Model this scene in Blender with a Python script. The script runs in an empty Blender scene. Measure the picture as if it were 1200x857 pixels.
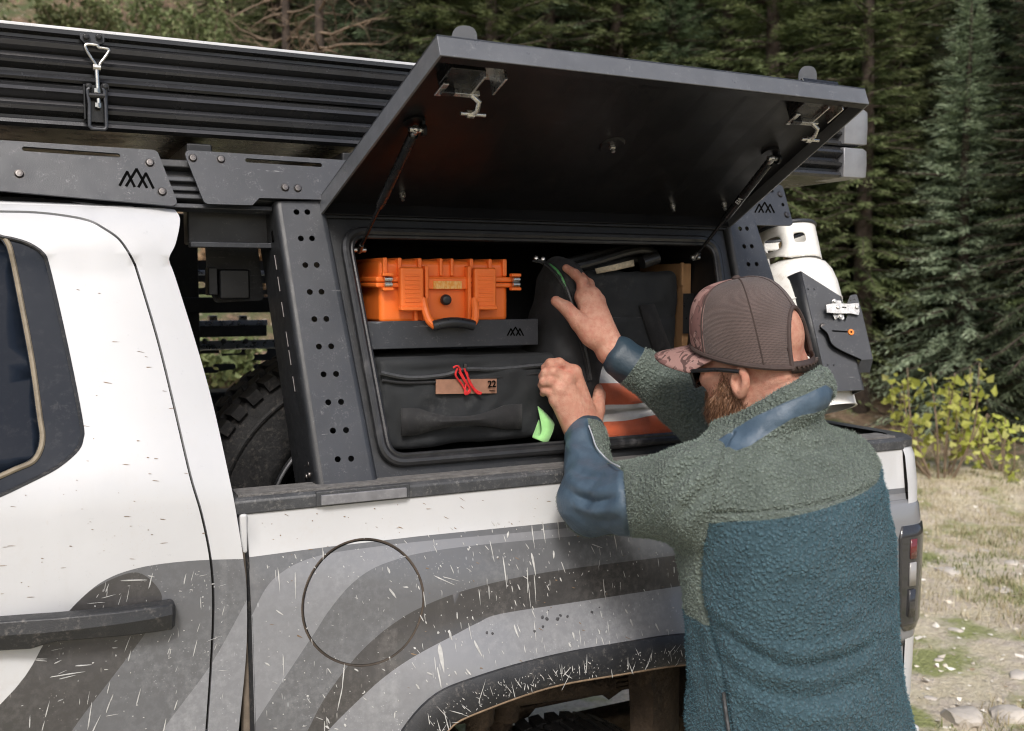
import bpy, bmesh, math, random
import numpy as np
from mathutils import Vector, Matrix, noise
from mathutils.geometry import delaunay_2d_cdt, tessellate_polygon

scene = bpy.context.scene
COL = scene.collection
rng = np.random.default_rng(7)
random.seed(7)
rad = math.radians

# ------------------------------------------------------------------ camera
CAM = np.array([0.0, -1.8, 1.8])
HEAD, PITCH, LENS = rad(26.0), rad(4.58), 35.0
cd = bpy.data.cameras.new('camera')
cd.lens = LENS; cd.sensor_width = 36.0; cd.clip_start = 0.05; cd.clip_end = 500
cd.dof.use_dof = True; cd.dof.focus_distance = 1.95; cd.dof.aperture_fstop = 5.6
cam = bpy.data.objects.new('camera', cd); COL.objects.link(cam)
cam.location = CAM; cam.rotation_euler = (rad(90) - PITCH, 0, -HEAD)
scene.camera = cam

# ------------------------------------------------------------------ sky, sun, exposure
SUN_EL, SUN_AZ = rad(46), rad(204)          # compass azimuth from +Y towards +X
w = bpy.data.worlds.new('World'); scene.world = w; w.use_nodes = True
wn = w.node_tree.nodes; wl = w.node_tree.links
bgn = wn['Background']
sky = wn.new('ShaderNodeTexSky'); sky.sky_type = 'NISHITA'; sky.sun_disc = False
sky.sun_elevation = SUN_EL; sky.sun_rotation = SUN_AZ
sky.air_density = 1.0; sky.dust_density = 4.0; sky.ozone_density = 1.0
wl.new(sky.outputs[0], bgn.inputs[0]); bgn.inputs[1].default_value = 0.095
sd = bpy.data.lights.new('sun', 'SUN'); sd.energy = 1.5; sd.angle = rad(14); sd.color = (1.0, 0.982, 0.955)
sun = bpy.data.objects.new('sun', sd); COL.objects.link(sun)
sdir = Vector((math.sin(SUN_AZ) * math.cos(SUN_EL), math.cos(SUN_AZ) * math.cos(SUN_EL), math.sin(SUN_EL)))
sun.rotation_euler = sdir.to_track_quat('Z', 'Y').to_euler(); sun.location = (0, 0, 20)
vs = scene.view_settings
vs.view_transform = 'Standard'; vs.look = 'None'; vs.exposure = 0.80; vs.gamma = 1.0; vs.use_curve_mapping = False
scene.render.engine = 'CYCLES'
scene.cycles.use_denoising = True; scene.cycles.filter_width = 1.1
scene.cycles.max_bounces = 6; scene.cycles.diffuse_bounces = 3; scene.cycles.glossy_bounces = 3
scene.cycles.transmission_bounces = 4; scene.cycles.transparent_max_bounces = 6
scene.cycles.caustics_reflective = False; scene.cycles.caustics_refractive = False

# ------------------------------------------------------------------ measuring: a photograph point to a place in the world
FP = 1200 * LENS / 36.0
_fw = np.array([math.sin(HEAD) * math.cos(PITCH), math.cos(HEAD) * math.cos(PITCH), -math.sin(PITCH)])
_rt = np.array([math.cos(HEAD), -math.sin(HEAD), 0.0])
_up = np.array([math.sin(HEAD) * math.sin(PITCH), math.cos(HEAD) * math.sin(PITCH), math.cos(PITCH)])
def ray(px, py): return _fw + _rt * (px - 600) / FP + _up * (428.5 - py) / FP
def at(px, py, Y):
    d = ray(px, py); return CAM + d * ((Y - CAM[1]) / d[1])
def atz(px, py, Z):
    d = ray(px, py); return CAM + d * ((Z - CAM[2]) / d[2])
def atg(px, py, g):
    y = 0.0
    for _ in range(12):
        p = at(px, py, y); y = 0.5 * y + 0.5 * g(p[0], p[2])
    return at(px, py, y)
TL = 0.33                                    # inward lean of the bed rack (tangent)
_n = math.hypot(1, TL)
RU, RV, RW = np.array([1., 0, 0]), np.array([0, TL / _n, 1 / _n]), np.array([0, -1 / _n, TL / _n])
RO = np.array([0, 0.06, 1.41])
def pp(px, py, wo=0.0):                      # onto the leaning rack plane, shifted outwards by wo: (u, v)
    d = ray(px, py); o = RO + RW * wo
    k = np.dot(o - CAM, RW) / np.dot(d, RW); p = CAM + d * k - RO
    return (float(p @ RU), float(p @ RV))
def rack(u, v, wo=0.0): return RO + RU * u + RV * v + RW * wo
def frame(o, eu, ev, ew):
    o, eu, ev, ew = map(np.asarray, (o, eu, ev, ew))
    return lambda u, v, q=0.0: o + eu * u + ev * v + ew * q

# ------------------------------------------------------------------ objects
ROOT = {}
def props(o, label=None, cat=None, group=None, kind=None):
    if label: o['label'] = label
    if cat: o['category'] = cat
    if group: o['group'] = group
    if kind: o['kind'] = kind
    return o
def thing(name, label, cat, loc=(0, 0, 0), group=None):
    o = bpy.data.objects.new(name, None); COL.objects.link(o)
    o.location = loc; o.empty_display_size = 0.1
    return props(o, label, cat, group)
def link(o, parent):
    COL.objects.link(o)
    if parent is not None:
        o.parent = parent
        if parent.parent is None and parent.type == 'EMPTY':
            o.location = -Vector(parent.location)
    return o
def mesh_data(name, vf, mats, smooth=False, sharp=None, mi=None):
    v, f = vf
    me = bpy.data.meshes.new(name)
    me.from_pydata([tuple(map(float, q)) for q in v], [], [tuple(map(int, q)) for q in f])
    if not isinstance(mats, (list, tuple)): mats = [mats]
    for m in mats: me.materials.append(m)
    if mi is not None: me.polygons.foreach_set('material_index', np.asarray(mi, dtype=np.int32))
    if smooth:
        me.shade_smooth()
        if sharp: me.set_sharp_from_angle(angle=rad(sharp))
    me.update()
    return me
def fixn(me):
    b = bmesh.new(); b.from_mesh(me); bmesh.ops.recalc_face_normals(b, faces=b.faces); b.to_mesh(me); b.free()
def obj(name, vf, mats, parent=None, smooth=False, sharp=35, bevel=0, seg=2, mi=None, fix=False, label=None, solid=0, sub=0):
    me = mesh_data(name, vf, mats, smooth, sharp, mi)
    if fix: fixn(me)
    o = bpy.data.objects.new(name, me); link(o, parent)
    if solid:
        m = o.modifiers.new('solid', 'SOLIDIFY'); m.thickness = solid; m.offset = -1
    if sub:
        m = o.modifiers.new('sub', 'SUBSURF'); m.levels = sub; m.render_levels = sub
    if bevel:
        m = o.modifiers.new('bevel', 'BEVEL'); m.width = bevel; m.segments = seg; m.limit_method = 'ANGLE'; m.angle_limit = rad(40)
        if not smooth:
            me.shade_smooth()
            m.harden_normals = True
    if label: o['label'] = label
    return o
def copy_tree(o, parent=None):
    c = o.copy(); COL.objects.link(c); c.parent = parent
    for ch in list(o.children): copy_tree(ch, c)
    return c

# ------------------------------------------------------------------ shapes: every one returns (verts, faces)
def merge(*vfs):
    V, F_ = [], []
    for v, f in vfs:
        n = len(V); V.extend(list(map(tuple, v))); F_.extend([tuple(i + n for i in q) for q in f])
    return V, F_
def box(c, s, ex=(1, 0, 0), ey=(0, 1, 0), ez=(0, 0, 1)):
    c, ex, ey, ez = map(np.asarray, (c, ex, ey, ez)); v = []
    for i in (-.5, .5):
        for j in (-.5, .5):
            for k in (-.5, .5): v.append(c + ex * s[0] * i + ey * s[1] * j + ez * s[2] * k)
    return v, [(0, 1, 3, 2), (4, 6, 7, 5), (0, 4, 5, 1), (2, 3, 7, 6), (0, 2, 6, 4), (1, 5, 7, 3)]
def bb(x0, x1, y0, y1, z0, z1):
    return box(((x0 + x1) / 2, (y0 + y1) / 2, (z0 + z1) / 2), (x1 - x0, y1 - y0, z1 - z0))
def rbox(u0, u1, v0, v1, w0, w1, fr):       # box in a frame
    v = [fr(u, vv, q) for u in (u0, u1) for vv in (v0, v1) for q in (w0, w1)]
    return v, [(0, 1, 3, 2), (4, 6, 7, 5), (0, 4, 5, 1), (2, 3, 7, 6), (0, 2, 6, 4), (1, 5, 7, 3)]
def perp(d):
    d = np.asarray(d, float); d = d / np.linalg.norm(d)
    a = np.array([0, 0, 1.]) if abs(d[2]) < .9 else np.array([1., 0, 0])
    e = np.cross(d, a); e /= np.linalg.norm(e); return d, e, np.cross(d, e)
def cyl(p0, p1, r0, r1=None, n=16, cap=True):
    p0, p1 = np.asarray(p0, float), np.asarray(p1, float); r1 = r0 if r1 is None else r1
    d, e, g = perp(p1 - p0); v = []
    for p, r in ((p0, r0), (p1, r1)):
        for i in range(n):
            a = 2 * math.pi * i / n; v.append(p + (e * math.cos(a) + g * math.sin(a)) * r)
    f = [(i, (i + 1) % n, n + (i + 1) % n, n + i) for i in range(n)]
    if cap: f += [tuple(range(n))[::-1], tuple(range(n, 2 * n))]
    return v, f
def lathe(prof, o, axis, n=32, a0=0.0, a1=2 * math.pi):  # prof: (radius, height) list
    d, e, g = perp(axis); o = np.asarray(o, float); v, f = [], []
    full = abs(a1 - a0) > 6.28; m = n if full else n + 1
    for r, h in prof:
        for i in range(m):
            a = a0 + (a1 - a0) * i / n; v.append(o + d * h + (e * math.cos(a) + g * math.sin(a)) * r)
    for j in range(len(prof) - 1):
        for i in range(n):
            k = (i + 1) % m; f.append((j * m + i, j * m + k, (j + 1) * m + k, (j + 1) * m + i))
    return v, f
def tube(path, r, n=8, closed=False, cap=True, flat=1.0, upv=None):
    P = [np.asarray(p, float) for p in path]; m = len(P); v, f = [], []
    rr = r if hasattr(r, '__len__') else [r] * m
    pe = None
    for i in range(m):
        t = (P[(i + 1) % m] - P[i - 1]) if closed else (P[min(i + 1, m - 1)] - P[max(i - 1, 0)])
        t = t / (np.linalg.norm(t) + 1e-12)
        if upv is not None: e = np.cross(t, upv)
        elif pe is None: e = perp(t)[1]
        else: e = pe - t * (pe @ t)
        e = e / (np.linalg.norm(e) + 1e-12); pe = e; g = np.cross(t, e)
        for k in range(n):
            a = 2 * math.pi * k / n; v.append(P[i] + (e * math.cos(a) + g * math.sin(a) * flat) * rr[i])
    for i in range(m if closed else m - 1):
        j = (i + 1) % m
        for k in range(n): f.append((i * n + k, i * n + (k + 1) % n, j * n + (k + 1) % n, j * n + k))
    if cap and not closed: f += [tuple(range(n))[::-1], tuple(range((m - 1) * n, m * n))]
    return v, f
def loft(rings, closed=True, cap=True):
    n = len(rings[0]); v = [p for r in rings for p in r]; f = []
    for i in range(len(rings) - 1):
        for k in range(n if closed else n - 1):
            f.append((i * n + k, i * n + (k + 1) % n, (i + 1) * n + (k + 1) % n, (i + 1) * n + k))
    if cap and closed: f += [tuple(range(n))[::-1], tuple(range((len(rings) - 1) * n, len(rings) * n))]
    return v, f
def spline(pts, n=8, closed=False):          # Catmull-Rom through the points
    P = [np.asarray(p, float) for p in pts]; m = len(P); out = []
    for i in range(m if closed else m - 1):
        if closed: a, b, c, d = P[i - 1], P[i], P[(i + 1) % m], P[(i + 2) % m]
        else: a, b, c, d = P[max(i - 1, 0)], P[i], P[i + 1], P[min(i + 2, m - 1)]
        for k in range(n):
            t = k / n
            out.append(.5 * (2 * b + (c - a) * t + (2 * a - 5 * b + 4 * c - d) * t * t + (3 * b - a - 3 * c + d) * t ** 3))
    if not closed: out.append(P[-1])
    return out
def rrect(corners, r, n=6):                  # polygon with rounded corners
    P = [np.asarray(c, float) for c in corners]; m = len(P); out = []
    rr = r if hasattr(r, '__len__') else [r] * m
    for i in range(m):
        a, b, c = P[i - 1], P[i], P[(i + 1) % m]
        da, dc = (a - b) / np.linalg.norm(a - b), (c - b) / np.linalg.norm(c - b)
        if rr[i] <= 0: out.append(b); continue
        h = math.acos(max(-1, min(1, da @ dc))) / 2; L = rr[i] / math.tan(h)
        p0, p1 = b + da * L, b + dc * L
        for k in range(n + 1):
            t = k / n; out.append((1 - t) ** 2 * p0 + 2 * t * (1 - t) * b + t * t * p1)
    return out
def circle(u, v, r, n=12): return [(u + r * math.cos(2 * math.pi * i / n), v + r * math.sin(2 * math.pi * i / n)) for i in range(n)]
def slot(u0, v0, u1, v1, r, n=6):
    a = math.atan2(v1 - v0, u1 - u0); o = []
    for i in range(n + 1):
        b = a - math.pi / 2 + math.pi * i / n; o.append((u1 + r * math.cos(b), v1 + r * math.sin(b)))
    for i in range(n + 1):
        b = a + math.pi / 2 + math.pi * i / n; o.append((u0 + r * math.cos(b), v0 + r * math.sin(b)))
    return o
def plate(outline, holes, t, fr):            # flat plate with real holes; front at q=0, back at q=-t
    loops = [outline] + list(holes); flat = [tuple(map(float, p)) for l in loops for p in l]; n = len(flat)
    tr = tessellate_polygon([[Vector((p[0], p[1], 0)) for p in l] for l in loops])
    v = [fr(p[0], p[1], 0) for p in flat] + [fr(p[0], p[1], -t) for p in flat]; f = []
    for a, b, c in tr:
        s = (flat[b][0] - flat[a][0]) * (flat[c][1] - flat[a][1]) - (flat[c][0] - flat[a][0]) * (flat[b][1] - flat[a][1])
        if s < 0: a, b = b, a
        f.append((a, b, c)); f.append((n + c, n + b, n + a))
    k = 0
    for l in loops:
        m = len(l)
        for i in range(m): a, b = k + i, k + (i + 1) % m; f.append((a, b, n + b, n + a))
        k += m
    return v, f
def inpoly(poly, x, y):
    poly = np.asarray(poly, float)[:, :2]; x0, y0 = poly[:, 0], poly[:, 1]; x1, y1 = np.roll(x0, -1), np.roll(y0, -1)
    x, y = np.asarray(x)[..., None], np.asarray(y)[..., None]
    c = ((y0 > y) != (y1 > y)) & (x < (x1 - x0) * (y - y0) / (y1 - y0 + 1e-15) + x0)
    return (c.sum(-1) % 2) == 1
def skin_panel(outline, curves, g, step):    # triangulated curved sheet y = g(x, z); returns verts, tris, centroids
    V, E_ = [], []
    def add(l, closed):
        n = len(V); V.extend([(float(p[0]), float(p[1])) for p in l]); m = len(l)
        E_.extend([(n + i, n + (i + 1) % m) for i in range(m if closed else m - 1)])
    add(outline, True)
    for c, cl in curves: add(c, cl)
    o = np.asarray(outline)[:, :2]
    gx = np.arange(o[:, 0].min(), o[:, 0].max(), step); gz = np.arange(o[:, 1].min(), o[:, 1].max(), step)
    X, Z = np.meshgrid(gx, gz); X = X + rng.uniform(-.1, .1, X.shape) * step; Z = Z + rng.uniform(-.1, .1, Z.shape) * step
    k = inpoly(outline, X.ravel(), Z.ravel())
    V.extend([(float(a), float(b)) for a, b in zip(X.ravel()[k], Z.ravel()[k])])
    r = delaunay_2d_cdt([Vector(p) for p in V], E_, [], 0, 1e-6)
    v2 = np.array([tuple(p) for p in r[0]]); tr = np.array(r[2]); c = v2[tr].mean(1)
    k = inpoly(outline, c[:, 0], c[:, 1]); tr, c = tr[k], c[k]
    v3 = [(p[0], g(p[0], p[1]), p[1]) for p in v2]
    return v3, tr, c
def sub_mesh(v, f):                          # keep the used vertices only
    f = np.asarray(f); used = np.unique(f); mp = {int(u): i for i, u in enumerate(used)}
    return [v[int(u)] for u in used], [tuple(mp[int(i)] for i in q) for q in f]

# ------------------------------------------------------------------ signed distance modelling (smooth bodies, cloth)
def seg(P, a, b, ra, rb):
    a, b = np.asarray(a, np.float32), np.asarray(b, np.float32); d = b - a
    t = np.clip((P - a) @ d / max(d @ d, 1e-9), 0, 1)
    return np.linalg.norm(P - a - t[:, None] * d, axis=1) - (ra + (rb - ra) * t)
def chain(P, pts, rs, k=0.0):
    d = None
    for i in range(len(pts) - 1):
        q = seg(P, pts[i], pts[i + 1], rs[i], rs[i + 1]); d = q if d is None else smin(d, q, k)
    return d
def ell(P, c, r, R=None):
    q = P - np.asarray(c, np.float32)
    if R is not None: q = q @ np.asarray(R, np.float32).T
    r = np.asarray(r, np.float32); k0 = np.linalg.norm(q / r, axis=1); k1 = np.linalg.norm(q / (r * r), axis=1)
    return k0 * (k0 - 1) / (k1 + 1e-9)
def rbx(P, c, h, r, R=None):
    q = P - np.asarray(c, np.float32)
    if R is not None: q = q @ np.asarray(R, np.float32).T
    q = np.abs(q) - (np.asarray(h, np.float32) - r)
    return np.linalg.norm(np.maximum(q, 0), axis=1) + np.minimum(q.max(1), 0) - r
def smin(a, b, k):
    if k <= 0: return np.minimum(a, b)
    h = np.clip(.5 + .5 * (b - a) / k, 0, 1); return b + (a - b) * h - k * h * (1 - h)
def smax(a, b, k): return -smin(-a, -b, k)
def nets(fn, lo, hi, h, block=4):            # surface nets over a narrow band
    lo, hi = np.asarray(lo, float), np.asarray(hi, float)
    nb = np.ceil((hi - lo) / (h * block)).astype(int); n = nb * block + 1
    cx = [lo[i] + (np.arange(nb[i]) + .5) * h * block for i in range(3)]
    G = np.stack(np.meshgrid(*cx, indexing='ij'), -1).reshape(-1, 3).astype(np.float32)
    dc = fn(G).reshape(nb); near = np.abs(dc) < h * block * 1.6
    D = np.ones(n, np.float32)
    D[:-1, :-1, :-1] = np.repeat(np.repeat(np.repeat(np.where(dc < 0, -1., 1.).astype(np.float32), block, 0), block, 1), block, 2)
    m = np.zeros(n, bool); m[:-1, :-1, :-1] = np.repeat(np.repeat(np.repeat(near, block, 0), block, 1), block, 2)
    for a in range(3): m |= np.roll(m, 1, a)
    idx = np.argwhere(m); P = (lo + idx * h).astype(np.float32)
    out = np.empty(len(P), np.float32)
    for s in range(0, len(P), 400000): out[s:s + 400000] = fn(P[s:s + 400000])
    D[tuple(idx.T)] = out
    S = D < 0; C_ = np.zeros(np.array(n) - 1, np.int8)
    for i in (0, 1):
        for j in (0, 1):
            for k in (0, 1): C_ += S[i:n[0] - 1 + i, j:n[1] - 1 + j, k:n[2] - 1 + k]
    cells = np.argwhere((C_ > 0) & (C_ < 8)); ids = -np.ones(C_.shape, np.int32); ids[tuple(cells.T)] = np.arange(len(cells))
    acc = np.zeros((len(cells), 3)); cnt = np.zeros(len(cells)); co = [(i, j, k) for i in (0, 1) for j in (0, 1) for k in (0, 1)]
    for a in co:
        for ax in range(3):
            if a[ax]: continue
            b = list(a); b[ax] = 1
            da, db = D[tuple((cells + a).T)], D[tuple((cells + b).T)]; x = (da < 0) != (db < 0)
            t = np.where(x, da / (da - db + 1e-12), 0); p = np.tile(np.array(a, float), (len(cells), 1)); p[:, ax] += t
            acc[x] += p[x]; cnt[x] += 1
    V = lo + (cells + acc / cnt[:, None]) * h
    Fs = []
    for ax in range(3):
        u, v = (ax + 1) % 3, (ax + 2) % 3
        sl0 = [slice(1, -1)] * 3; sl0[ax] = slice(0, -1); sl1 = [slice(1, -1)] * 3; sl1[ax] = slice(1, None)
        a, b = S[tuple(sl0)], S[tuple(sl1)]
        for flip in (0, 1):
            e = np.argwhere((a & ~b) if flip == 0 else (~a & b))
            if not len(e): continue
            off = np.ones(3, int); off[ax] = 0; e = e + off
            du, dv = np.eye(3, dtype=int)[u], np.eye(3, dtype=int)[v]
            q = np.stack([ids[tuple((e - du - dv).T)], ids[tuple((e - dv).T)], ids[tuple(e.T)], ids[tuple((e - du).T)]], 1)
            Fs.append(q if flip == 0 else q[:, ::-1])
    return V, np.concatenate(Fs)
def relax(V, Fq, it=2, lam=.5):
    n = len(V); e = np.concatenate([Fq[:, [0, 1]], Fq[:, [1, 2]], Fq[:, [2, 3]], Fq[:, [3, 0]]])
    for _ in range(it):
        s = np.zeros_like(V); c = np.zeros(n)
        for k in range(3): s[:, k] = np.bincount(e[:, 0], V[e[:, 1], k], n) + np.bincount(e[:, 1], V[e[:, 0], k], n)
        c = np.bincount(e[:, 0], minlength=n) + np.bincount(e[:, 1], minlength=n)
        V = V + lam * (s / np.maximum(c, 1)[:, None] - V)
    return V
def vnormals(V, Fq):
    N = np.cross(V[Fq[:, 2]] - V[Fq[:, 0]], V[Fq[:, 3]] - V[Fq[:, 1]]); out = np.zeros_like(V)
    for k in range(4):
        for c in range(3): out[:, c] += np.bincount(Fq[:, k], N[:, c], len(V))
    return out / (np.linalg.norm(out, axis=1)[:, None] + 1e-12)
_lat = rng.uniform(-1, 1, (32, 32, 32)).astype(np.float32)
def vnoise(P):                               # smooth value noise, -1..1
    i = np.floor(P).astype(int); f = P - i; f = f * f * (3 - 2 * f); r = 0
    for a in (0, 1):
        for b in (0, 1):
            for c in (0, 1):
                wgt = (f[:, 0] if a else 1 - f[:, 0]) * (f[:, 1] if b else 1 - f[:, 1]) * (f[:, 2] if c else 1 - f[:, 2])
                r = r + wgt * _lat[(i[:, 0] + a) % 32, (i[:, 1] + b) % 32, (i[:, 2] + c) % 32]
    return r
def big_mesh(name, V, Fq, mats, attrs=None):
    me = bpy.data.meshes.new(name); me.vertices.add(len(V)); me.vertices.foreach_set('co', np.asarray(V, np.float32).ravel())
    k = Fq.shape[1]; me.loops.add(Fq.size); me.loops.foreach_set('vertex_index', Fq.astype(np.int32).ravel())
    me.polygons.add(len(Fq)); me.polygons.foreach_set('loop_start', np.arange(0, Fq.size, k, dtype=np.int32))
    me.update(calc_edges=True); me.validate()
    if not isinstance(mats, (list, tuple)): mats = [mats]
    for m in mats: me.materials.append(m)
    for n_, a in (attrs or {}).items():
        at_ = me.attributes.new(n_, 'FLOAT', 'POINT'); at_.data.foreach_set('value', np.asarray(a, np.float32))
    me.shade_smooth(); return me
def sdf_obj(name, fn, lo, hi, h, mats, parent=None, it=2, disp=None, attrs=None):
    V, Fq = nets(fn, lo, hi, h); V = relax(V, Fq, it)
    if disp is not None:
        N = vnormals(V, Fq); V = V + N * disp(V, N)[:, None]
    me = big_mesh(name, V, Fq, mats, attrs(V) if attrs else None)
    o = bpy.data.objects.new(name, me); link(o, parent); return o

# ------------------------------------------------------------------ materials
class NT:
    def __init__(s, name):
        s.m = bpy.data.materials.new(name); s.m.use_nodes = True; s.t = s.m.node_tree; s.b = s.t.nodes['Principled BSDF']
        s.tc = s.n('TexCoord')
    def n(s, kind, **kw):
        x = s.t.nodes.new('ShaderNode' + kind)
        for k, v in kw.items():
            if k.startswith('i_'):
                s.set(x.inputs[k[2:].replace('_', ' ')], v)
            else: setattr(x, k, v)
        return x
    def set(s, inp, v):
        if hasattr(v, 'is_linked') or isinstance(v, bpy.types.NodeSocket): s.t.links.new(v, inp)
        else: inp.default_value = v
    def obj(s, scale=(1, 1, 1), rot=(0, 0, 0)):
        mp = s.n('Mapping'); s.t.links.new(s.tc.outputs['Object'], mp.inputs[0])
        mp.inputs['Scale'].default_value = scale; mp.inputs['Rotation'].default_value = rot; return mp.outputs[0]
    def noise(s, sc, det=4, rough=.55, vec=None, dist=0):
        x = s.n('TexNoise'); s.t.links.new(vec or s.tc.outputs['Object'], x.inputs['Vector'])
        x.inputs['Scale'].default_value = sc; x.inputs['Detail'].default_value = det; x.inputs['Roughness'].default_value = rough
        x.inputs['Distortion'].default_value = dist; return x.outputs['Fac']
    def voro(s, sc, feat='F1', vec=None, rnd=1.0, out='Distance'):
        x = s.n('TexVoronoi', feature=feat); s.t.links.new(vec or s.tc.outputs['Object'], x.inputs['Vector'])
        x.inputs['Scale'].default_value = sc; x.inputs['Randomness'].default_value = rnd; return x.outputs[out]
    def ramp(s, fac, stops):
        x = s.n('ValToRGB'); s.t.links.new(fac, x.inputs[0]); e = x.color_ramp.elements
        while len(e) < len(stops): e.new(.5)
        for q, (p, c) in zip(e, stops):
            q.position = p; q.color = (*c, 1) if len(c) == 3 else c
        return x.outputs[0]
    def rng(s, v, a, b, c=0, d=1):
        x = s.n('MapRange'); s.set(x.inputs[0], v)
        for i, q in enumerate((a, b, c, d)): x.inputs[i + 1].default_value = q
        return x.outputs[0]
    def math(s, op, a, b=0.0):
        x = s.n('Math', operation=op); s.set(x.inputs[0], a); s.set(x.inputs[1], b); return x.outputs[0]
    def mix(s, fac, a, b):
        x = s.n('Mix', data_type='RGBA'); s.set(x.inputs[0], fac)
        for i, q in ((6, a), (7, b)):
            if isinstance(q, (tuple, list)): x.inputs[i].default_value = (*q[:3], 1)
            else: s.t.links.new(q, x.inputs[i])
        return x.outputs[2]
    def bump(s, h, dist, strength=1.0, prev=None):
        x = s.n('Bump'); s.t.links.new(h, x.inputs['Height']); x.inputs['Distance'].default_value = dist; x.inputs['Strength'].default_value = strength
        if prev is not None: s.t.links.new(prev, x.inputs['Normal'])
        return x.outputs[0]
    def out(s, col=None, rough=None, metal=None, normal=None, **kw):
        for k, v in (('Base Color', col), ('Roughness', rough), ('Metallic', metal), ('Normal', normal)):
            if v is None: continue
            if isinstance(v, (tuple, list)): s.b.inputs[k].default_value = (*v[:3], 1)
            else: s.set(s.b.inputs[k], v)
        for k, v in kw.items(): s.set(s.b.inputs[k.replace('_', ' ')], v)
        return s.m
def sc3(c, k): return tuple(min(1, x * k) for x in c)
def pm(name, col, rough=.5, metal=0.0, var=.15, vs_=12, bump=0.0, bs=300, dirt=None, rv=.1, coat=0.0, spec=.5, scratch=0):
    t = NT(name); a = t.noise(vs_, 5)
    c = t.mix(t.rng(a, .3, .7), sc3(col, 1 - var), sc3(col, 1 + var))
    if dirt:
        dc, amt, ds = dirt; d = t.noise(ds, 8, .7)
        pt_ = t.noise(ds * .22, 4, .6); k_ = t.math('MULTIPLY', t.rng(d, .50, .70), t.rng(pt_, .58 - amt * .4, .82 - amt * .3)); c = t.mix(t.math('MULTIPLY', k_, .65), c, dc)
    if scratch:
        s1 = t.noise(9, 3, .6, t.obj((1, 1, 14), (.5, .6, .3))); s2 = t.noise(40, 4, .7)
        k = t.math('MULTIPLY', t.rng(s1, .66, .72), t.rng(s2, .5, .7)); c = t.mix(t.math('MULTIPLY', k, scratch), c, (.5, .5, .5))
    nrm = t.bump(t.noise(bs, 4), bump) if bump else None
    return t.out(c, t.rng(t.noise(vs_ * 3, 5), .3, .7, max(.02, rough - rv), min(1, rough + rv)), metal, nrm,
                 Coat_Weight=coat, Specular_IOR_Level=spec)
# ------------------------------------------------------------------ material library
def paint(name, col, rough=.32, dust=(.42, .38, .33), amt=.25, metal=0.0):
    t = NT(name)
    big = t.noise(3.5, 4); fine = t.noise(70, 8, .75); streak = t.noise(14, 6, .65, t.obj((1, 1, .12)))
    c = t.mix(t.rng(big, .35, .7), sc3(col, .95), sc3(col, 1.04))
    # road dust: fine specks, gathered in soft patches and thin runs, thicker towards the sills
    sep = t.n('SeparateXYZ'); t.t.links.new(t.tc.outputs['Object'], sep.inputs[0])
    low = t.rng(sep.outputs[2], 1.55, .95, .25, 1.0)
    patch = t.math('MULTIPLY', t.rng(t.noise(5, 5, .6), .38, .72), t.rng(fine, .44, .66))
    run = t.math('MULTIPLY', t.rng(streak, .56, .74), t.rng(t.noise(35, 5, .7), .4, .62))
    k = t.math('MULTIPLY', t.math('ADD', patch, run), low)
    c = t.mix(t.math('MULTIPLY', t.math('MINIMUM', k, 1.0), amt), c, dust)
    v1 = t.voro(150); v2 = t.voro(75, vec=t.obj((1, 1, .35), (0, .5, 0))); sp_ = t.math('MAXIMUM', t.math('MULTIPLY', t.rng(v1, .20, .12), t.rng(t.noise(9, 4, .65), .50, .64)), t.math('MULTIPLY', t.rng(v2, .14, .09), t.rng(t.noise(7, 4, .6), .52, .66)))
    c = t.mix(t.math('MULTIPLY', t.math('MULTIPLY', sp_, low), min(1, amt * 1.5)), c, sc3(dust, 1.25))
    r = t.rng(fine, .3, .7, rough - .06, rough + .22)
    n = t.bump(t.noise(6, 2), .0006)
    return t.out(c, r, metal, n, Coat_Weight=t.rng(fine, .35, .7, .85, .25), Coat_Roughness=t.rng(fine, .35, .7, .04, .22))
M = {}
M['white'] = paint('white_paint', (.535, .54, .55), .30, (.36, .31, .25), .34)
M['lgrey'] = paint('light_grey_decal', (.205, .21, .225), .34, (.42, .43, .44), .45)
M['mgrey'] = paint('mid_grey_decal', (.115, .118, .126), .34, (.38, .39, .40), .42)
M['dgrey'] = paint('dark_grey_decal', (.050, .048, .048), .38, (.26, .245, .23), .42)
M['plastic'] = pm('black_trim_plastic', (.020, .021, .023), .45, 0, .25, 15, .0004, 500, dirt=((.22, .20, .18), .35, 140))
M['flare'] = pm('dusty_flare_plastic', (.020, .021, .024), .45, 0, .3, 15, .0005, 400, dirt=((.22, .20, .18), .35, 150))
M['rail'] = pm('bed_rail_plastic', (.045, .047, .051), .5, 0, .25, 20, .0006, 350, dirt=((.3, .29, .27), .5, 160))
M['railtop'] = pm('bed_rail_grip', (.14, .135, .13), .8, 0, .3, 60, .003, 260)
M['gap'] = pm('black_gap', (.008, .008, .008), .9)
M['seal_tan'] = pm('dusty_door_seal', (.13, .105, .08), .8, 0, .3, 40, .0006, 300)
M['steel_blk'] = pm('black_powder_coat', (.016, .017, .019), .38, 0, .2, 10, .0004, 900, dirt=((.20, .20, .20), .12, 260), scratch=.25)
M['steel_gry'] = pm('grey_black_powder_coat', (.034, .037, .044), .38, 0, .18, 8, .0004, 900, dirt=((.30, .30, .30), .16, 260), scratch=.5)
M['inside'] = pm('box_inner_coat', (.014, .0145, .016), .5, 0, .3, 8, .0004, 700)
M['rubber'] = pm('rubber_seal', (.016, .0165, .018), .40, 0, .25, 20, .0004, 300, dirt=((.16, .15, .15), .2, 40))
M['zinc'] = pm('zinc_hardware', (.58, .57, .54), .3, 1.0, .2, 60, .0002, 500, dirt=((.25, .22, .18), .2, 80))
M['bolt'] = pm('bolt_steel', (.14, .13, .125), .42, 1.0, .25, 80)
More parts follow.
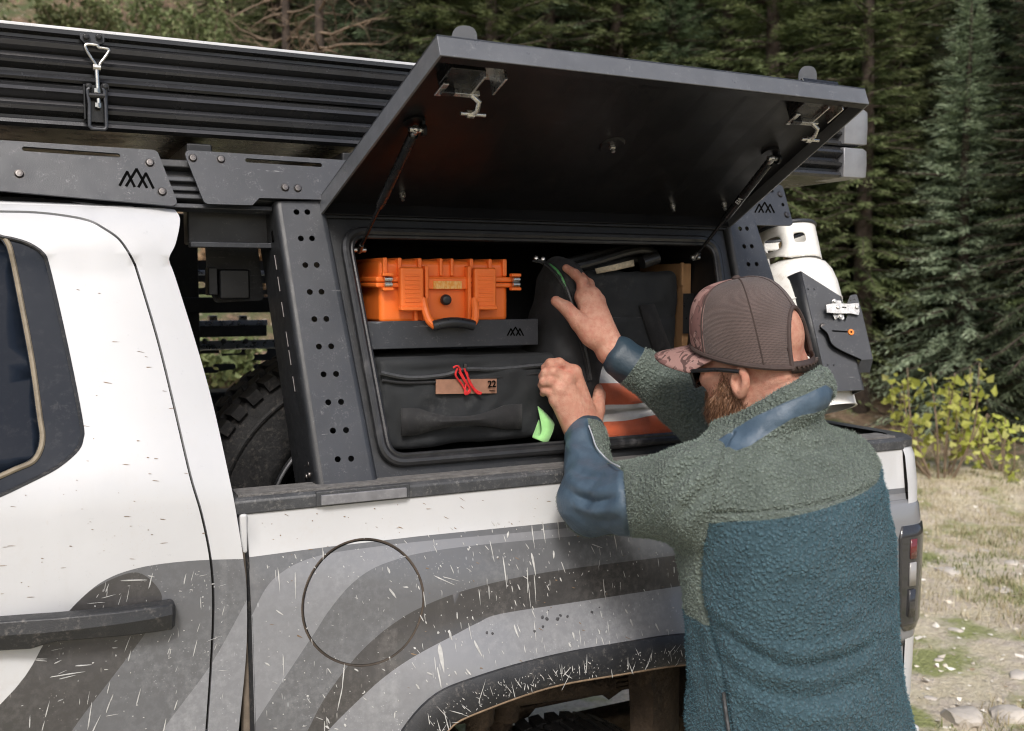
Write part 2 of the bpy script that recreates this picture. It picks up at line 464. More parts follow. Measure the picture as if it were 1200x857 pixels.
M['blackmetal'] = pm('gloss_black_metal', (.012, .012, .013), .25, .0, .2, 20)
M['cut'] = pm('cut_through_black', (.004, .004, .004), 1.0, 0, 0, 5, spec=0.0)
def glassy(name, col, rough=.06):
    t = NT(name); d = t.noise(60, 8, .75); p = t.noise(6, 4)
    k = t.math('MULTIPLY', t.rng(d, .52, .72), t.rng(p, .4, .65)); k = t.math('MULTIPLY', k, .10)
    return t.out(t.mix(k, col, (.3, .29, .28)), t.rng(d, .3, .7, rough, rough + .12), 0, None, Specular_IOR_Level=.10)
M['glass'] = glassy('tinted_window_glass', (.010, .014, .022))
M['applique'] = glassy('gloss_pillar_trim', (.022, .026, .034), .16)
M['trim_tan'] = pm('dusty_window_strip', (.20, .165, .115), .6, 0, .25, 40)
M['tyre'] = pm('tyre_rubber', (.026, .026, .027), .7, 0, .35, 30, .0012, 140, dirt=((.2, .18, .16), .6, 90))
M['mud'] = pm('dried_mud_splash', (.44, .44, .43), .85, 0, .25, 60)
M['mudbrown'] = pm('brown_mud_fleck', (.20, .14, .09), .9, 0, .3, 60)
M['muddark'] = pm('wet_mud_fleck', (.05, .05, .055), .6, 0, .3, 60)
M['under'] = pm('muddy_underbody', (.05, .034, .022), .9, 0, .6, 9, .012, 40, dirt=((.17, .12, .08), .6, 60))

# ------------------------------------------------------------------ the pickup truck
truck = thing('pickup_truck', 'white pickup truck with grey stripe decals splashed with dried mud', 'truck', (0.9, 1.0, 0))
def sst(a, b, x):
    t = min(1, max(0, (x - a) / (b - a))); return t * t * (3 - 2 * t)
def g_cab(x, z): return g_cab0(x, z) + .013 * math.exp(-((x - .060) / .075) ** 2 - ((z - 1.213) / .045) ** 2)
def g_cab0(x, z):
    y = -.012 * math.sin(math.pi * min(1, max(0, (1.45 - z) / .75)))
    if z > 1.40: y += .40 * (z - 1.43) * sst(1.38, 1.56, z) if z < 1.56 else .40 * (z - 1.43)
    if z > 1.40: y -= .010 * sst(1.835, 1.862, z)
    if z > 1.90: y += 9.0 * (z - 1.90) ** 2
    if x > .16: y += 0.9 * (x - .16) ** 2 * sst(1.3, 1.6, z)
    return y
def g_bed(x, z):
    y = .014 * sst(1.24, 1.40, z)                                  # slight lean-in under the rail
    y -= .010 * sst(1.33, 1.20, z) * 1.0
    k = (.35 * sst(1.33, 1.16, z) + .65 * sst(1.17, 1.02, z)) * sst(.36, .80, x) * sst(1.95, 1.60, x)
    y -= .062 * k                                                  # swelling over the wheel arch
    return y
def cabc(pts, n=6): return [(q[0], q[2]) for q in (atg(*p, g_cab) for p in spline(pts, n))]
def bedc(pts, n=6): return [(q[0], q[2]) for q in (atg(*p, g_bed) for p in spline(pts, n))]

seam = cabc([(0, 248), (40, 249), (77, 253), (105, 259), (123, 268.5), (138, 279), (148, 291.6), (156, 306), (162, 322), (185, 399), (204, 476), (223, 557),
             (236.5, 604), (247, 657.5), (250, 711), (247, 783), (242, 857)])
back = cabc([(205, 246), (211, 258), (206, 285), (199, 300), (199, 308), (206, 327), (231, 407), (250, 476), (268, 557), (276, 596.6), (285, 654), (289, 693), (288.5, 765), (279.6, 857)])
Z0 = .60
top_z = 1.948
outline = [(-.95, Z0), (back[-1][0] - .012, Z0)] + back[::-1] + [(back[0][0] - .02, top_z), (-.95, top_z + .006)]
door_in = [(-.93, Z0 + .01), (seam[-1][0] - .01, Z0 + .01)] + seam[::-1] + [(-.93, seam[0][1])]
def offset(l, d):
    P = np.asarray(l); T = np.gradient(P, axis=0); T /= np.linalg.norm(T, axis=1)[:, None]
    return [tuple(p) for p in P + np.stack([-T[:, 1], T[:, 0]], 1) * d]
s_out = offset(seam, .0022); s_in = offset(seam, -.0022)
door_poly = [(-.93, Z0 + .01), (s_in[-1][0] - .01, Z0 + .01)] + s_in[::-1] + [(-.93, s_in[0][1])]
gap_poly = [(-.935, Z0 + .002), (s_out[-1][0] - .01, Z0 + .002)] + s_out[::-1] + [(-.935, s_out[0][1])]
win_out = cabc([(-30, 268), (0, 277), (15, 280), (34, 286), (50, 297), (56, 311), (70, 370), (85, 440), (96, 499), (96, 514), (91, 527), (75, 542), (58, 553), (30, 567), (0, 581), (-30, 593)], 4)
win_poly = win_out + [(-.75, win_out[-1][1] - .02), (-.75, win_out[0][1])]
# decal regions: later ones lie on top; (polygon, material index)
d_all = cabc([(-200, 1000), (0, 826), (54, 751), (82, 715), (118, 683), (161, 666), (222, 657.5), (292, 655)]) + [(.40, Z0), (-.2, Z0)]
d_lt = cabc([(150, 920), (194, 851), (247, 779), (292, 698)]) + [(.40, Z0), (.2, Z0)]
d_lt2 = cabc([(193, 707), (205, 690), (222, 676), (244, 665), (292, 661)]) + cabc([(292, 700), (247, 779)])
d_dk = cabc([(-200, 1000), (0, 826), (54, 751), (82, 715), (110, 690), (150, 672), (172, 676), (190, 700), (178, 728), (167, 747), (130, 796), (84, 857), (40, 930)])  # dark stripe; its rounded lobe over the handle paints the recess shade
cz = skin_panel(outline, [(door_poly, True), (gap_poly, True), (win_poly, True), (d_all, True), (d_lt, True), (d_dk, True)], g_cab, .028)
v, tr, c = cz
is_gap = inpoly(gap_poly, c[:, 0], c[:, 1]) & ~inpoly(door_poly, c[:, 0], c[:, 1])
is_win = inpoly(win_poly, c[:, 0], c[:, 1]); is_door = inpoly(door_poly, c[:, 0], c[:, 1]) & ~is_win
mi = np.zeros(len(tr), int)
for poly, k in ((d_all, 2), (d_dk, 3), (d_lt, 1)): mi[inpoly(poly, c[:, 0], c[:, 1])] = k
PM = [M['white'], M['lgrey'], M['mgrey'], M['dgrey']]
def orient(v, f):                            # face the camera side (-Y)
    o = []
    for q in f:
        a, b, d = (np.asarray(v[i]) for i in q); o.append(q if np.cross(b - a, d - a)[1] < 0 else q[::-1])
    return o
def skin(name, mask, parent, mats=PM, solid=.012, mi_=mi, tr_=tr, v_=v):
    vv, ff = sub_mesh(v_, tr_[mask]); o = obj(name, (vv, orient(vv, ff)), mats, parent, smooth=True, sharp=None, mi=mi_[mask], solid=solid)
    b = bmesh.new(); b.from_mesh(o.data)
    for e in b.edges:
        if e.is_boundary: e.smooth = False
    b.to_mesh(o.data); b.free(); return o
cabq = skin('cab_quarter', ~is_gap & ~is_door & ~is_win & ~inpoly(door_poly, c[:, 0], c[:, 1]), truck)
door = skin('door', is_door, truck)
# dark jamb behind the shut line
obj('door_jamb', loft([[(x, g_cab(x, z) + .010, z) for x, z in offset(seam, .03)], [(x, g_cab(x, z) + .010, z) for x, z in offset(seam, -.03)]], closed=False), M['gap'], truck)
# window: gloss trim, tan strip, glass
win_c = np.array(win_poly).mean(0)
strip_px = [(-30, 270), (0, 277), (8, 283), (14, 300), (26, 360), (38, 425), (47, 490), (50, 512), (47, 529), (38, 542), (20, 550), (0, 559), (-30, 572)]
strip_in = cabc([(x - 4, y + (2 if i < 3 else -2 if i > 8 else 0)) for i, (x, y) in enumerate(strip_px)], 4)
glass_poly = strip_in + [(-.74, strip_in[-1][1] - .02), (-.74, strip_in[0][1])]
v2, tr2, c2 = skin_panel(win_poly, [(glass_poly, True)], lambda x, z: g_cab(x, z) + .004, .03)
ig = inpoly(glass_poly, c2[:, 0], c2[:, 1]); zz = np.zeros(len(tr2), int)
skin('window_trim', ~ig, door, [M['applique']], .006, zz, tr2, v2)
vv, ff = sub_mesh([(p[0], p[1] + .012, p[2]) for p in v2], tr2[ig])
obj('window_glass', (vv, orient(vv, ff)), M['glass'], door, smooth=True, sharp=None, solid=.004)
sp = [(x, g_cab(x, z) + .004, z) for x, z in cabc(strip_px, 4)]
obj('window_strip', tube(sp, .0046, 8), M['trim_tan'], door, smooth=True)
obj('window_bead', tube([(x, g_cab(x, z) + .001, z) for x, z in win_out], .0035, 6), M['plastic'], door, smooth=True)
# door handle with its faceted grip and cup
def hp(px, py, o): q = atg(px, py, g_cab0); return np.array([q[0], q[1] - o, q[2]])
rings = []
for (x, yt, ym, yb, o) in [(-60, 728, 752, 766, .030), (0, 722, 738, 758, .032), (36, 718.5, 735, 755, .036), (63, 716, 732, 746, .040), (100, 712, 727, 742, .044), (140, 708, 722, 739, .044), (180, 703.5, 716.5, 735, .040), (199, 701, 713, 733, .036), (203.5, 704, 714, 730, .030)]:
    rings.append([hp(x, yt, o - .014), hp(x, yt + 1, o - .004), hp(x, ym, o), hp(x, yb, o - .010), hp(x, yb, o - .030), hp(x, yt, o - .034)])
obj('handle', loft(rings), M['plastic'], door, smooth=True, sharp=28, bevel=.0025, fix=True)
ring = [(63, 690), (100, 678), (125, 681), (140, 700), (160, 697), (190, 694), (205, 700), (209, 720), (203, 738), (180, 743), (150, 748), (130, 762), (100, 770), (68, 766), (50, 745)]
cup = spline(ring, 4, True)
cups = []
for s_, o in ((1.0, .0012), (.93, .0008), (.8, -.001)):
    cx, cy = 130, 722; cups.append([hp(cx + (x - cx) * s_, cy + (y - cy) * s_, o) for x, y in cup])
# roof, back wall with window, far side
roof = []
for i in range(13):
    t = i / 12; yy = .29 + (1.71 - .29) * t; zc = 1.962 + .02 * math.sin(math.pi * t)
    roof.append([(-.95, yy, zc + .003), (-.4, yy, zc + .006), (.10, yy, zc + .004), (.19, yy, zc - .004), (.235, yy, zc - .022)])
e0 = [(x, g_cab(min(x, .2), top_z), top_z) for x in (-.95, -.4, .10, .19, .225)]
obj('roof', loft([e0] + roof, closed=False), M['white'], truck, smooth=True, sharp=None, solid=.01, fix=True)
bk = [(x - .012, g_cab(x, z) + .012, z) for x, z in back] + [(back[-1][0] - .02, .02, Z0)]
obj('cab_back', loft([bk, [(x, 2.0 - y, z) for x, y, z in bk]], closed=False), M['white'], truck, smooth=True)
obj('rear_window', bb(.215, .262, .45, 1.55, 1.55, 1.82), M['glass'], truck, bevel=.01)
obj('cab_far_side', merge(bb(-.95, .2, 1.93, 1.97, Z0, 1.5), bb(-.95, .15, 1.80, 1.83, 1.5, 1.93)), M['white'], truck, bevel=.02)
obj('cab_floor', bb(-.95, .25, .03, 1.92, .55, .62), M['under'], truck)

# ---------------- bed side with stripe decals, round fuel door, squared arch
RZ = 1.398
UPA = spline([(.53, .62), (.545, .78), (.595, .915), (.67, 1.008), (.764, 1.039), (.929, 1.053), (1.10, 1.053), (1.259, 1.048), (1.43, 1.022), (1.545, .93), (1.60, .78), (1.615, .62)], 6)
LPA = spline([(.60, .62), (.615, .78), (.65, .875), (.70, .942), (.755, .970), (.919, .994), (1.083, .992), (1.261, .984), (1.40, .957), (1.49, .87), (1.535, .77), (1.55, .62)], 6)
UPA = [tuple(p) for p in UPA]; LPA = [tuple(p) for p in LPA]
bo = [(.352, Z0), UPA[0]] + UPA[1:] + [(1.985, Z0), (1.985, RZ), (.347, RZ)]
fc = atg(427, 707, g_bed); fr_ = .1145
fo = [(fc[0] + (fr_ + .0034) * math.cos(a), fc[2] + (fr_ + .0034) * math.sin(a)) for a in np.linspace(0, 2 * math.pi, 72, endpoint=False)]
fi = [(fc[0] + (fr_ - .0004) * math.cos(a), fc[2] + (fr_ - .0004) * math.sin(a)) for a in np.linspace(0, 2 * math.pi, 72, endpoint=False)]
far = lambda z: [(2.2, z), (2.2, Z0), (.3, Z0)]
e_white = bedc([(290, 653), (301, 652), (384, 641), (470, 631), (500, 627.6), (587, 619), (677, 610), (790, 599), (900, 588)])
e_mid = bedc([(285, 880), (296, 853), (330, 800), (367, 744), (385, 716), (408, 688), (432, 669), (460, 657), (500, 647), (569, 638), (698, 626), (820, 613), (900, 604)])
e_dark = bedc([(345, 880), (360, 857), (376, 826), (394, 799), (414, 773), (436, 750.6), (462, 730), (495, 711), (552, 690), (639, 671), (784, 652), (900, 637)])
e_lt = bedc([(370, 880), (384, 857), (425, 816), (455, 790), (488, 768), (535, 743), (560, 730), (587, 719.5), (673, 706), (791, 688), (900, 672)])
e_l0 = bedc([(296, 720), (310, 692), (325, 675), (349, 660), (384, 649), (430, 642), (500, 634), (677, 618), (900, 595)])
for e in (e_white, e_mid, e_dark, e_lt, e_l0): sl_ = (e[-1][1] - e[-8][1]) / (e[-1][0] - e[-8][0]); x_, z_ = e[-1]; e.extend([(x_ + q * (2.2 - x_), z_ + q * (2.2 - x_) * sl_) for q in (.25, .5, .75, 1.0)])
for e in (e_mid, e_dark, e_lt): a_, b_ = np.array(e[5]), np.array(e[0]); k_ = (b_[1] - (Z0 - .1)) / (a_[1] - b_[1]); e.insert(0, tuple(b_ + (b_ - a_) * k_ * .5 - np.array([0.0, 0]))); e.insert(0, (e[0][0] - .03, Z0 - .1))
def reg(e): return e + [(2.2, e[-1][1]), (2.2, Z0 - .1), (e[0][0], Z0 - .1)]
regs = [(reg([(.30, e_white[0][1])] + e_white), 2), (reg([(.30, e_l0[0][1] - .05)] + e_l0), 1), (reg(e_mid), 2), (reg(e_dark), 3), (reg(e_lt), 1)]
bv, bt, bc = skin_panel(bo, [(fo, True), (fi, True)] + [(p_, True) for p_, _ in regs], g_bed, .026)
bmi = np.zeros(len(bt), int)
for poly, k in regs: bmi[inpoly(poly, bc[:, 0], bc[:, 1])] = k
inF, inO = inpoly(fi, bc[:, 0], bc[:, 1]), inpoly(fo, bc[:, 0], bc[:, 1])
bedside = skin('bed_side', ~inO, truck, PM, .012, bmi, bt, bv)
fv = [(p[0], p[1] - .0012, p[2]) for p in bv]
fuel = skin('fuel_door', inF, bedside, PM, .01, bmi, bt, fv)
M['rust'] = pm('dirty_fuel_rim', (.055, .042, .032), .8, 0, .5, 25)
obj('fuel_rim', tube([(x, g_bed(x, z) + .0022, z) for x, z in fo], .0030, 6, closed=True), M['rust'], bedside, smooth=True)
obj('fuel_recess', loft([[(x, g_bed(x, z) + .008, z) for x, z in l] for l in (circle(fc[0], fc[2], .125, 48), circle(fc[0], fc[2], .105, 48))], cap=False), M['gap'], bedside)
# front edge of the bed with its dusty vertical seal
fe = [(.352, Z0), (.352, .9), (.350, 1.2), (.347, RZ)]
obj('bed_front_edge', loft([[(x, g_bed(x, z) - .0005, z) for x, z in fe], [(x - .010, g_bed(x, z) + .012, z) for x, z in fe], [(x - .012, g_bed(x, z) + .12, z) for x, z in fe]], closed=False), M['plastic'], truck, smooth=True)
obj('bed_front_wall', bb(.335, .345, .10, 1.9, .75, 1.37), M['inside'], truck)
obj('cab_seal', tube(spline([(.333, .016, 1.33), (.337, .012, 1.25), (.341, .010, 1.10), (.338, .010, .90), (.330, .010, .62)], 6), .0110, 8), M['seal_tan'], truck, smooth=True)
obj('bed_corner_cap', bb(.334, .3485, .006, .05, 1.315, 1.388), M['white'], truck, bevel=.005)
# arch flare: outer face, rolled lip
yf = lambda t: -.050
n_ = len(UPA)
rings = [[(x, g_bed(x, z) + .004, z) for x, z in UPA], [(x, g_bed(x, z) - .006, z - .001) for x, z in UPA],
         [(u[0] * .75 + l[0] * .25, min(g_bed(*u), g_bed(*l)) - .012, u[1] * .75 + l[1] * .25) for u, l in zip(UPA, LPA)],
         [(u[0] * .12 + l[0] * .88, min(g_bed(*u), g_bed(*l)) - .016, u[1] * .12 + l[1] * .88) for u, l in zip(UPA, LPA)],
         [(x, g_bed(x, z) - .012, z) for x, z in LPA], [(x, g_bed(x, z) + .03, z + .004) for x, z in LPA]]
obj('arch_flare', loft(rings, closed=False), M['flare'], truck, smooth=True, sharp=40, fix=True)
obj('flare_edge_dirt', tube([(x, g_bed(x, z) - .011, z - .001) for x, z in LPA], .0026, 6), M['mudbrown'], truck, smooth=True)
# wheel well, suspension
wl_ = [(x, .02, z + .01) for x, z in LPA]
obj('wheel_well', loft([wl_, [(x, .40, z + .01) for x, _, z in wl_], ], closed=False), M['under'], truck, smooth=True)
obj('inner_fender', plate(list(LPA)[6:-6] + [(1.45, .74), (1.36, .70), (1.28, .765), (1.20, .775), (1.12, .70), (1.02, .68), (.93, .74), (.86, .76), (.78, .70), (.70, .72)], [], .004, frame((0, .40, 0), (1, 0, 0), (0, 0, 1), (0, -1, 0))), M['under'], truck)
obj('frame_rail', bb(.4, 1.95, .44, .52, .50, .63), M['under'], truck, bevel=.01)
obj('leaf_spring', merge(*[bb(.62 + .04 * k, 1.62 - .04 * k, .33, .39, .80 - .012 * k, .81 - .012 * k) for k in range(5)]), M['under'], truck, bevel=.002)
obj('shock_absorber', merge(cyl((.98, .34, .50), (1.02, .34, .80), .032), cyl((1.02, .34, .80), (1.06, .34, .97), .022)), M['under'], truck, smooth=True)
obj('brake_line', tube(spline([(.80, .30, .95), (.90, .25, .88), (1.05, .26, .86), (1.15, .30, .92), (1.3, .34, .90)], 6), .010, 8), M['under'], truck, smooth=True)
obj('mud_guard', loft([[(1.22 + .02 * math.sin(z * 9), .10 + .02 * math.cos(z * 14), z), (1.27, .07 + .012 * math.sin(z * 21), z), (1.33 + .015 * math.sin(z * 12), .09, z), (1.40, .14, z)] for z in np.linspace(.62, .985, 9)], closed=False), M['under'], truck, smooth=True, solid=.006)
obj('spring_hanger', merge(cyl((.98, .20, .985), (.97, .22, .80), .030), box((.975, .2, .93), (.10, .06, .03)), cyl((.93, .17, .90), (1.02, .17, .90), .016)), M['under'], truck, smooth=True, sharp=40)
obj('cross_tube', cyl((.64, .16, .90), (1.24, .20, .84), .024), M['under'], truck, smooth=True, sharp=40)
obj('coil_shock', merge(cyl((.86, .10, .99), (.83, .13, .60), .026), cyl((.86, .10, .99), (.85, .11, .86), .034)), M['under'], truck, smooth=True, sharp=40)
obj('bump_stop', merge(cyl((1.12, .30, .99), (1.12, .30, .91), .045, .03), cyl((1.12, .30, .91), (1.12, .30, .88), .03, .034)), M['under'], truck, smooth=True)
def tyre_parts(parent, c, axis, R, W, tyname='tyre'):
    ax = np.asarray(axis, float); ax /= np.linalg.norm(ax); ri = R * .56
    prof = [(ri, -W * .36), (ri * 1.03, -W * .42), (ri * 1.12, -W * .455), (R * .78, -W * .50), (R * .90, -W * .485), (R * .955, -W * .44), (R * .965, -W * .38), (R * .965, 0)]
    prof = prof + [(r, -h) for r, h in prof[::-1][1:]]
    ty = obj(tyname, lathe(prof, c, ax, 72), M['tyre'], parent, smooth=True, sharp=50, fix=True)
    rib = [(R * .83, -W * .515), (R * .842, -W * .522), (R * .854, -W * .513)]
    obj('sidewall_rib', lathe(rib, c, ax, 72), M['tyre'], ty, smooth=True)
    d, e, g = perp(ax); blocks = []; c = np.asarray(c, float)
    N = 54
    for i in range(N):
        for row, (h0, h1, off) in enumerate(((-.51, -.30, 0), (-.27, -.03, .5), (.03, .27, 0), (.30, .51, .5))):
            a0 = 2 * math.pi * (i + off + .04 * ((i * 7 + row * 3) % 3)) / N; a1 = a0 + 2 * math.pi / N * .66
            sk = .02 * (1 if row % 2 else -1); vv = []
            for h, r0 in ((h0, R * .955 if row == 0 else R * .96), (h1, R * .955 if row == 3 else R * .96)):
                rr_ = R * (.988 if (row in (0, 3) and abs(h) > .45) else 1.0)
                for a, r in ((a0, r0 - .01), (a1, r0 - .01), (a1, rr_), (a0, rr_)):
                    a_ = a + sk * (h > h0); vv.append(c + ax * h * W + (e * math.cos(a_) + g * math.sin(a_)) * r)
            blocks.append((vv, [(0, 1, 2, 3), (7, 6, 5, 4), (0, 4, 5, 1), (1, 5, 6, 2), (2, 6, 7, 3), (3, 7, 4, 0)]))
    t_ = obj('tread_block', merge(*blocks), M['tyre'], ty, fix=True); t_['kind'] = 'stuff'
    return ty
tyre_parts(truck, (1.12, .19, .37), (0, 1, 0), .37, .28, 'wheel_tyre')
obj('wheel_rim', merge(cyl((1.10, .04, .42), (1.10, .26, .42), .23, n=32), *[box((1.10 + .11 * math.cos(a), .035, .42 + .11 * math.sin(a)), (.2, .02, .035), (math.cos(a), 0, math.sin(a)), (0, 1, 0), (-math.sin(a), 0, math.cos(a))) for a in np.arange(6) * math.pi / 3]), M['steel_gry'], truck, bevel=.004)
obj('rear_axle', cyl((1.10, .2, .42), (1.10, 1.8, .42), .05), M['under'], truck, smooth=True)
tyre_parts(truck, (1.10, 1.86, .385), (0, 1, 0), .385, .30, 'wheel_tyre')

# ---------------- bed rail cap, bed tub, tailgate corner
rp = [(-.004, RZ - .012), (-.004, RZ + .012), (.004, RZ + .018), (.085, RZ + .020), (.092, RZ + .012), (.092, RZ - .05), (.05, RZ - .05), (.05, RZ - .01), (.012, RZ - .012)]
obj('bed_rail_cap', loft([[(x, y + g_bed(min(x, 2.0), RZ), z) for y, z in rp] for x in (.325, .6, 1.0, 1.4, 1.8, 1.96, 1.990)]), M['rail'], truck, smooth=True, sharp=30, bevel=.003, fix=True)
obj('rail_grip_strip', bb(.335, 1.97, .022, .085, RZ + .017, RZ + .0225), M['railtop'], truck)
ri_ = obj('rail_insert', bb(.475, .66, .006, .018, RZ - .010, RZ + .0185), M['rail'], truck, bevel=.002)
M['railplate'] = pm('worn_rail_insert', (.17, .17, .18), .5, 0, .2, 40, dirt=((.4, .4, .38), .3, 40))
obj('insert_plate', bb(.483, .652, .0, .0095, RZ - .007, RZ + .012), M['railplate'], ri_, bevel=.0015)
obj('bed_inner_wall', bb(.345, 2.0, .115, .125, 1.065, RZ - .02), M['inside'], truck)
obj('bed_floor', bb(.345, 2.0, .43, 1.9, .74, .76), M['inside'], truck)
obj('wheel_house', merge(bb(.345, 2.0, .11, .45, 1.062, 1.07), bb(.345, 2.0, .43, .45, .76, 1.062)), M['inside'], truck)
obj('bed_far_side', merge(bb(.345, 2.0, 1.88, 1.98, .70, RZ), bb(.33, 2.03, 1.87, 2.0, RZ, RZ + .02)), M['plastic'], truck, bevel=.006)
# rear corner, tail light, tailgate, bumper
def rc(z, bulge=0.0, n=10):
    pts = []
    for i in range(n + 1):
        a = math.pi / 2 * i / n; y0 = g_bed(2.0, z)
        pts.append((1.985 + (.075 + bulge) * math.sin(a), y0 + .075 - (.075 + bulge) * math.cos(a), z))
    return pts + [(2.06 + bulge, .45, z), (2.06 + bulge, 1.0, z), (2.06 + bulge, 1.9, z)]
obj('rear_corner', loft([rc(z, b) for z, b in ((.66, .0), (.80, .004), (1.0, .008), (1.22, .010), (1.25, .006), (1.30, .012), (1.37, .010), (RZ - .004, .0))], closed=False), M['white'], truck, smooth=True, sharp=50, fix=True)
obj('tailgate_cap', loft([[(x, y, z) for x, y, z in rc(RZ - .006, .004)], rc(RZ + .012, .004), rc(RZ + .018, -.006), [(x - .04, y + .03, z) for x, y, z in rc(RZ + .018, -.006)]], closed=False), M['rail'], truck, smooth=True, sharp=40, fix=True)
def rcp(z, b, a0, a1, n=14):
    o = []
    for i in range(n + 1):
        a = a0 + (a1 - a0) * i / n; y0 = g_bed(2.0, z)
        if a < 0: o.append((1.985 + a * .1, y0 - b, z)); continue
        o.append((1.985 + (.075 + b) * math.sin(a), y0 + .075 - (.075 + b) * math.cos(a), z))
    return o
M['lens'] = NT('clear_grey_lens').out((.20, .205, .215), .10, 0, None, Coat_Weight=.6)
M['lens_red'] = NT('red_lens').out((.13, .02, .02), .15, 0, None, Coat_Weight=.8)
M['lens_clear'] = NT('pale_lens').out((.30, .29, .28), .12, 0, None, Coat_Weight=.8)
M['lens_dark'] = NT('smoked_lens').out((.03, .03, .033), .15, 0, None, Coat_Weight=.6)
tlh = obj('tail_light', loft([rcp(z, b, a, 1.5) for z, b, a in ((.885, .002, -.2), (.91, .008, -.55), (1.0, .014, -.95), (1.12, .016, -1.05), (1.20, .015, -1.0), (1.245, .010, -.9), (1.262, .002, -.8))], closed=False), M['lens'], truck, smooth=True, sharp=None, solid=.02, fix=True)
obj('light_bezel', loft([rcp(z, b, a_, .75) for z, b, a_ in ((.925, .011, -.1), (.95, .0185, -.35), (1.17, .021, -.45), (1.20, .017, -.35))], closed=False), M['lens_dark'], tlh, smooth=True, solid=.012, fix=True)
for z0, z1, m in ((.965, 1.035, 'lens_dark'), (1.045, 1.105, 'lens_clear'), (1.115, 1.165, 'lens_red')):
    obj('light_lens', loft([rcp(z, .0235, -.08, .14) for z in (z0, z1)], closed=False), M[m], tlh, smooth=True, solid=.012, fix=True)
M['chrome'] = pm('dusty_bumper', (.50, .50, .50), .4, .6, .2, 10, dirt=((.35, .32, .28), .4, 20))
obj('rear_bumper', loft([[(1.97, .02 + b, z), (2.06, .03 + b, z), (2.14, .10 + b, z), (2.155, .5, z), (2.155, 1.5, z), (2.14, 1.9, z), (2.04, 1.97, z), (1.97, 1.97, z)] for z, b in ((.60, .02), (.62, .0), (.76, .0), (.80, .03))]), M['chrome'], truck, smooth=True, sharp=35, bevel=.006, fix=True)
obj('bumper_step', bb(2.10, 2.21, .12, .42, .53, .575), M['white'], truck, bevel=.012)

# ---------------- dried mud: splash marks thrown back by the wheel, runs, flecks (each a small raised blot)
def splash(name, parent, mat, g, spec, off):
    V, F_ = [], []
    for (x, z, L, W, a, drop) in spec:
        ca, sa = math.cos(a), math.sin(a); n = len(V); ring = []
        K = 9
        for i in range(K):
            t = 2 * math.pi * i / K; r = 1 + rng.uniform(-.22, .22)
            lx = L * .5 * math.cos(t) * r; w_ = W * .5 * math.sin(t) * r * (1.0 if not drop else (.35 + .65 * (1 - math.cos(t)) / 2))
            X, Z = x + ca * lx - sa * w_, z + sa * lx + ca * w_; ring.append((X, g(X, Z) - off, Z))
        V.append((x, g(x, z) - off - min(.0012, W * .25), z)); V.extend(ring)
        F_ += [(n, n + 1 + i, n + 1 + (i + 1) % K) for i in range(K)]
    o = obj(name, (V, orient(V, F_)), mat, parent, smooth=True, sharp=None); o['kind'] = 'stuff'; return o
def okbed(x, z): return z < RZ - .02 and .37 < x < 1.93 and not inpoly(UPA + [(1.7, .5), (.4, .5)], [x], [z])[0] 
U = lambda a, b: rng.uniform(a, b)
sp = []
while len(sp) < 820:
    x, z = U(.37, 1.93), U(.95, 1.32)
    if not okbed(x, z) or z < .7: continue
    big = rng.random() ** 6
    if rng.random() < .18: sp.append((x, z, .012 + .05 * big, .0016 + .002 * big, -math.pi / 2 + U(-.1, .1), True))
    else: sp.append((x, z, .0025 + .016 * rng.random() ** 4, .0014 + .0036 * big + .0012 * rng.random(), math.atan2(z - .42, x - 1.10) + rng.normal(0, .35), rng.random() < .5))
for (px, py, L, W, a) in [(625, 660, .05, .007, -1.5), (627, 690, .07, .0028, -1.55), (620, 695, .06, .002, -1.5), (517, 770, .050, .011, -1.5), (515, 795, .045, .004, -1.45), (573, 695, .03, .003, -1.55),
                          (562, 700, .03, .0025, -1.5), (460, 695, .035, .006, -1.0), (402, 795, .06, .003, -1.7), (398, 820, .05, .003, -1.8), (660, 665, .025, .003, -1.3), (528, 745, .02, .006, -1.4), (560, 760, .03, .007, -1.2),
                          (605, 740, .025, .006, -1.3), (520, 680, .045, .003, -.5), (527, 678, .04, .0025, -.35), (700, 640, .03, .003, -.4), (695, 645, .02, .0022, -1.2), (672, 745, .016, .006, -1.5), (740, 730, .014, .006, -1.3), (770, 735, .02, .005, -1.2)]:
    q = atg(px, py, g_bed); sp.append((q[0], q[2], L, W, a, True))
splash('mud_splash', bedside, M['mud'], g_bed, sp, .0009)
sp = []
while len(sp) < 170:
    x, z = U(.37, 1.9), U(1.30, 1.39) if rng.random() < .6 else U(1.0, 1.3)
    if okbed(x, z): sp.append((x, z, .002 + .016 * rng.random() ** 3, .0012 + .0025 * rng.random() ** 2, -.35 + U(-.35, .35), True))
splash('mud_fleck', bedside, M['mudbrown'], g_bed, sp, .0006)
sp = [(q[0], q[2], s, s * .8, U(-1, 1), False) for q, s in ((atg(px + U(-8, 8), py + U(-6, 6), g_bed), U(.003, .009)) for px, py in [(640, 720)] * 3 + [(660, 725)] * 3 + [(575, 745)] * 2 + [(700, 715)] * 2 + [(630, 735)] * 2)]
splash('wet_mud', bedside, M['muddark'], g_bed, sp, .0011)
fl = lambda x, z: min(g_bed(x, z + .04), g_bed(x, z)) - .0135
sp = []
while len(sp) < 330:
    x = U(.60, 1.5); k = U(.25, .93); zu_, zl_ = np.interp(x, [p[0] for p in UPA], [p[1] for p in UPA]), np.interp(x, [p[0] for p in LPA], [p[1] for p in LPA]); z = zu_ * (1 - k) + zl_ * k
    if z > 1.035 or z < .72: continue
    sp.append((x, z, .003 + .040 * rng.random() ** 5, .0012 + .0018 * rng.random(), math.atan2(z - .42, x - 1.10) + rng.normal(0, .55), True))
splash('flare_mud', truck, M['mud'], fl, sp, .0035)
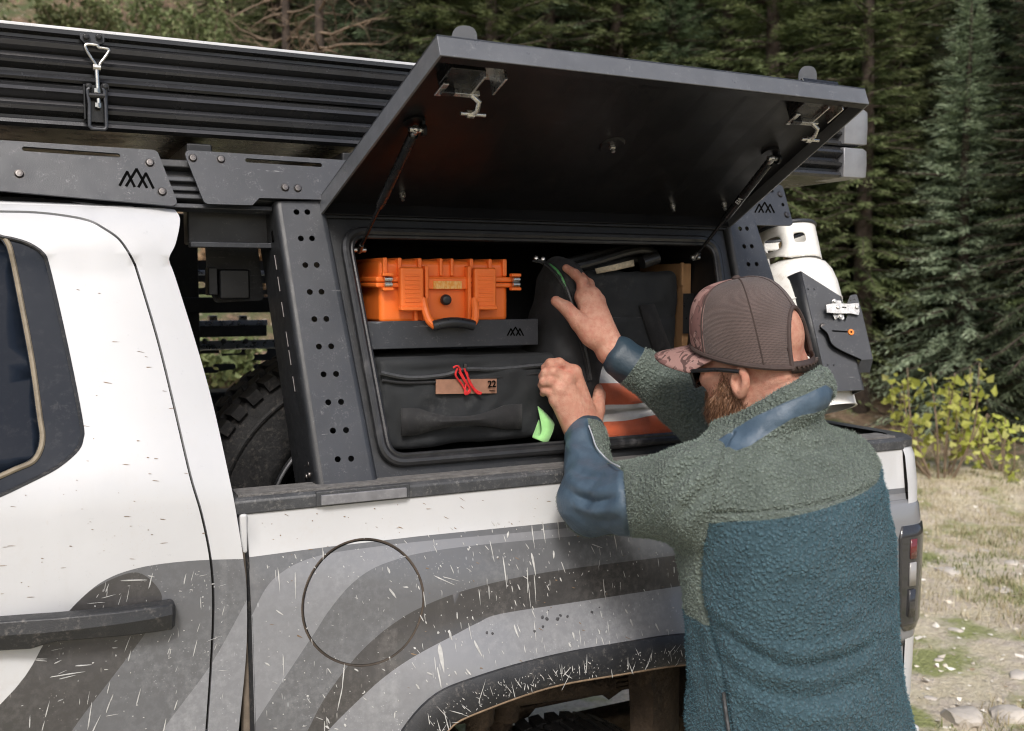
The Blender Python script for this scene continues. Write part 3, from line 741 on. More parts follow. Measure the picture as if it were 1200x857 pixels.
def okdoor(x, z): return inpoly(door_poly, [x], [z])[0] and not inpoly(win_poly, [x], [z])[0]
sp = []; spd = []
while len(sp) < 150:
    x, z = U(-.12, .30), 1.30 - abs(rng.normal(0, .13))
    if z > .9 and inpoly(d_all, [x], [z])[0]: sp.append((x, z, .003 + .030 * rng.random() ** 4, .0012 + .0022 * rng.random() ** 2, rng.choice([1.25, 1.4, -.1, .15]) + U(-.25, .25), True))
for px, py, L, a in [(105, 840, .05, 1.4), (112, 850, .04, 1.1), (128, 825, .03, 1.2), (162, 818, .032, 1.3), (193, 850, .03, 1.35), (35, 845, .02, 1.5), (157, 680, .05, -.1), (80, 790, .05, 0)]:
    q = atg(px, py, g_cab); sp.append((q[0], q[2], L, .003, a, True))
splash('door_mud', door, M['mud'], g_cab, sp, .0008)
while len(spd) < 70:
    x, z = U(-.12, .27), U(1.22, 1.62) if rng.random() < .85 else U(1.6, 1.8)
    if okdoor(x, z) and not inpoly(d_all, [x], [z])[0]: spd.append((x, z, .002 + .014 * rng.random() ** 3, .0010 + .0014 * rng.random() ** 2, -.12 + U(-.15, .15), True))
splash('door_fleck', door, M['mudbrown'], g_cab, spd, .0006)
# ------------------------------------------------------------------ bed rack
def bolt(name, p, nrm, r, parent, mat=None, h=.004):
    p, nrm = np.asarray(p), np.asarray(nrm)
    d = nrm / np.linalg.norm(nrm)
    prof = [(0, h), (r * .45, h), (r * .45, h * .45), (r * .5, h * .45), (r * .5, h), (r * .8, h * .95), (r, h * .45), (r, 0), (r * 1.25, 0), (r * 1.25, -.002)]
    return obj(name, lathe(prof, p, d, 12), mat or M['bolt'], parent, smooth=True, sharp=40)
bed_rack = thing('bed_rack', 'black steel bed rack with perforated legs standing on the bed rails', 'rack', (1.1, .06, 1.41))
rfr = lambda wo=0.0: (lambda u, v, q=0.0: rack(u, v, wo + q))
def leg(bl, br, tr_, tl_, depth, holes_n, side):
    # folded channel: face with two columns of holes, a rounded bend, two returns
    root = None
    wo = .012
    c = [np.array(pp(*p, wo)) for p in (bl, br, tr_, tl_)]
    rows = []
    for i in range(holes_n):
        t = (.085 + .875 * i / (holes_n - 1)); L = c[0] * (1 - t) + c[3] * t; R_ = c[1] * (1 - t) + c[2] * t
        for k in (.36, .64): rows.append(circle(*(L * (1 - k) + R_ * k), .0062, 12))
    face = obj('leg', plate([tuple(x) for x in c], rows, .004, rfr(wo)), M['steel_gry'], bed_rack, bevel=0)
    for a, b, s_ in ((c[0], c[3], -1), (c[1], c[2], 1)):
        prof = []
        for k in range(6):
            an = math.pi / 2 * k / 5; prof.append((s_ * .014 * math.sin(an), -.014 * (1 - math.cos(an))))
        prof.append((s_ * .014, -depth)); prof.append((s_ * .011, -depth)); prof += [(s_ * .010, -.014), (s_ * .0, -.004)]
        rings = [[rack(e[0] + du, e[1], wo + dw) for du, dw in prof] for e in (a, a * .5 + b * .5, b)]
        obj('leg_return', loft(rings), M['steel_blk' if s_ < 0 else 'steel_gry'], face, smooth=True, sharp=35, fix=True)
    return face, c
lg, lc = leg((380, 569), (437, 566), (374, 236), (329, 236), .165, 10, 0)
wv = [rack(lc[0][0] * (1 - t) + lc[3][0] * t - .0152, lc[0][1] * (1 - t) + lc[3][1] * t, -.040) for t in np.linspace(.34, .86, 40)]
for a0 in (0, 7, 12, 20, 27, 33): obj('weld_bead', tube(wv[a0:a0 + 5], .0016, 6), M['bolt'], lg, smooth=True)
q = rack(lc[3][0] * .9 + lc[0][0] * .1 - .015, lc[3][1] * .9 + lc[0][1] * .1, -.035)
obj('leg_slot', box(q, (.002, .011, .022), (1, 0, 0), tuple(RW), tuple(RV)), M['cut'], lg)
for k in range(4): bolt('leg_bolt', rack(lc[0][0] * .975 + lc[3][0] * .025 - .015 + .001 * k, lc[0][1] + .028 + .022 * (k // 2), -.03 - .025 * (k % 2)), (-1, 0, 0), .007, lg)
rg, rc_ = leg((905, 530), (968, 526), (882.5, 257.5), (855, 258), .115, 12, 1)
# gusset wing behind the front leg, inner upright
wing = [pp(345, 400), pp(352, 545), pp(322, 540), pp(320, 400)]
# top side plates with slots, bolts and the three-peak mark
def peaks(name, cx, cy, wpx, wo, parent, mat, frm=None, slope=0.0):
    frm = frm or (lambda x, y, q: rack(*pp(x, y, wo), wo + q)); k = wpx / 2.0; bars = []
    def S(a, b):
        a, b = np.array(a, float), np.array(b, float); t = (b - a) / np.linalg.norm(b - a); n = np.array([-t[1], t[0]]) * .075; l = []
        a = a - t * .03; b = b + t * .03
        P2 = [a + n, b + n, b - n, a - n]
        fr = [frm(cx + p[0] * k, cy - p[1] * k + p[0] * k * slope, .0007) for p in P2]; bk = [frm(cx + p[0] * k, cy - p[1] * k + p[0] * k * slope, -.0002) for p in P2]
        bars.append((fr + bk, [(0, 1, 2, 3), (7, 6, 5, 4), (0, 4, 5, 1), (1, 5, 6, 2), (2, 6, 7, 3), (3, 7, 4, 0)]))
    S((-.98, -.45), (-.55, .38)); S((-.55, .38), (-.12, -.45)); S((-.60, -.45), (0, .58)); S((0, .58), (.60, -.45)); S((.12, -.45), (.55, .38)); S((.55, .38), (.98, -.45))
    return obj(name, merge(*bars), mat, parent, fix=True)
def side_plate_(pts, slots, bolts, wo, mat, r=.012, thick=.005):
    uv = [pp(*p, wo) for p in pts]
    h = [slot(*pp(a, b, wo), *pp(c_, d_, wo), .0045) for a, b, c_, d_ in slots]
    o = obj('side_plate', plate([tuple(p) for p in rrect(uv, r, 4)], h, thick, rfr(wo)), mat, bed_rack)
    for b in bolts: bolt('bolt', rack(*pp(*b, wo), wo), RW, .0075, o)
    return o
p1 = side_plate_([(-130, 156), (184, 176), (210, 242), (-130, 212)], [(29, 174.5, 138, 182.5)], [(175.5, 191), (190, 225), (22.5, 204)], .030, M['steel_gry'])
peaks('peak_mark', 160, 210, 40, .030, p1, M['cut'], slope=.08)
p2 = side_plate_([(214.5, 175.7), (470, 192), (470, 238), (376, 234), (304, 232), (296, 240.5), (240, 239)], [(290, 188, 375, 193.5)], [(226, 185.5), (259, 187), (334, 220), (349, 221)], .022, M['steel_gry'], [.012, .01, .01, .004, .004, .004, .012])
p3 = side_plate_([(800, 205), (917, 217), (930, 264.5), (800, 262)], [(896, 223, 905, 224)], [(914, 228), (922, 252)], .008, M['steel_gry'])
peaks('peak_mark', 896, 244, 23, .008, p3, M['cut'], slope=.02)
bolt('plate_hole', rack(*pp(917.5, 240, .008), .0082), RW, .004, p3, M['cut'], .0006)
# longitudinal and cross beams under the tent
obj('top_beam', merge(rbox(-.2, 1.78, .60, .66, -.06, -.02, rack), rbox(-.2, 1.78, .655, .672, -.08, .0, rack)), M['steel_blk'], bed_rack, bevel=.003)
obj('channel_bar', merge(*[rbox(.0, .6, .575 + .018 * k, .585 + .018 * k, -.035, -.012 + .004 * (k % 2), rack) for k in range(4)]), M['steel_gry'], bed_rack, bevel=.002)
for xx in (.30, .62, 1.25, 1.68): obj('cross_beam', bb(xx, xx + .05, .30, 1.70, 2.02, 2.085), M['steel_blk'], bed_rack, bevel=.004)
# beam, hanging bracket and boxes seen through the gap behind the cab
g0 = at(200, 270, .34); g1 = at(330, 262, .34)
obj('header_beam', bb(.30, .62, .31, .37, 1.885, 1.965), M['steel_blk'], bed_rack, bevel=.004)
obj('header_angle', bb(.30, .50, .28, .31, 1.877, 1.888), M['steel_gry'], bed_rack, bevel=.002)
hb = obj('hanging_bracket', plate([tuple(p) for p in rrect([(a[0], a[2]) for a in (at(240, 278, .46), at(300, 272, .46), at(310, 352, .46), at(252, 355, .46), at(244, 335, .46))], .012, 4)], [], .006, frame((0, .46, 0), (1, 0, 0), (0, 0, 1), (0, -1, 0))), M['steel_gry'], bed_rack)
a = at(270, 332, .44); obj('bracket_box', bb(a[0] - .03, a[0] + .035, .40, .455, a[2] - .035, a[2] + .03), M['steel_blk'], hb, bevel=.005)
a = at(247, 330, .43); obj('bracket_tab', bb(a[0] - .008, a[0] + .012, .41, .455, a[2] - .03, a[2] + .03), M['steel_blk'], hb, bevel=.003)
# far side of the rack: slotted panels and rails, some made pale to look sunlit
YF = 1.93
M['farplate'] = pm('grey_slotted_panel', (.05, .052, .056), .45, 0, .2, 8)
M['faredge'] = pm('sunlit_tone_edge', (.82, .82, .80), .5, 0, .1, 20)
def farp(y0, y1, slots, name='far_panel'):
    a, b = at(320, y0, YF)[2], at(320, y1, YF)[2]; hs = []
    for px, py, L in slots:
        q = at(px, py, YF); hs.append(slot(q[0] - L, q[2], q[0] + L, q[2], .011))
    return obj(name, plate([(.36, b), (1.9, b), (1.9, a), (.36, a)], hs, .004, frame((0, YF, 0), (1, 0, 0), (0, 0, 1), (0, -1, 0))), M['farplate'], bed_rack)
farp(306, 345, [(222, 334, .045), (262, 335, .05), (305, 336, .05)])
farp(404, 446, [(222, 411, .03), (247, 418, .03), (270, 411, .03), (285, 419, .03), (263, 430, .03), (300, 412, .03), (243, 434, .03), (310, 430, .03)])
M['slat'] = pm('sunlit_tone_metal', (.80, .80, .80), .30, .9, .08, 20)  # pale metal on tilted slats stands in for sunlight on them
def silver(px0, px1, y0, y1):
    a, b = at(px0, y0, YF - .06), at(px1, y1, YF - .06); h = (a[2] - b[2]); return obj('far_slat', rbox(a[0], b[0], 0, h, -.01, 0, frame((0, YF - .06, b[2]), (1, 0, 0), (0, .42, .91), (0, -.91, .42))), M['slat'], bed_rack, bevel=.001)
def farbar(px0, px1, y0, y1, Y, d, m, name='far_rail'):
    a, b = at(px0, y0, Y), at(px1, y1, Y); return obj(name, bb(a[0], b[0], Y, Y + d, b[2], a[2]), m, bed_rack, bevel=.003)
silver(196, 330, 316, 322); farbar(196, 330, 349, 366, YF - .12, .08, M['steel_blk'])
fb = farbar(200, 313, 378, 394, YF, .05, M['steel_gry']); a = at(200, 376, YF); b = at(313, 378, YF)
obj('rail_top_edge', rbox(a[0], b[0], 0, .02, -.006, 0, frame((0, YF - .01, b[2] - .008), (1, 0, 0), (0, .42, .91), (0, -.91, .42))), M['slat'], fb, bevel=.001)  # pale strip paints sky light along the rail's top
silver(196, 335, 400, 407)
for px in (240, 262, 288): a = at(px, 400, YF - .06); bolt('bolt', (a[0], YF - .062, a[2]), (0, -1, 0), .008, bed_rack)
for px in (250, 285): a = at(px, 374, YF); obj('rail_clip', bb(a[0] - .015, a[0] + .015, YF - .0, YF + .04, a[2] - .008, a[2] + .012), M['zinc'], fb, bevel=.002)
for xx in (.45, 1.7): obj('far_leg', bb(xx, xx + .10, 1.84, 1.92, RZ, 2.05), M['steel_blk'], bed_rack, bevel=.004)

# ------------------------------------------------------------------ spare wheel standing in the bed
spare = thing('spare_wheel', 'black knobbly spare tyre standing in the truck bed behind the cab', 'tyre', (.78, .70, .76))
tyre_parts(spare, (.775, .74, 1.21), (0.06, 1, 0), .445, .30)
M['rimring'] = pm('rim_edge', (.24, .24, .25), .35, .6, .2, 20)
obj('rim', lathe([(.258, -.125), (.262, -.150), (.25, -.155), (.235, -.14), (.22, -.08), (.06, -.06), (0, -.06)], (.775, .74, 1.21), (0.06, 1, 0), 48), M['blackmetal'], spare, smooth=True, sharp=40)
obj('rim_edge', tube([(.775 + .262 * math.cos(a), .585 - .0157 * math.cos(a), 1.21 + .262 * math.sin(a)) for a in np.linspace(0, 2 * math.pi, 64, endpoint=False)], .004, 6, closed=True), M['rimring'], spare, smooth=True)

# ------------------------------------------------------------------ rooftop tent: two ribbed aluminium shells
tent = thing('rooftop_tent', 'closed black clamshell rooftop tent with ribbed aluminium sides above the cab', 'tent', (.8, .30, 2.10))
M['alu_blk'] = pm('black_anodised_extrusion', (.045, .046, .049), .24, .5, .12, 6, .0002, 500, dirt=((.14, .13, .12), .12, 200))
M['edge_glint'] = pm('shell_edge_glint', (.66, .66, .66), .35, .4, .1, 10)  # pale tone stands in for the glint along the shell's top edge
M['cap_grey'] = pm('grey_corner_casting', (.30, .30, .31), .42, .5, .2, 12, .0004, 200)
YT, X0, X1 = .30, -1.05, 2.085
def shell(z0, prof, name):
    # prof: (outset, height) polyline of the side face; mirrored on the far side of the tent
    near = [(YT - o, z0 + h) for o, h in prof]; farp_ = [(1.72 + o, z0 + h) for o, h in prof[::-1]]
    rings = [[(x, y, z) for y, z in near + farp_] for x in (X0, .2, 1.0, X1)]
    return obj(name, loft(rings), M['alu_blk'], tent, smooth=True, sharp=20, fix=True)
up_p = [(-.02, .0), (.006, .0), (.010, .005), (.004, .013), (-.006, .016), (-.006, .021), (.010, .030), (.011, .035), (-.004, .044), (-.006, .052), (.011, .061), (.012, .070), (-.002, .078), (-.002, .084), (.014, .088), (.014, .096), (-.03, .102), (-.2, .108)]
lo_p = [(-.2, -.002), (.0, .0), (.011, .006), (.008, .013), (-.006, .017), (-.006, .022), (.012, .031), (.013, .038), (-.002, .045), (-.004, .052), (.012, .062), (.016, .066), (.012, .073), (.002, .080), (.0, .084), (-.02, .084)]
us = shell(2.183, up_p, 'upper_shell'); ls = shell(2.097, lo_p, 'lower_shell')
obj('shell_edge', rbox(X0, X1, 0, .006, 0, .012, frame((0, YT - .012, 2.279), (1, 0, 0), (0, 0, 1), (0, 1, 0))), M['edge_glint'], us, bevel=.001)
obj('shell_gasket', bb(X0 + .01, X1 - .01, YT + .012, 1.70, 2.178, 2.188), M['rubber'], tent)
for sh, z0, z1 in ((us, 2.187, 2.283), (ls, 2.097, 2.177)):
    zm = (z0 + z1) / 2
    obj('corner_cap', loft([[(x, YT - .018 + b, z0 + c_), (x, YT - .020 + b, zm), (x, YT - .018 + b, z1 - c_), (x, YT + .05, z1 - c_ + .002), (x, 1.0, z1 - c_ + .004), (x, 1.74, z1 - c_), (x, 1.74, z0 + c_), (x, YT + .05, z0 + c_ - .001)] for x, b, c_ in ((X1 - .06, .0, 0), (X1 + .01, .0, .0), (X1 + .035, .012, .004), (X1 + .042, .03, .012))]), M['cap_grey'], sh, smooth=True, sharp=35, bevel=.003, fix=True)
def tent_latch(px, parent):
    lt = obj('latch', bb(-.001, .001, -.001, .001, -.001, .001), M['blackmetal'], tent) if False else None
    Yl = YT - .016
    def L(x, y, o=0.0): q = at(x, y, Yl - o); return q
    hk = obj('latch_keeper', plate([tuple(t) for t in rrect([(L(a_, b_)[0], L(a_, b_)[2]) for a_, b_ in ((px - 20, 39), (px + 9, 41), (px + 9, 50), (px + 3, 53), (px - 12, 53), (px - 19, 46))], .003, 3)], [], .004, frame((0, Yl - .004, 0), (1, 0, 0), (0, 0, 1), (0, -1, 0))), M['steel_gry'], tent)
    for dx in (-12, 3): bolt('latch_bolt', L(px + dx, 43.5, .008), (0, -1, 0), .0055, hk, M['blackmetal'], .005)
    loop = [L(*p, .010) for p in ((px - 12, 52.5), (px + 1, 53.5), (px + 3, 56), (px + 14, 58), (px + 13, 63), (px + 5, 74), (px + 2, 80), (px - 2, 74), (px - 11, 60))]
    obj('latch_loop', tube(spline(loop, 5, True), .0028, 8, closed=True), M['zinc'], hk, smooth=True)
    obj('latch_rod', merge(cyl(L(px, 76, .012), L(px + 3, 127, .014), .0042, n=10), cyl(L(px - 4, 79, .012), L(px + 5, 80, .012), .006, n=10), cyl(L(px + 1, 104, .013), L(px + 1, 109, .013), .006, n=6), cyl(L(px + 2, 121, .014), L(px + 2, 126, .014), .006, n=6)), M['zinc'], hk, smooth=True, sharp=40)
    bs = obj('latch_base', merge(*[box(L(px + dx, 120, .004), (.004, .016, .066)) for dx in (-14, 12)], box(L(px - 1, 122, -.002), (.034, .004, .07))), M['blackmetal'], tent, bevel=.0015)
    for dx in (-9, 10): bolt('latch_bolt', L(px + dx, 102, .008), (0, -1, 0), .006, bs, M['blackmetal'], .008)
    lev = [L(*p, .016) for p in ((px - 11, 104), (px - 8, 122), (px - 8, 148), (px - 5, 151), (px + 10, 152), (px + 12, 149), (px + 11, 122), (px + 9, 105))]
    obj('latch_lever', tube(rrect(lev, .004, 3), .0032, 8), M['steel_gry'], bs, smooth=True)
    obj('latch_trunnion', cyl(L(px - 9, 112, .014), L(px + 10, 113, .014), .006, n=12), M['blackmetal'], bs, smooth=True, sharp=40)
tent_latch(113, tent)
# ------------------------------------------------------------------ side storage box with open hatch
pod = thing('storage_box', 'black side storage box in the bed rack with its hatch swung up open', 'storage box', (1.07, .3, 1.42))
oc = [pp(402, 267), pp(837, 290), None, pp(452, 541)]
vt = (oc[0][1] + oc[1][1]) / 2; vb = oc[3][1]
oc = [(oc[0][0], vt), (oc[1][0], vt), (oc[1][0] - .035, vb), (oc[3][0], vb)]
opening = [tuple(p) for p in rrect(oc, .045, 8)]
lo_u, hi_u = .555, 1.60
face_o = [(lo_u + .028, -.012), (hi_u - .028, -.012), (hi_u, .60), (lo_u, .60)]
obj('face_frame', plate(face_o, [opening], .006, rfr(-.004)), M['steel_blk'], pod)
obj('face_sill', rbox(.56, 1.60, -.030, -.008, -.02, .012, rack), M['steel_blk'], pod, bevel=.003)
# rubber trim: fat bulb with a clip groove
grow = lambda l, d: [tuple(p) for p in rrect([(oc[0][0] - d, oc[0][1] + d), (oc[1][0] + d, oc[1][1] + d), (oc[2][0] + d, oc[2][1] - d), (oc[3][0] - d, oc[3][1] - d)], .045 + d, 10)]
def dense(l, k=4):
    l = [np.asarray(p) for p in l]; return [l[i] * (1 - t / k) + l[(i + 1) % len(l)] * (t / k) for i in range(len(l)) for t in range(k)]
sl = obj('door_seal', tube([rack(*p, .006) for p in dense(grow(oc, .004))], .0105, 10, closed=True, upv=RW), M['rubber'], pod, smooth=True)
obj('seal_lip', tube([rack(*p, .008) for p in dense(grow(oc, -.008))], .0055, 8, closed=True, upv=RW), M['rubber'], sl, smooth=True)
# inner tub (walls go straight back into the bed)
DB = .46
fr_in = [(x, y) for x, y in opening]
def back_of(u, v, d): p = rack(u, v, -.006); return (p[0], p[1] + d, p[2])
obj('tub', loft([[back_of(*p, 0.0) for p in fr_in], [back_of(*p, DB * .5) for p in fr_in], [back_of(p[0], p[1], DB) for p in fr_in]], cap=False), M['inside'], pod, smooth=True, sharp=40)
v_, f_ = plate(fr_in, [], .004, lambda u, v, q=0: np.array(back_of(u, v, DB - .001 - q))); obj('tub_back', (v_, f_), M['inside'], pod)
for u in (.80, 1.05, 1.30): obj('back_batten', box(back_of(u, .27, DB - .012), (.035, .012, .40)), M['steel_blk'], pod, bevel=.003)
# shelf with folded front edge and mark
s0, s1 = at(432, 381, .18), at(660, 372, .18)
zs = s0[2]
shelf = obj('shelf', bb(.60, 1.02, .165, .60, zs - .006, zs), M['steel_blk'], pod, bevel=.002)
obj('shelf_lip', bb(.60, 1.02, .158, .165, zs - .050, zs + .008), M['steel_gry'], shelf, bevel=.002)
peaks('peak_mark', 604, 389, 19, 0, shelf, M['cut'], frm=lambda x, y, q: np.array([at(x, y, .1575)[0], .1575 - q, at(x, y, .1575)[2]]))
# hatch door
HU = np.array([rack(lo_u - .004, .598, .004), rack(hi_u + .0, .598, .004)])
UL, UR = np.array([.585, -.335, 2.187]), np.array([1.560, -.250, 2.203])
DU = (HU[1] - HU[0]) / np.linalg.norm(HU[1] - HU[0]); mid = (UL + UR) / 2 - (HU[0] + HU[1]) / 2
DV0 = mid / np.linalg.norm(mid); DN = np.cross(DU, DV0); DN = DN / np.linalg.norm(DN)
if DN[2] > 0: DN = -DN                          # towards the underside
def dr(u, v, q=0.0):                            # u 0..1 along the hinge, v 0..1 towards the free edge, q metres below the skin
    a = HU[0] * (1 - u) + HU[1] * u; b = UL * (1 - u) + UR * u; return a * (1 - v) + b * v + DN * q
def dpx(px, py, q=.0):                          # photograph point onto the hatch's inner face -> (u, v)
    u, v = .5, .5; d = ray(px, py)
    for _ in range(60):
        p = dr(u, v, q) - CAM; k = p @ d / (d @ d); e = d * k - p
        Ju = (dr(u + 1e-4, v, q) - dr(u, v, q)) / 1e-4; Jv = (dr(u, v + 1e-4, q) - dr(u, v, q)) / 1e-4; n = np.cross(Ju, Jv)
        kk = np.dot(dr(u, v, q) - CAM, n) / np.dot(d, n); e = CAM + d * kk - dr(u, v, q)
        A_ = np.stack([Ju, Jv], 1); s_ = np.linalg.lstsq(A_, e, rcond=None)[0]; u += s_[0] * .8; v += s_[1] * .8
    return u, v
def slab(u0, u1, v0, v1, q0, q1, n=10):
    rings = []
    for i in range(n + 1):
        u = u0 + (u1 - u0) * i / n; rings.append([dr(u, v0, q0), dr(u, v1, q0), dr(u, v1, q1), dr(u, v0, q1)])
    return loft(rings)
T_ = .037
M['hatch_edge'] = pm('worn_skylit_edge_coat', (.105, .11, .12), .36, 0, .15, 10, .0004, 900, dirt=((.4, .4, .4), .15, 260), scratch=.6)  # base grey raised in place of sky light on edges; scratches are wear
hatch = obj('hatch_door', slab(0, 1, 0, 1, 0, .003), M['steel_gry'], pod, fix=True)
M['hatch_in'] = pm('satin_black_inner_skin', (.007, .007, .008), .38, 0, .25, 4, .0003, 600, scratch=.06, spec=.22)
obj('inner_skin', slab(.006, .994, .006, .99, .006, .011), M['hatch_in'], hatch, fix=True)
for a in ((0, 1, .9945, 1.0, 0, T_), (0, .0045, .0, .9945, 0, T_), (.9955, 1, 0, .9945, 0, T_), (.0045, .9955, 0, .010, 0, T_)):
    obj('folded_edge', slab(*a), M['hatch_edge' if a[3] > .5 else 'hatch_in'], hatch, bevel=.0015, fix=True)
obj('edge_lip', slab(.0045, .9955, .968, .9945, T_ - .002, T_), M['hatch_in'], hatch, fix=True)
# piano hinge and its leaf
hg = obj('hinge_leaf', rbox(lo_u, hi_u, .557, .600, .0, .006, rack), M['steel_blk'], pod, bevel=.001)
obj('hinge_pin', merge(*[cyl(rack(lo_u + .02 + i * .052, .598, .008), rack(lo_u + .068 + i * .052, .598, .008), .006, n=10) for i in range(19)]), M['steel_blk'], hg, smooth=True, sharp=40)
for px, py in ((424, 243), (437, 243.5), (632, 252), (642, 252.5), (760, 259)): bolt('hinge_bolt', rack(*pp(px, py + 4, .006), .006), RW, .005, hg, M['steel_blk'], .003)
def on_hatch(px, py, q): u, v = dpx(px, py, q); return dr(u, v, q)
# studs on the inner skin
for px, py in ((717, 169), (788, 240), (471, 226), (848, 238)):
    p = on_hatch(px, py, .011); big = px == 717
    obj('stud', merge(cyl(p, p + DN * .004, .010 if big else .007, n=12), cyl(p + DN * .004, p + DN * .010, .007, n=6), cyl(p + DN * .010, p + DN * .018, .004, n=8)), M['zinc'], hatch, smooth=True, sharp=35)
    if big: obj('stud_boss', cyl(p - DN * .0, p + DN * .005, .028, .024, n=24), M['hatch_in'], hatch, smooth=True, sharp=40)
# gas struts
def strut(p0, p1, name, text=False):
    p0, p1 = np.asarray(p0), np.asarray(p1); d = (p1 - p0); L = np.linalg.norm(d); d = d / L
    s_ = obj(name, merge(cyl(p0 + d * .015, p0 + d * (L * .56), .0095, n=16)), M['blackmetal'], pod, smooth=True, sharp=40)
    obj('strut_rod', cyl(p0 + d * (L * .56), p1 - d * .012, .0042, n=12), M['blackmetal'], s_, smooth=True, sharp=40)
    obj('strut_cap', cyl(p0 + d * (L * .55), p0 + d * (L * .60), .0098, .0075, n=16), M['blackmetal'], s_, smooth=True, sharp=40)
    for p, sg in ((p0, 1), (p1, -1)):
        obj('ball_joint', merge(cyl(p - d * .004 * sg, p + d * .020 * sg, .0075, .0055, n=14), cyl(p + np.array([-.012, 0, 0]), p + np.array([.014, 0, 0]), .0055, n=12), lathe([(0, -.008), (.005, -.0065), (.008, 0), (.005, .0065), (0, .008)], p, (1, 0, 0), 12)), M['zinc'], s_, smooth=True, sharp=40)
    return s_
pA = on_hatch(487, 152, .030); pB = rack(*pp(421, 293, -.02), -.02)
strut(pA, pB, 'gas_strut')
pC = on_hatch(905, 186, .030); pD = rack(*pp(814, 302, -.02), -.02)
st2 = strut(pC, pD, 'gas_strut')
for p in (pA, pC):
    obj('strut_mount', merge(cyl(p - DN * .019, p - DN * .013, .020, n=20), cyl(p + np.array([.012, 0, 0]), p + np.array([.018, 0, 0]) , .011, n=14), box(p - DN * .009 + np.array([.014, 0, 0]), (.006, .016, .02))), M['hatch_in'], hatch, smooth=True, sharp=40)
def text_obj(name, s, size, o, ex, ey, mat, parent, depth=.0004, off=0.0):
    cu = bpy.data.curves.new(name, 'FONT'); cu.body = s; cu.size = size; cu.align_x = 'CENTER'; cu.align_y = 'CENTER'; cu.extrude = depth; cu.offset = off
    t = bpy.data.objects.new(name, cu); COL.objects.link(t); dg = bpy.context.evaluated_depsgraph_get()
    me = bpy.data.meshes.new_from_object(t.evaluated_get(dg)); bpy.data.objects.remove(t)
    ex, ey = np.asarray(ex, float), np.asarray(ey, float); ex /= np.linalg.norm(ex); ey = ey - ex * (ey @ ex); ey /= np.linalg.norm(ey); ez = np.cross(ex, ey); o = np.asarray(o)
    vv = [o + ex * v.co.x + ey * v.co.y + ez * v.co.z for v in me.vertices]; ff = [tuple(p.vertices) for p in me.polygons]
    return obj(name, (vv, ff), mat, parent)
dS = (pC - pD) / np.linalg.norm(pC - pD); tow = (CAM - (pC + pD) / 2); tow = tow - dS * (tow @ dS); tow /= np.linalg.norm(tow)
M['print'] = pm('white_print', (.6, .6, .6), .6)
text_obj('strut_print', 'EIA', .014, pC * .62 + pD * .38 + tow * .0098, dS, np.cross(tow, dS), M['print'], st2)
# paddle handles on top of the hatch, latch mechanisms below
def latch(px, py, flip):
    u, v = dpx(px, py, .012); o = dr(u, v, .011); vv = np.array(dr(u, 1, .011) - dr(u, .9, .011)); vv /= np.linalg.norm(vv); uu = DU
    fr = frame(o, uu * 1.35, vv * 1.35, DN * 1.2)
    L = obj('latch_mechanism', merge(rbox(-.034, .012, -.010, .030, 0, .020, fr), rbox(-.030, -.012, -.018, -.010, .0, .030, fr)), M['blackmetal'], hatch, bevel=.002)
    obj('latch_plate', merge(rbox(.010, .040, -.012, .026, .0, .002, fr), rbox(.038, .041, -.012, .026, .0, .026, fr), rbox(.010, .013, -.012, .026, .0, .026, fr)), M['zinc'], L, bevel=.0008)
    obj('latch_arm', merge(rbox(-.030, .022, -.020, -.012, .020, .028, fr), rbox(-.034, -.026, -.024, .004, .024, .027, fr), tube([fr(.012, -.016, .026), fr(.022, -.018, .034), fr(.024, -.030, .040), fr(.022, -.040, .040)], .005, 8)), M['zinc'], L, bevel=.001)
    obj('latch_pin', merge(cyl(fr(.006, -.040, .040), fr(.040, -.040, .040), .0035, n=10), cyl(fr(.014, -.040, .040), fr(.024, -.040, .040), .007, n=8)), M['zinc'], L, smooth=True, sharp=40)
    h = obj('latch_handle', plate([tuple(t) for t in rrect([(-.024, -.05), (.024, -.05), (.024, .062), (-.024, .062)], [.006, .006, .022, .022], 6)], [circle(.012, -.01, .003, 8)], .003, frame(o - DN * .014, uu * .9 + vv * .1, -DN * .9 + vv * .42, np.cross(uu, -DN))), M['hatch_edge'], hatch)
    obj('handle_pan', rbox(-.035, .035, -.045, .035, -.020, -.011, fr), M['blackmetal'], h, bevel=.002)
latch(545, 84, False); latch(948, 122, True)
# long strikers inside the opening
obj('striker', merge(cyl(rack(.66, .012, -.02), rack(.70, .012, -.02), .006)), M['zinc'], pod, smooth=True)

# ------------------------------------------------------------------ propane bottle and its bracket
tank = thing('propane_bottle', 'white steel propane bottle with handled collar strapped to the rack', 'gas bottle', tuple(at(1000, 470, .2)))
M['tankwhite'] = pm('white_tank_enamel', (.80, .79, .75), .35, 0, .05, 6, .0003, 60, dirt=((.42, .33, .24), .45, 60), coat=.2)
TA = np.array([0, TL / _n, 1 / _n]); TT = at(919, 272, .36)           # top of the collar on the axis
TB = TT - TA * .56
def tp(h): return TT - TA * h
RB = .112
prof = [(0, -.465), (RB * .8, -.46), (RB * .95, -.435), (RB, -.405), (RB, -.20), (RB * .985, -.165), (RB * .93, -.135), (RB * .82, -.112), (RB * .6, -.095), (.03, -.085), (0, -.084)]
obj('bottle_body', lathe(prof, TT, TA, 40), M['tankwhite'], tank, smooth=True, sharp=60)
obj('foot_ring', lathe([(RB * .8, -.455), (RB * .82, -.500), (RB * .84, -.505), (RB * .78, -.505), (RB * .78, -.455)], TT, TA, 40), M['tankwhite'], tank, smooth=True, sharp=40)
d_, e_, g_ = perp(TA)
def cyfr(R_): return lambda u, v, q=0.0: TT + TA * v + (e_ * math.cos(u / R_) + g_ * math.sin(u / R_)) * (R_ + q)
CR = .083
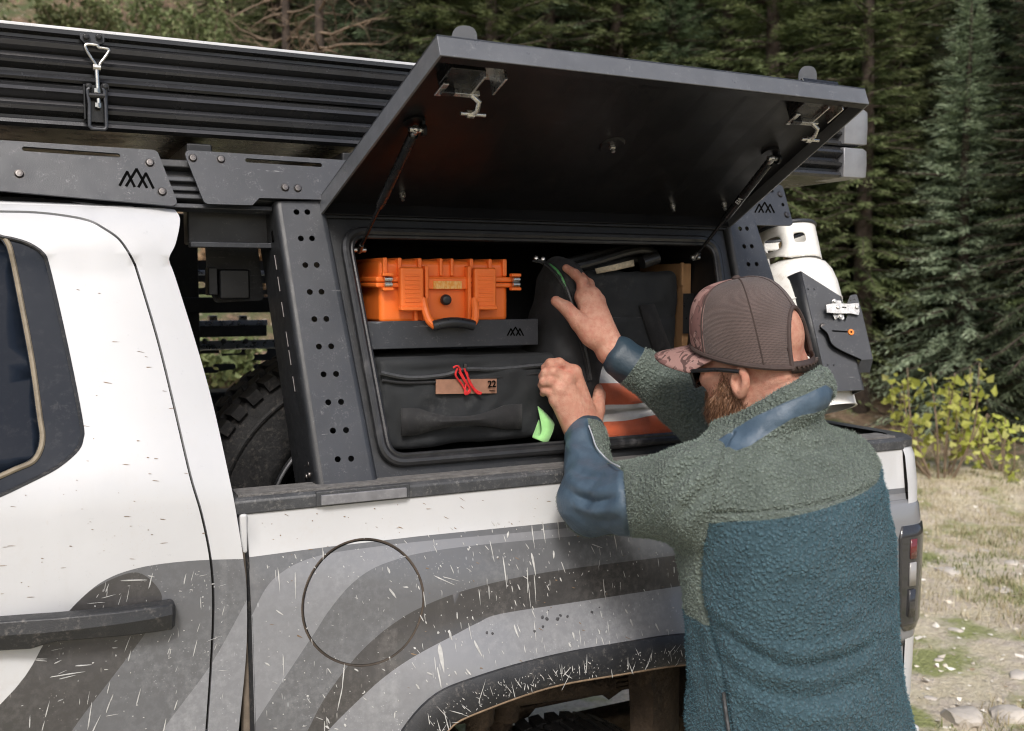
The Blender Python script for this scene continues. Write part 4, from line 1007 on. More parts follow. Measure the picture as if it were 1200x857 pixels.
def ang(px, py):                                     # angle on the collar seen at this point
    best = None
    for a in np.linspace(0, 2 * math.pi, 720):
        n = e_ * math.cos(a) + g_ * math.sin(a)
        for h in (-.05, -.03):
            p = TT + TA * h + n * CR
            if n @ (CAM - p) < 0: continue
            q = p - CAM; x = 600 + FP * (q @ _rt) / (q @ _fw); y = 428.5 - FP * (q @ _up) / (q @ _fw)
            dd = (x - px) ** 2 + .3 * (y - py) ** 2
            if best is None or dd < best[0]: best = (dd, a)
    return best[1]
aR, aL = ang(938, 287), ang(905, 294)
N_ = 96; rows = np.linspace(-.098, 0, 15); V, F_ = [], []
def cut(a, h):
    for ac, hw, h0, h1 in ((aR, .23, -.062, -.032), (aL, .36, -.070, -.028), (aR + 3.3, .6, -.075, -.02)):
        da = (a - ac + math.pi) % (2 * math.pi) - math.pi; 
        if abs(da) < hw and h0 < h < h1 and (abs(da) / hw) ** 4 + (abs(h - (h0 + h1) / 2) / ((h1 - h0) / 2)) ** 4 < 1: return True
    return h < -.080 and math.cos(2 * (a - aR) + .5) > .1
# collar: rolled sheet with hand holes
outl = [(0, -.098), (2 * math.pi * CR, -.098), (2 * math.pi * CR, 0), (0, 0)]
cv, ct, cc = None, None, None
hole_curves = []
for ac, hw, hc, hh in ((aR, .21, -.046, .014), (aL, .33, -.049, .019), (aR + 3.3, .6, -.048, .022)):
    a = ac % (2 * math.pi); hole_curves.append([((a + hw * np.sign(math.cos(t)) * abs(math.cos(t)) ** .6) * CR, hc + hh * np.sign(math.sin(t)) * abs(math.sin(t)) ** .6) for t in np.linspace(0, 2 * math.pi, 28, endpoint=False)])
scal = [(u, -.098 + max(0, .016 * math.cos(2 * (u / CR - aR) + 2.4))) for u in np.linspace(0, 2 * math.pi * CR, 60)]
outl = scal + [(u, .0) for u in np.linspace(2 * math.pi * CR, 0, 60)]
cv, ct, cc = skin_panel(outl, [(h, True) for h in hole_curves], lambda x, z: 0, .007)
keep = np.ones(len(ct), bool)
for h in hole_curves: keep &= ~inpoly(h, cc[:, 0], cc[:, 1])
f2 = cyfr(CR); vv, ff = sub_mesh([f2(p[0], p[2]) for p in cv], ct[keep])
col_ = obj('collar', (vv, ff), M['tankwhite'], tank, smooth=True, sharp=None, solid=.003, fix=True)
obj('collar_rim', tube([TT + TA * .001 + (e_ * math.cos(a) + g_ * math.sin(a)) * (CR) for a in np.linspace(0, 2 * math.pi, 64, endpoint=False)], .0055, 8, closed=True), M['steel_gry'], col_, smooth=True)
obj('weld_seam', tube([TT - TA * .215 + (e_ * math.cos(a) + g_ * math.sin(a)) * RB for a in np.linspace(0, 2 * math.pi, 60, endpoint=False)], .0022, 6, closed=True), M['tankwhite'], tank, smooth=True)
M['brass'] = pm('dull_brass', (.30, .20, .08), .45, .8, .3, 40)
obj('valve', merge(cyl(tp(.09), tp(.045), .016, n=14), cyl(tp(.06), tp(.06) + np.array([-.03, -.05, 0]), .013, n=12), cyl(tp(.045), tp(.030), .022, n=8)), M['brass'], tank, smooth=True, sharp=40)

brk = thing('bottle_bracket', 'grey folded steel bracket with chrome latch clamping the gas bottle', 'bracket', tuple(at(990, 460, .2)))
# wrap-round folded plate: dark left face, lighter front face, right return
bw = np.array([.94, -.34, 0]); bw = bw - TA * (bw @ TA); bw /= np.linalg.norm(bw)   # front face runs along bw
bn = np.cross(bw, TA); bn = bn / np.linalg.norm(bn)
if bn[1] > 0: bn = -bn
bl_ = -bw * .55 - bn * .835; bl_ = bl_ / np.linalg.norm(bl_)       # left face goes back from the bend
def bpt(px, py, off=0.0):
    o = TT + bn * (RB + .012 + off); d = ray(px, py); k = np.dot(o - CAM, bn) / np.dot(d, bn); p = CAM + d * k - TT; return (float(p @ bw), float(p @ TA))
B0 = TT + bn * (RB + .012)
ffr = frame(B0, bw, TA, bn)
fo_ = [bpt(939, 318), bpt(986, 348), bpt(1013, 457), bpt(971, 459)]
bf = obj('front_face', plate(fo_, [circle(*bpt(947, 339), .002, 8), circle(*bpt(954, 339), .002, 8), circle(*bpt(970, 428), .002, 8), circle(*bpt(977, 428), .002, 8)], .004, ffr), M['steel_gry'], brk)
a0, a1 = np.array(fo_[0]), np.array(fo_[3])
L0 = B0 + bw * a0[0] + TA * a0[1]; L1 = B0 + bw * a1[0] + TA * a1[1]
obj('side_face', loft([[L0, L1], [L0 + bl_ * .02 - TA * .0, L1 + bl_ * .02], [L0 + bl_ * .15 - TA * .01, L1 + bl_ * .15]], closed=False), M['steel_blk'], brk, smooth=True, sharp=30, solid=.004)
R0 = B0 + bw * fo_[1][0] + TA * fo_[1][1]; R1 = B0 + bw * fo_[2][0] + TA * fo_[2][1]
obj('back_face', loft([[R0, R1], [R0 - bn * .2, R1 - bn * .2]], closed=False), M['steel_blk'], brk, solid=.004)
dl = [bpt(*p, .012) for p in ((993, 356), (997, 346), (1004, 345), (1010, 365), (1023, 421), (1009, 422), (985, 411), (974, 403), (969, 391), (961, 384), (984, 372), (990, 378), (993, 370))]
dfr = frame(B0 + bn * .012, bw, TA, bn)
cl = obj('clamp_plate', plate([tuple(p) for p in rrect(dl, .003, 3)], [circle(*bpt(x, y, .012), .002, 8) for x, y in ((997, 352), (1001, 351), (998, 357), (1002, 356))] + [slot(*bpt(976, 388, .012), *bpt(1000, 389.5, .012), .0022)], .004, dfr), M['steel_gry'], brk)
e1, e2 = np.array(dl[4]), np.array(dl[5])
obj('clamp_return', loft([[dfr(*dl[4]), dfr(*dl[5])], [dfr(dl[4][0] - .006, dl[4][1] - .03, -.02), dfr(dl[5][0] - .012, dl[5][1] - .028, -.02)]], closed=False), M['steel_gry'], cl, solid=.003)
obj('clamp_edge', tube([dfr(*p, -.001) for p in spline([np.array(x) for x in (dl[9], dl[8], dl[7], dl[6], dl[5])], 5)], .0028, 6), M['cut'], cl, smooth=True)
M['orange_bit'] = pm('orange_anodised', (.75, .22, .04), .4, .3, .1, 30)
b = bpt(997, 389.5, .012); obj('orange_washer', lathe([(.003, 0), (.003, .003), (.0075, .003), (.0085, .001), (.0085, 0)], dfr(*b), bn, 20), M['orange_bit'], cl, smooth=True, sharp=40)
b = bpt(964, 383, .0); bolt('bolt', ffr(*b), bn, .008, brk)
lb = [bpt(*p, .016) for p in ((967, 358), (977, 356), (993, 357), (1005, 356), (1006, 366), (1005, 370), (996, 368), (980, 368), (968, 367))]
lfr = frame(B0 + bn * .022, bw, TA, bn)
lt_ = obj('draw_latch', plate([tuple(p) for p in lb], [slot(*bpt(986, 361, .016), *bpt(990, 361.3, .016), .0018)], .006, lfr), M['zinc'], brk, bevel=0)
obj('latch_base', plate([tuple(p) for p in rrect([bpt(*p, .012) for p in ((975, 352), (986, 352), (990, 374), (980, 376), (977, 370))], .004, 3)], [], .004, frame(B0 + bn * .010, bw, TA, bn)), M['zinc'], lt_)
for px, py in ((977, 354), (984, 372), (981, 361), (1003, 361)): bolt('bolt', lfr(*bpt(px, py, .016)), bn, .005, lt_, M['zinc'])
# ------------------------------------------------------------------ orange hard case on the shelf
M['orange'] = pm('orange_case_plastic', (.92, .19, .028), .40, 0, .06, 8, .0005, 350, coat=.1)
M['blackplastic'] = pm('black_case_plastic', (.02, .021, .023), .35, 0, .2, 30, .0004, 400)
YC = .172
cX = lambda px: at(px, 345, YC)[0]
cx0, cx1 = cX(446), cX(597)
case = thing('hard_case', 'orange plastic hard case with black grip on the box shelf', 'case', ((cx0 + cx1) / 2, YC, zs))
cz0 = zs + .001; H_ = .134; zsm = cz0 + .088; wC = cx1 - cx0
def cb(a, b, y0, y1, z0, z1): return bb(cx0 + a * wC, cx0 + b * wC, YC + y0, YC + y1, cz0 + z0, cz0 + z1)
obj('case_base', cb(.0, 1.0, .006, .235, 0, .086), M['orange'], case, bevel=.012, seg=3)
obj('case_lid', cb(.0, 1.0, .006, .235, .088, H_), M['orange'], case, bevel=.014, seg=4)
obj('case_rim', merge(cb(-.035, 1.035, -.004, .245, .076, .0865), cb(-.035, 1.035, -.004, .245, .0875, .099)), M['orange'], case, bevel=.004, seg=3)
for a, b in ((.245, .275), (.69, .72)): obj('front_rib', cb(a, b, -.004, .012, .0, .076), M['orange'], case, bevel=.003)
for a, b in ((.02, .055), (.13, .16), (.28, .31), (.445, .47), (.53, .555), (.68, .71), (.83, .86), (.945, .98)): obj('lid_rib', cb(a, b, -.001, .22, .100, H_ + .004), M['orange'], case, bevel=.003, seg=3)
for a, b in ((.125, .30), (.69, .865)):
    la = obj('case_latch', cb(a, b, -.020, .0, .030, .118), M['orange'], case, bevel=.005, seg=3)
    obj('latch_lip', cb(a - .005, b + .005, -.024, -.004, .028, .037), M['orange'], la, bevel=.003)
    for k in range(7): obj('latch_ridge', cb(a + .03, b - .03, -.0215, -.018, .045 + .009 * k, .0495 + .009 * k), M['orange'], la, bevel=.0012)
obj('centre_panel', merge(cb(.33, .66, -.006, .01, .072, .096), cb(.315, .345, -.014, .01, .0, .122), cb(.645, .675, -.014, .01, .0, .122)), M['orange'], case, bevel=.003)
M['label_y'] = NT('yellow_print_label'); t_ = M['label_y']
_w = t_.noise(1, 2, .5, t_.obj((420, 1, 90))); M['label_y'] = t_.out(t_.mix(t_.rng(_w, .46, .54), (.80, .33, .05), (.85, .50, .18)), .5)
obj('case_label', cb(.385, .605, -.0085, -.006, .073, .090), M['label_y'], case, bevel=.001)
vp = np.array([cx0 + .485 * wC, YC - .002, cz0 + .050])
obj('valve_knob', lathe([(0, .012), (.006, .0125), (.0095, .011), (.0115, .006), (.0118, 0)], vp, (0, -1, 0), 28), M['blackplastic'], case, smooth=True, sharp=50)
hL, hR = cx0 + .355 * wC, cx0 + .64 * wC
for s_, hx in ((-1, hL - .012), (1, hR + .012)):
    arm_ = [(hx + s_ * .004, YC - .012, cz0 + .052), (hx + s_ * .003, YC - .022, cz0 + .03), (hx - s_ * .002, YC - .030, cz0 + .008), (hx - s_ * .014, YC - .034, cz0 - .004)]
    obj('handle_arm', tube(spline(arm_, 5), .0085, 10), M['orange'], case, smooth=True)
obj('handle_grip', tube(spline([(hL - .004, YC - .035, cz0 - .004), (hL + .02, YC - .037, cz0 + .001), ((hL + hR) / 2, YC - .038, cz0 + .003), (hR - .02, YC - .037, cz0 + .001), (hR + .004, YC - .035, cz0 - .004)], 6), .0115, 14), M['blackplastic'], case, smooth=True, sharp=50)
for hx in (cx0 + .015 * wC, cx1 + .008 * wC):
    hp_ = obj('hinge_pin', merge(*[cyl((hx, YC - .012, cz0 + .088 + dz), (hx + .016, YC - .012, cz0 + .088 + dz), .0052, n=12) for dz in (-.0055, .0055)]), M['zinc'], case, smooth=True, sharp=40)
    obj('pin_lug', merge(*[box((hx + .008, YC - .008, cz0 + .088 + dz), (.024, .014, .007)) for dz in (-.015, .015)]), M['orange'], hp_, bevel=.002)

# ------------------------------------------------------------------ soft bags
def fabric(name, col, bs=900, sheen=.04, rough=.8):
    t = NT(name); wv = t.noise(bs, 3, .6); big = t.noise(18, 5, .6); dust = t.noise(50, 6, .7); dp = t.noise(7, 4, .6)
    c = t.mix(t.rng(big, .3, .7), sc3(col, .8), sc3(col, 1.2))
    k = t.math('MULTIPLY', t.rng(dust, .5, .75), t.rng(dp, .5, .75)); c = t.mix(t.math('MULTIPLY', k, .5), c, (.16, .155, .15))
    n = t.bump(wv, .0006); n = t.bump(t.noise(30, 3), .002, .6, n)
    return t.out(c, t.rng(big, .3, .7, rough - .15, rough + .1), 0, n, Sheen_Weight=sheen)
M['canvas'] = fabric('black_canvas', (.013, .0135, .015)); M['canvas2'] = fabric('charcoal_canvas', (.014, .016, .018), 700)
M['web'] = fabric('black_webbing', (.009, .009, .010), 1500, .1)
M['zipper'] = pm('zip_tape', (.045, .047, .05), .45, 0, .3, 200)
M['leather'] = pm('brown_leather_patch', (.30, .155, .10), .6, 0, .2, 40, .0006, 500)
M['red'] = pm('red_paracord', (.62, .02, .022), .6, 0, .15, 80, .0008, 900)
YB = .125
b0, b1 = at(444, 480, YB), at(668, 480, YB); zb = rack(0, vb, 0)[2] + .012; zt = at(540, 428, YB)[2]
bag = thing('zip_bag', 'black soft zip bag with leather tag and red cord pulls on the box floor', 'bag', ((b0[0] + b1[0]) / 2, .2, zb))
bc_ = np.array([(b0[0] + b1[0]) / 2, YB + .13, (zb + zt) / 2]); bh = np.array([(b1[0] - b0[0]) / 2, .13, (zt - zb) / 2])
def f_bag(P):
    d = rbx(P, bc_, bh, .022)
    sag = .006 * np.sin(P[:, 0] * 17 + 1) * np.clip((P[:, 2] - bc_[2]) / bh[2], 0, 1)
    d = d + sag + .0045 * vnoise(P * np.array([16, 16, 26])) + .003 * vnoise(P * 40 + 7)
    lid = rbx(P, bc_ + np.array([0, .004, bh[2] + .004]), np.array([bh[0] - .002, .126, .014]), .013)
    return smin(d, lid + .003 * vnoise(P * 22), .008)
sdf_obj('bag_body', f_bag, bc_ - bh - .02, bc_ + bh + .035, .004, M['canvas2'], bag, 2)
fy = lambda x, z, o=.0: (x, YB - .003 - o, z)
def bx_(px, py, o=0.0): q = at(px, py, YB - .004 - o); return np.array(q)
zl = obj('zip_line', tube([bx_(px, py, -.001) for px, py in spline([(446, 437), (480, 443), (520, 440), (545, 433), (580, 433), (625, 429), (650, 427)], 6)], .0048, 6), M['zipper'], bag, smooth=True)
obj('bag_piping', tube([bx_(px, py, -.002) for px, py in spline([(448, 446), (480, 449), (540, 446), (600, 441), (650, 436)], 6)], .0030, 6), M['web'], bag, smooth=True)
pt = obj('leather_tag', loft([[bx_(511, 445, .001), bx_(582, 444, .001)], [bx_(511, 462, .001), bx_(582, 461, .001)]], closed=False), M['leather'], bag, solid=.003, fix=True)
o22 = bx_(576.5, 450.5, .0045); text_obj('tag_number', '22', .020, o22, (1, 0, .0), (0, 0, 1), M['cut'], pt, off=.0004)
obj('tag_print', merge(box(bx_(577, 457.5, .004), (.014, .0005, .0016)), box(bx_(578, 459.5, .004), (.010, .0005, .0010))), M['cut'], pt)
for pth in ([(536, 432), (534, 440), (541, 450), (547, 460), (550, 455), (544, 446), (538, 436)], [(538, 433), (545, 446), (551, 458), (545, 462), (546, 450)], [(544, 432), (549, 444), (556, 456), (564, 461), (558, 460), (550, 448), (547, 436)], [(531, 431), (536, 429), (540, 434)]):
    obj('cord_pull', tube(spline([bx_(*p, .006 + .002 * (i % 2)) for i, p in enumerate(pth)], 5), .0022, 6), M['red'], bag, smooth=True)
for px, py in ((537, 431), (545, 430)): obj('zip_slider', box(bx_(px, py, .002), (.006, .006, .012)), M['bolt'], bag, bevel=.001)
rows = []
for t in np.linspace(0, 1, 15):
    px = 470 + 141 * t; k = math.sin(math.pi * min(1, max(0, (t - .13) / .74))); yt = 478.5 - 5 * t; yb = 511 - 9 * t
    w_ = min(1, max(0, min(t, 1 - t) / .18)); mt, mb = yt + 13 * k, yb - 9 * k
    rows.append([bx_(px, mt, .002 + .016 * k), bx_(px, (mt + mb) / 2, .004 + .019 * k), bx_(px, mb, .002 + .015 * k)])
obj('carry_handle', loft(rows, closed=False), M['web'], bag, smooth=True, solid=.004, fix=True)

# pouch being lifted: tall rounded bag seen on its narrow zipped end
pch = thing('upright_pouch', 'tall black pouch with green lined zip gripped by both hands', 'bag', tuple(at(668, 515, .15)))
pc = at(660, 408, .205); ptilt = rad(-9); Rp = np.array([[math.cos(ptilt), 0, math.sin(ptilt)], [0, 1, 0], [-math.sin(ptilt), 0, math.cos(ptilt)]])
def f_pch(P):
    q = (P - pc.astype(np.float32)) @ Rp.T.astype(np.float32)
    z = q[:, 2]; w_ = np.interp(z, [-.21, -.18, -.10, 0, .08, .14, .18, .205], [.03, .058, .076, .076, .066, .052, .038, .020]).astype(np.float32); cx_ = np.interp(z, [-.2, 0, .1, .2], [.004, 0, -.014, -.036]).astype(np.float32); dep = np.interp(z, [-.21, -.17, 0, .15, .205], [.06, .10, .105, .085, .03]).astype(np.float32)
    d = (((np.abs(q[:, 0] - cx_) / w_) ** 2.6 + (np.abs(q[:, 1]) / dep) ** 2.6) ** (1 / 2.6) - 1) * w_
    d = smax(d, np.abs(z) - .205, .02)
    return d + .005 * vnoise(P * np.array([22, 12, 9])) + .0022 * vnoise(P * 45)
sdf_obj('pouch_body', f_pch, pc - np.array([.12, .17, .26]), pc + np.array([.12, .15, .26]), .004, M['canvas'], pch, 2)
def surf(px, py, f, y0=-.1, off=0.0):                 # first hit of the sight line with a modelled surface
    d = ray(px, py); k = np.linspace((y0 - CAM[1]) / d[1], (.6 - CAM[1]) / d[1], 600); P = (CAM + d * k[:, None]).astype(np.float32); s = f(P)
    i = int(np.argmax(s < off)); return P[i].astype(float) if (s < off).any() else at(px, py, .2)
zp = [surf(px, py, f_pch, off=.002) for px, py in spline([(627, 305), (637, 307), (648, 315), (657, 326), (664, 338), (669, 352), (674, 368), (681, 392), (688, 420), (692, 445)], 5)]
zz_ = obj('pouch_zip', tube(zp, .0040, 6), M['zipper'], pch, smooth=True)
obj('pouch_zip_edge', tube([p + np.array([-.007, -.002, -.002]) for p in zp], .0026, 6), M['web'], pch, smooth=True)
M['green'] = pm('green_ripstop', (.09, .30, .10), .5, 0, .25, 60, .0008, 300)
gp = [surf(px, py, f_pch, off=.001) for px, py in spline([(645, 309), (654, 316), (661, 327), (665, 338)], 4)]; gq = [surf(px, py, f_pch, off=.001) for px, py in spline([(643, 314), (650, 321), (656, 329), (663, 342)], 4)]
obj('green_lining', loft([gp, gq], closed=False), M['green'], pch, smooth=True, solid=.004, fix=True)
for px, py in ((628, 303), (636, 304)): obj('snap', lathe([(0, .006), (.004, .0055), (.0065, .002), (.0065, 0)], surf(px, py, f_pch, off=.004), (-.3, -.9, .3), 12), M['zinc'], pch, smooth=True)
# green webbing loop
loop_ = thing('green_strap', 'light green webbing loop hanging below the gripping hand', 'strap', tuple(at(636, 520, .08)))
M['greenweb'] = fabric('light_green_webbing', (.27, .56, .20), 1400, .2)
rb = [((630.5, 476, .115), (640, 484, .11)), ((633, 489, .094), (649, 495, .092)), ((635, 502, .085), (649, 502, .085)), ((633, 510, .078), (646, 511, .078)), ((625, 513, .072), (641, 520, .074)), ((624, 511, .078), (640, 517, .082)), ((627, 503, .10), (638, 512, .10)), ((631, 492, .115), (638, 505, .12))]
e1 = spline([at(*a) for a, b in rb], 4); e2 = spline([at(*b) for a, b in rb], 4)
obj('strap_band', loft([e1, e2], closed=False), M['greenweb'], loop_, smooth=True, solid=.0022, fix=True)
# big bag on the right
YR = .30
rbag = thing('duffel_bag', 'black duffel bag with wide webbing strap beside the cardboard carton', 'bag', tuple(at(745, 440, YR)))
r0, r1 = at(690, 380, YR), at(792, 380, YR); rzt = at(745, 317, YR)[2]; rzb = zb
rcn = np.array([(r0[0] + r1[0]) / 2, YR + .09, (rzt + rzb) / 2]); rh = np.array([(r1[0] - r0[0]) / 2 + .01, .09, (rzt - rzb) / 2])
def f_rb(P):
    d = rbx(P, rcn, rh, .02) + .005 * vnoise(P * np.array([14, 14, 18])) + .0035 * vnoise(P * 34 + 3)
    return d + .003 * np.exp(-((P[:, 2] - at(740, 372, YR)[2]) / .003) ** 2)
sdf_obj('bag_body', f_rb, rcn - rh - .02, rcn + rh + .02, .004, M['canvas2'], rbag, 2)
def rbs(px, py, o=.002): return surf(px, py, f_rb, off=o)
st_ = []
for (a, b) in (((749, 358), (766, 356)), ((755, 380), (774, 378)), ((763, 405), (783, 402)), ((770, 430), (792, 426))): st_.append([rbs(*a), rbs(*b)])
obj('bag_strap', loft([[p[0] for p in st_], [p[1] for p in st_]], closed=False), M['web'], rbag, smooth=True, solid=.004, fix=True)
obj('bag_seam', tube([rbs(px, py) for px, py in ((700, 373), (725, 372.5), (752, 372))], .0015, 6), M['zipper'], rbag, smooth=True)
# bundle of tent poles and hose over the duffel
M['hose'] = pm('black_pole_sleeve', (.02, .02, .021), .38, 0, .2, 20)
poles = thing('pole_bundle', 'bundle of black poles with a cream tag above the duffel bag', 'poles', tuple(at(700, 300, .32)))
for k, (pa) in enumerate(([(655, 316), (690, 309), (730, 297), (752, 293), (768, 297)], [(660, 309), (695, 300), (735, 291), (758, 291), (768, 300)], [(668, 320), (705, 312), (745, 303), (765, 303)])):
    obj('pole', tube(spline([at(*p, .30 + .02 * k) for p in pa], 6), .011, 10), M['hose'], poles, smooth=True)
obj('pole_end', cyl(at(752, 308, .29), at(770, 302, .29), .016, n=16), M['hose'], poles, smooth=True, sharp=40)
M['creamtag'] = pm('cream_woven_tag', (.55, .47, .34), .8, 0, .25, 120, .0006, 500)
obj('pole_tag', loft([[at(697, 315, .284), at(720, 310, .282), at(742, 304.5, .284)], [at(699, 321, .284), at(721, 317, .282), at(743, 312, .284)]], closed=False), M['creamtag'], poles, smooth=True, solid=.002, fix=True)
# cardboard carton
M['card'] = pm('cardboard', (.42, .24, .115), .85, 0, .12, 25, .0006, 300); M['card2'] = pm('cardboard_shade_side', (.36, .20, .095), .85, 0, .12, 25, .0006, 300)
k0, k1 = at(800, 340, .30), at(824, 340, .30); kz = at(810, 309, .30)[2]
carton = thing('cardboard_carton', 'brown cardboard carton with a black label behind the cap brim', 'carton', (k0[0] + .05, .36, zb))
obj('carton_body', bb(k0[0], 1.535, .30, .50, zb, kz), M['card'], carton, bevel=.002)
obj('carton_flap', bb(k0[0] - .002, 1.50, .292, .30, kz - .055, kz + .002), M['card'], carton, bevel=.001)
obj('carton_label', bb(k0[0] - .0045, k0[0] + .042, .2885, .2915, at(810, 368, .29)[2] - .05, at(810, 344, .29)[2]), M['blackplastic'], carton, bevel=.0005)
# striped towel, folded
towel = thing('folded_towel', 'folded orange and white striped terry towel on the box floor', 'towel', tuple(at(750, 515, .12)))
rowsT = [((690, 428), (800, 432), .24, 0), ((694, 434), (802, 440), .19, 0), ((702, 447), (804, 456), .155, 0), ((702.5, 448.5), (804, 457.5), .152, 1), ((704, 463), (806, 462), .125, 1), ((707, 476), (808, 466), .128, 1), ((707, 477.5), (808, 467), .128, 0), ((706, 482), (810, 470), .122, 0), ((707, 485), (812, 473), .140, 0),
         ((706, 488), (814, 475), .122, 0), ((704, 494), (816, 480), .112, 0), ((704, 495.5), (816, 481.5), .111, 1), ((704, 505), (820, 495), .098, 1), ((708, 515), (824, 508), .100, 1), ((712, 519), (826, 512), .115, 1)]
tv, tf, ti = [], [], []; NC = 26
for (a, b, Y, k) in rowsT:
    for i in range(NC):
        t = i / (NC - 1); px, py = a[0] + (b[0] - a[0]) * t, a[1] + (b[1] - a[1]) * t
        tv.append(at(px, py + 1.2 * math.sin(t * 9 + a[1]), Y + .004 * math.sin(t * 13 + a[1] * .7)))
for j in range(len(rowsT) - 1):
    for i in range(NC - 1): tf.append((j * NC + i, j * NC + i + 1, (j + 1) * NC + i + 1, (j + 1) * NC + i)); ti.append(1 if rowsT[j][3] and rowsT[j + 1][3] else 0)
def terry(name, col):
    t = NT(name); n_ = t.noise(380, 4, .7); c = t.mix(t.rng(t.noise(30, 5), .3, .7), sc3(col, .85), sc3(col, 1.1)); return t.out(c, .95, 0, t.bump(n_, .004), Sheen_Weight=.4)
M['terry_w'] = terry('white_terry', (.72, .70, .66)); M['terry_o'] = terry('orange_terry', (.62, .10, .018))
obj('towel_cloth', (tv, tf), [M['terry_w'], M['terry_o']], towel, smooth=True, sharp=None, mi=ti, solid=.006, fix=True)
# ------------------------------------------------------------------ the person
person = thing('person', 'man in green and teal fleece jacket and trucker cap reaching into the box', 'person', (1.27, -.42, 0))
def skin_mat():
    t = NT('freckled_skin'); big = t.noise(22, 4); fr1 = t.voro(330); fr2 = t.noise(420, 4, .7); mott = t.noise(90, 5, .6)
    c = t.mix(t.rng(big, .3, .7), (.50, .245, .165), (.60, .335, .24))
    c = t.mix(t.rng(mott, .40, .66, 0, .7), c, (.46, .17, .115)); c = t.mix(t.rng(t.noise(38, 3), .55, .72, 0, .5), c, (.50, .165, .12))
    fk = t.math('MULTIPLY', t.rng(fr1, .30, .16), t.rng(t.noise(60, 3), .45, .6)); c = t.mix(t.math('MULTIPLY', fk, .55), c, (.27, .11, .06))
    n = t.bump(fr2, .0015); n = t.bump(t.noise(160, 4, .7, t.obj((1, 1, .35))), .0016, .8, n); n = t.bump(t.voro(900), .0005, .8, n)
    return t.out(c, t.rng(mott, .3, .7, .42, .6), 0, n, Subsurface_Weight=.06, Subsurface_Radius=(.010, .004, .002), Subsurface_Scale=.5)
M['skin'] = skin_mat()
HF = np.array([math.sin(rad(-26)), math.cos(rad(-26)), 0.]); HL = np.array([-HF[1], HF[0], 0.]); HUp = np.array([0, 0, 1.])
tl_ = rad(9); HF, HUp = HF * math.cos(tl_) - HUp * math.sin(tl_), HUp * math.cos(tl_) + HF * math.sin(tl_)
rl_ = rad(10); HL, HUp = HL * math.cos(rl_) - HUp * math.sin(rl_), HUp * math.cos(rl_) + HL * math.sin(rl_)
HC = np.array([1.238, -.305, 1.655]); HR = np.stack([HF, HL, HUp])
def hw_(f, l, u): return HC + HF * f + HL * l + HUp * u
def head_sdf(P):
    q = (P - HC.astype(np.float32)) @ HR.T.astype(np.float32); q[:, 1] = np.abs(q[:, 1])
    d = ell(q, (-.006, 0, .048), (.101, .079, .092))
    d = smin(d, ell(q, (.030, 0, -.035), (.066, .064, .085)), .03)
    d = smin(d, ell(q, (.048, 0, -.084), (.056, .052, .040)), .025)
    d = smin(d, ell(q, (.030, .050, -.055), (.045, .020, .045)), .02)          # jaw angle
    d = smin(d, ell(q, (.062, .044, -.012), (.030, .026, .022)), .016)         # cheekbone
    d = smin(d, ell(q, (.086, .022, .030), (.016, .036, .012)), .014)          # brow
    d = smax(d, -ell(q, (.101, .032, .008), (.016, .016, .012)), .012)         # eye socket
    d = smin(d, ell(q, (.087, .032, .008), (.012, .014, .010)), .004)
    d = smin(d, seg(q, (.095, 0, .022), (.118, 0, -.022), .008, .013), .010)   # nose
    d = smin(d, seg(q, (.100, .010, -.026), (.108, .004, -.026), .009, .009), .008)
    d = smin(d, seg(q, (.098, 0, -.050), (.096, .018, -.053), .007, .005), .008)
    d = smin(d, seg(q, (.096, 0, -.062), (.093, .016, -.061), .008, .006), .008)
    nk = seg(q, (-.030, 0, -.040), (-.046, 0, -.165), .060, .060); d = smin(d, nk, .028)
    d = smin(d, seg(q, (-.066, .024, -.03), (-.060, .030, -.16), .033, .030), .03)
    d = d + .0016 * np.exp(-((q[:, 2] + .055 + .25 * q[:, 0]) / .004) ** 2) * (q[:, 0] < -.04) + .0013 * np.exp(-((q[:, 2] + .030 + .2 * q[:, 0]) / .004) ** 2) * (q[:, 0] < -.05)
    # ear: rim, lobe, hollow
    ra = np.array([[.96, 0, .27], [0, 1, 0], [-.27, 0, .96]])
    e = ell(q, (-.006, .081, -.018), (.019, .010, .030), ra); e = smin(e, ell(q, (.000, .076, -.042), (.010, .008, .011)), .008)
    e = smax(e, -ell(q, (-.002, .094, -.016), (.011, .013, .019), ra), .004)
    e = smin(e, ell(q, (.008, .079, -.022), (.005, .006, .007)), .004)
    return smin(d, e, .006)
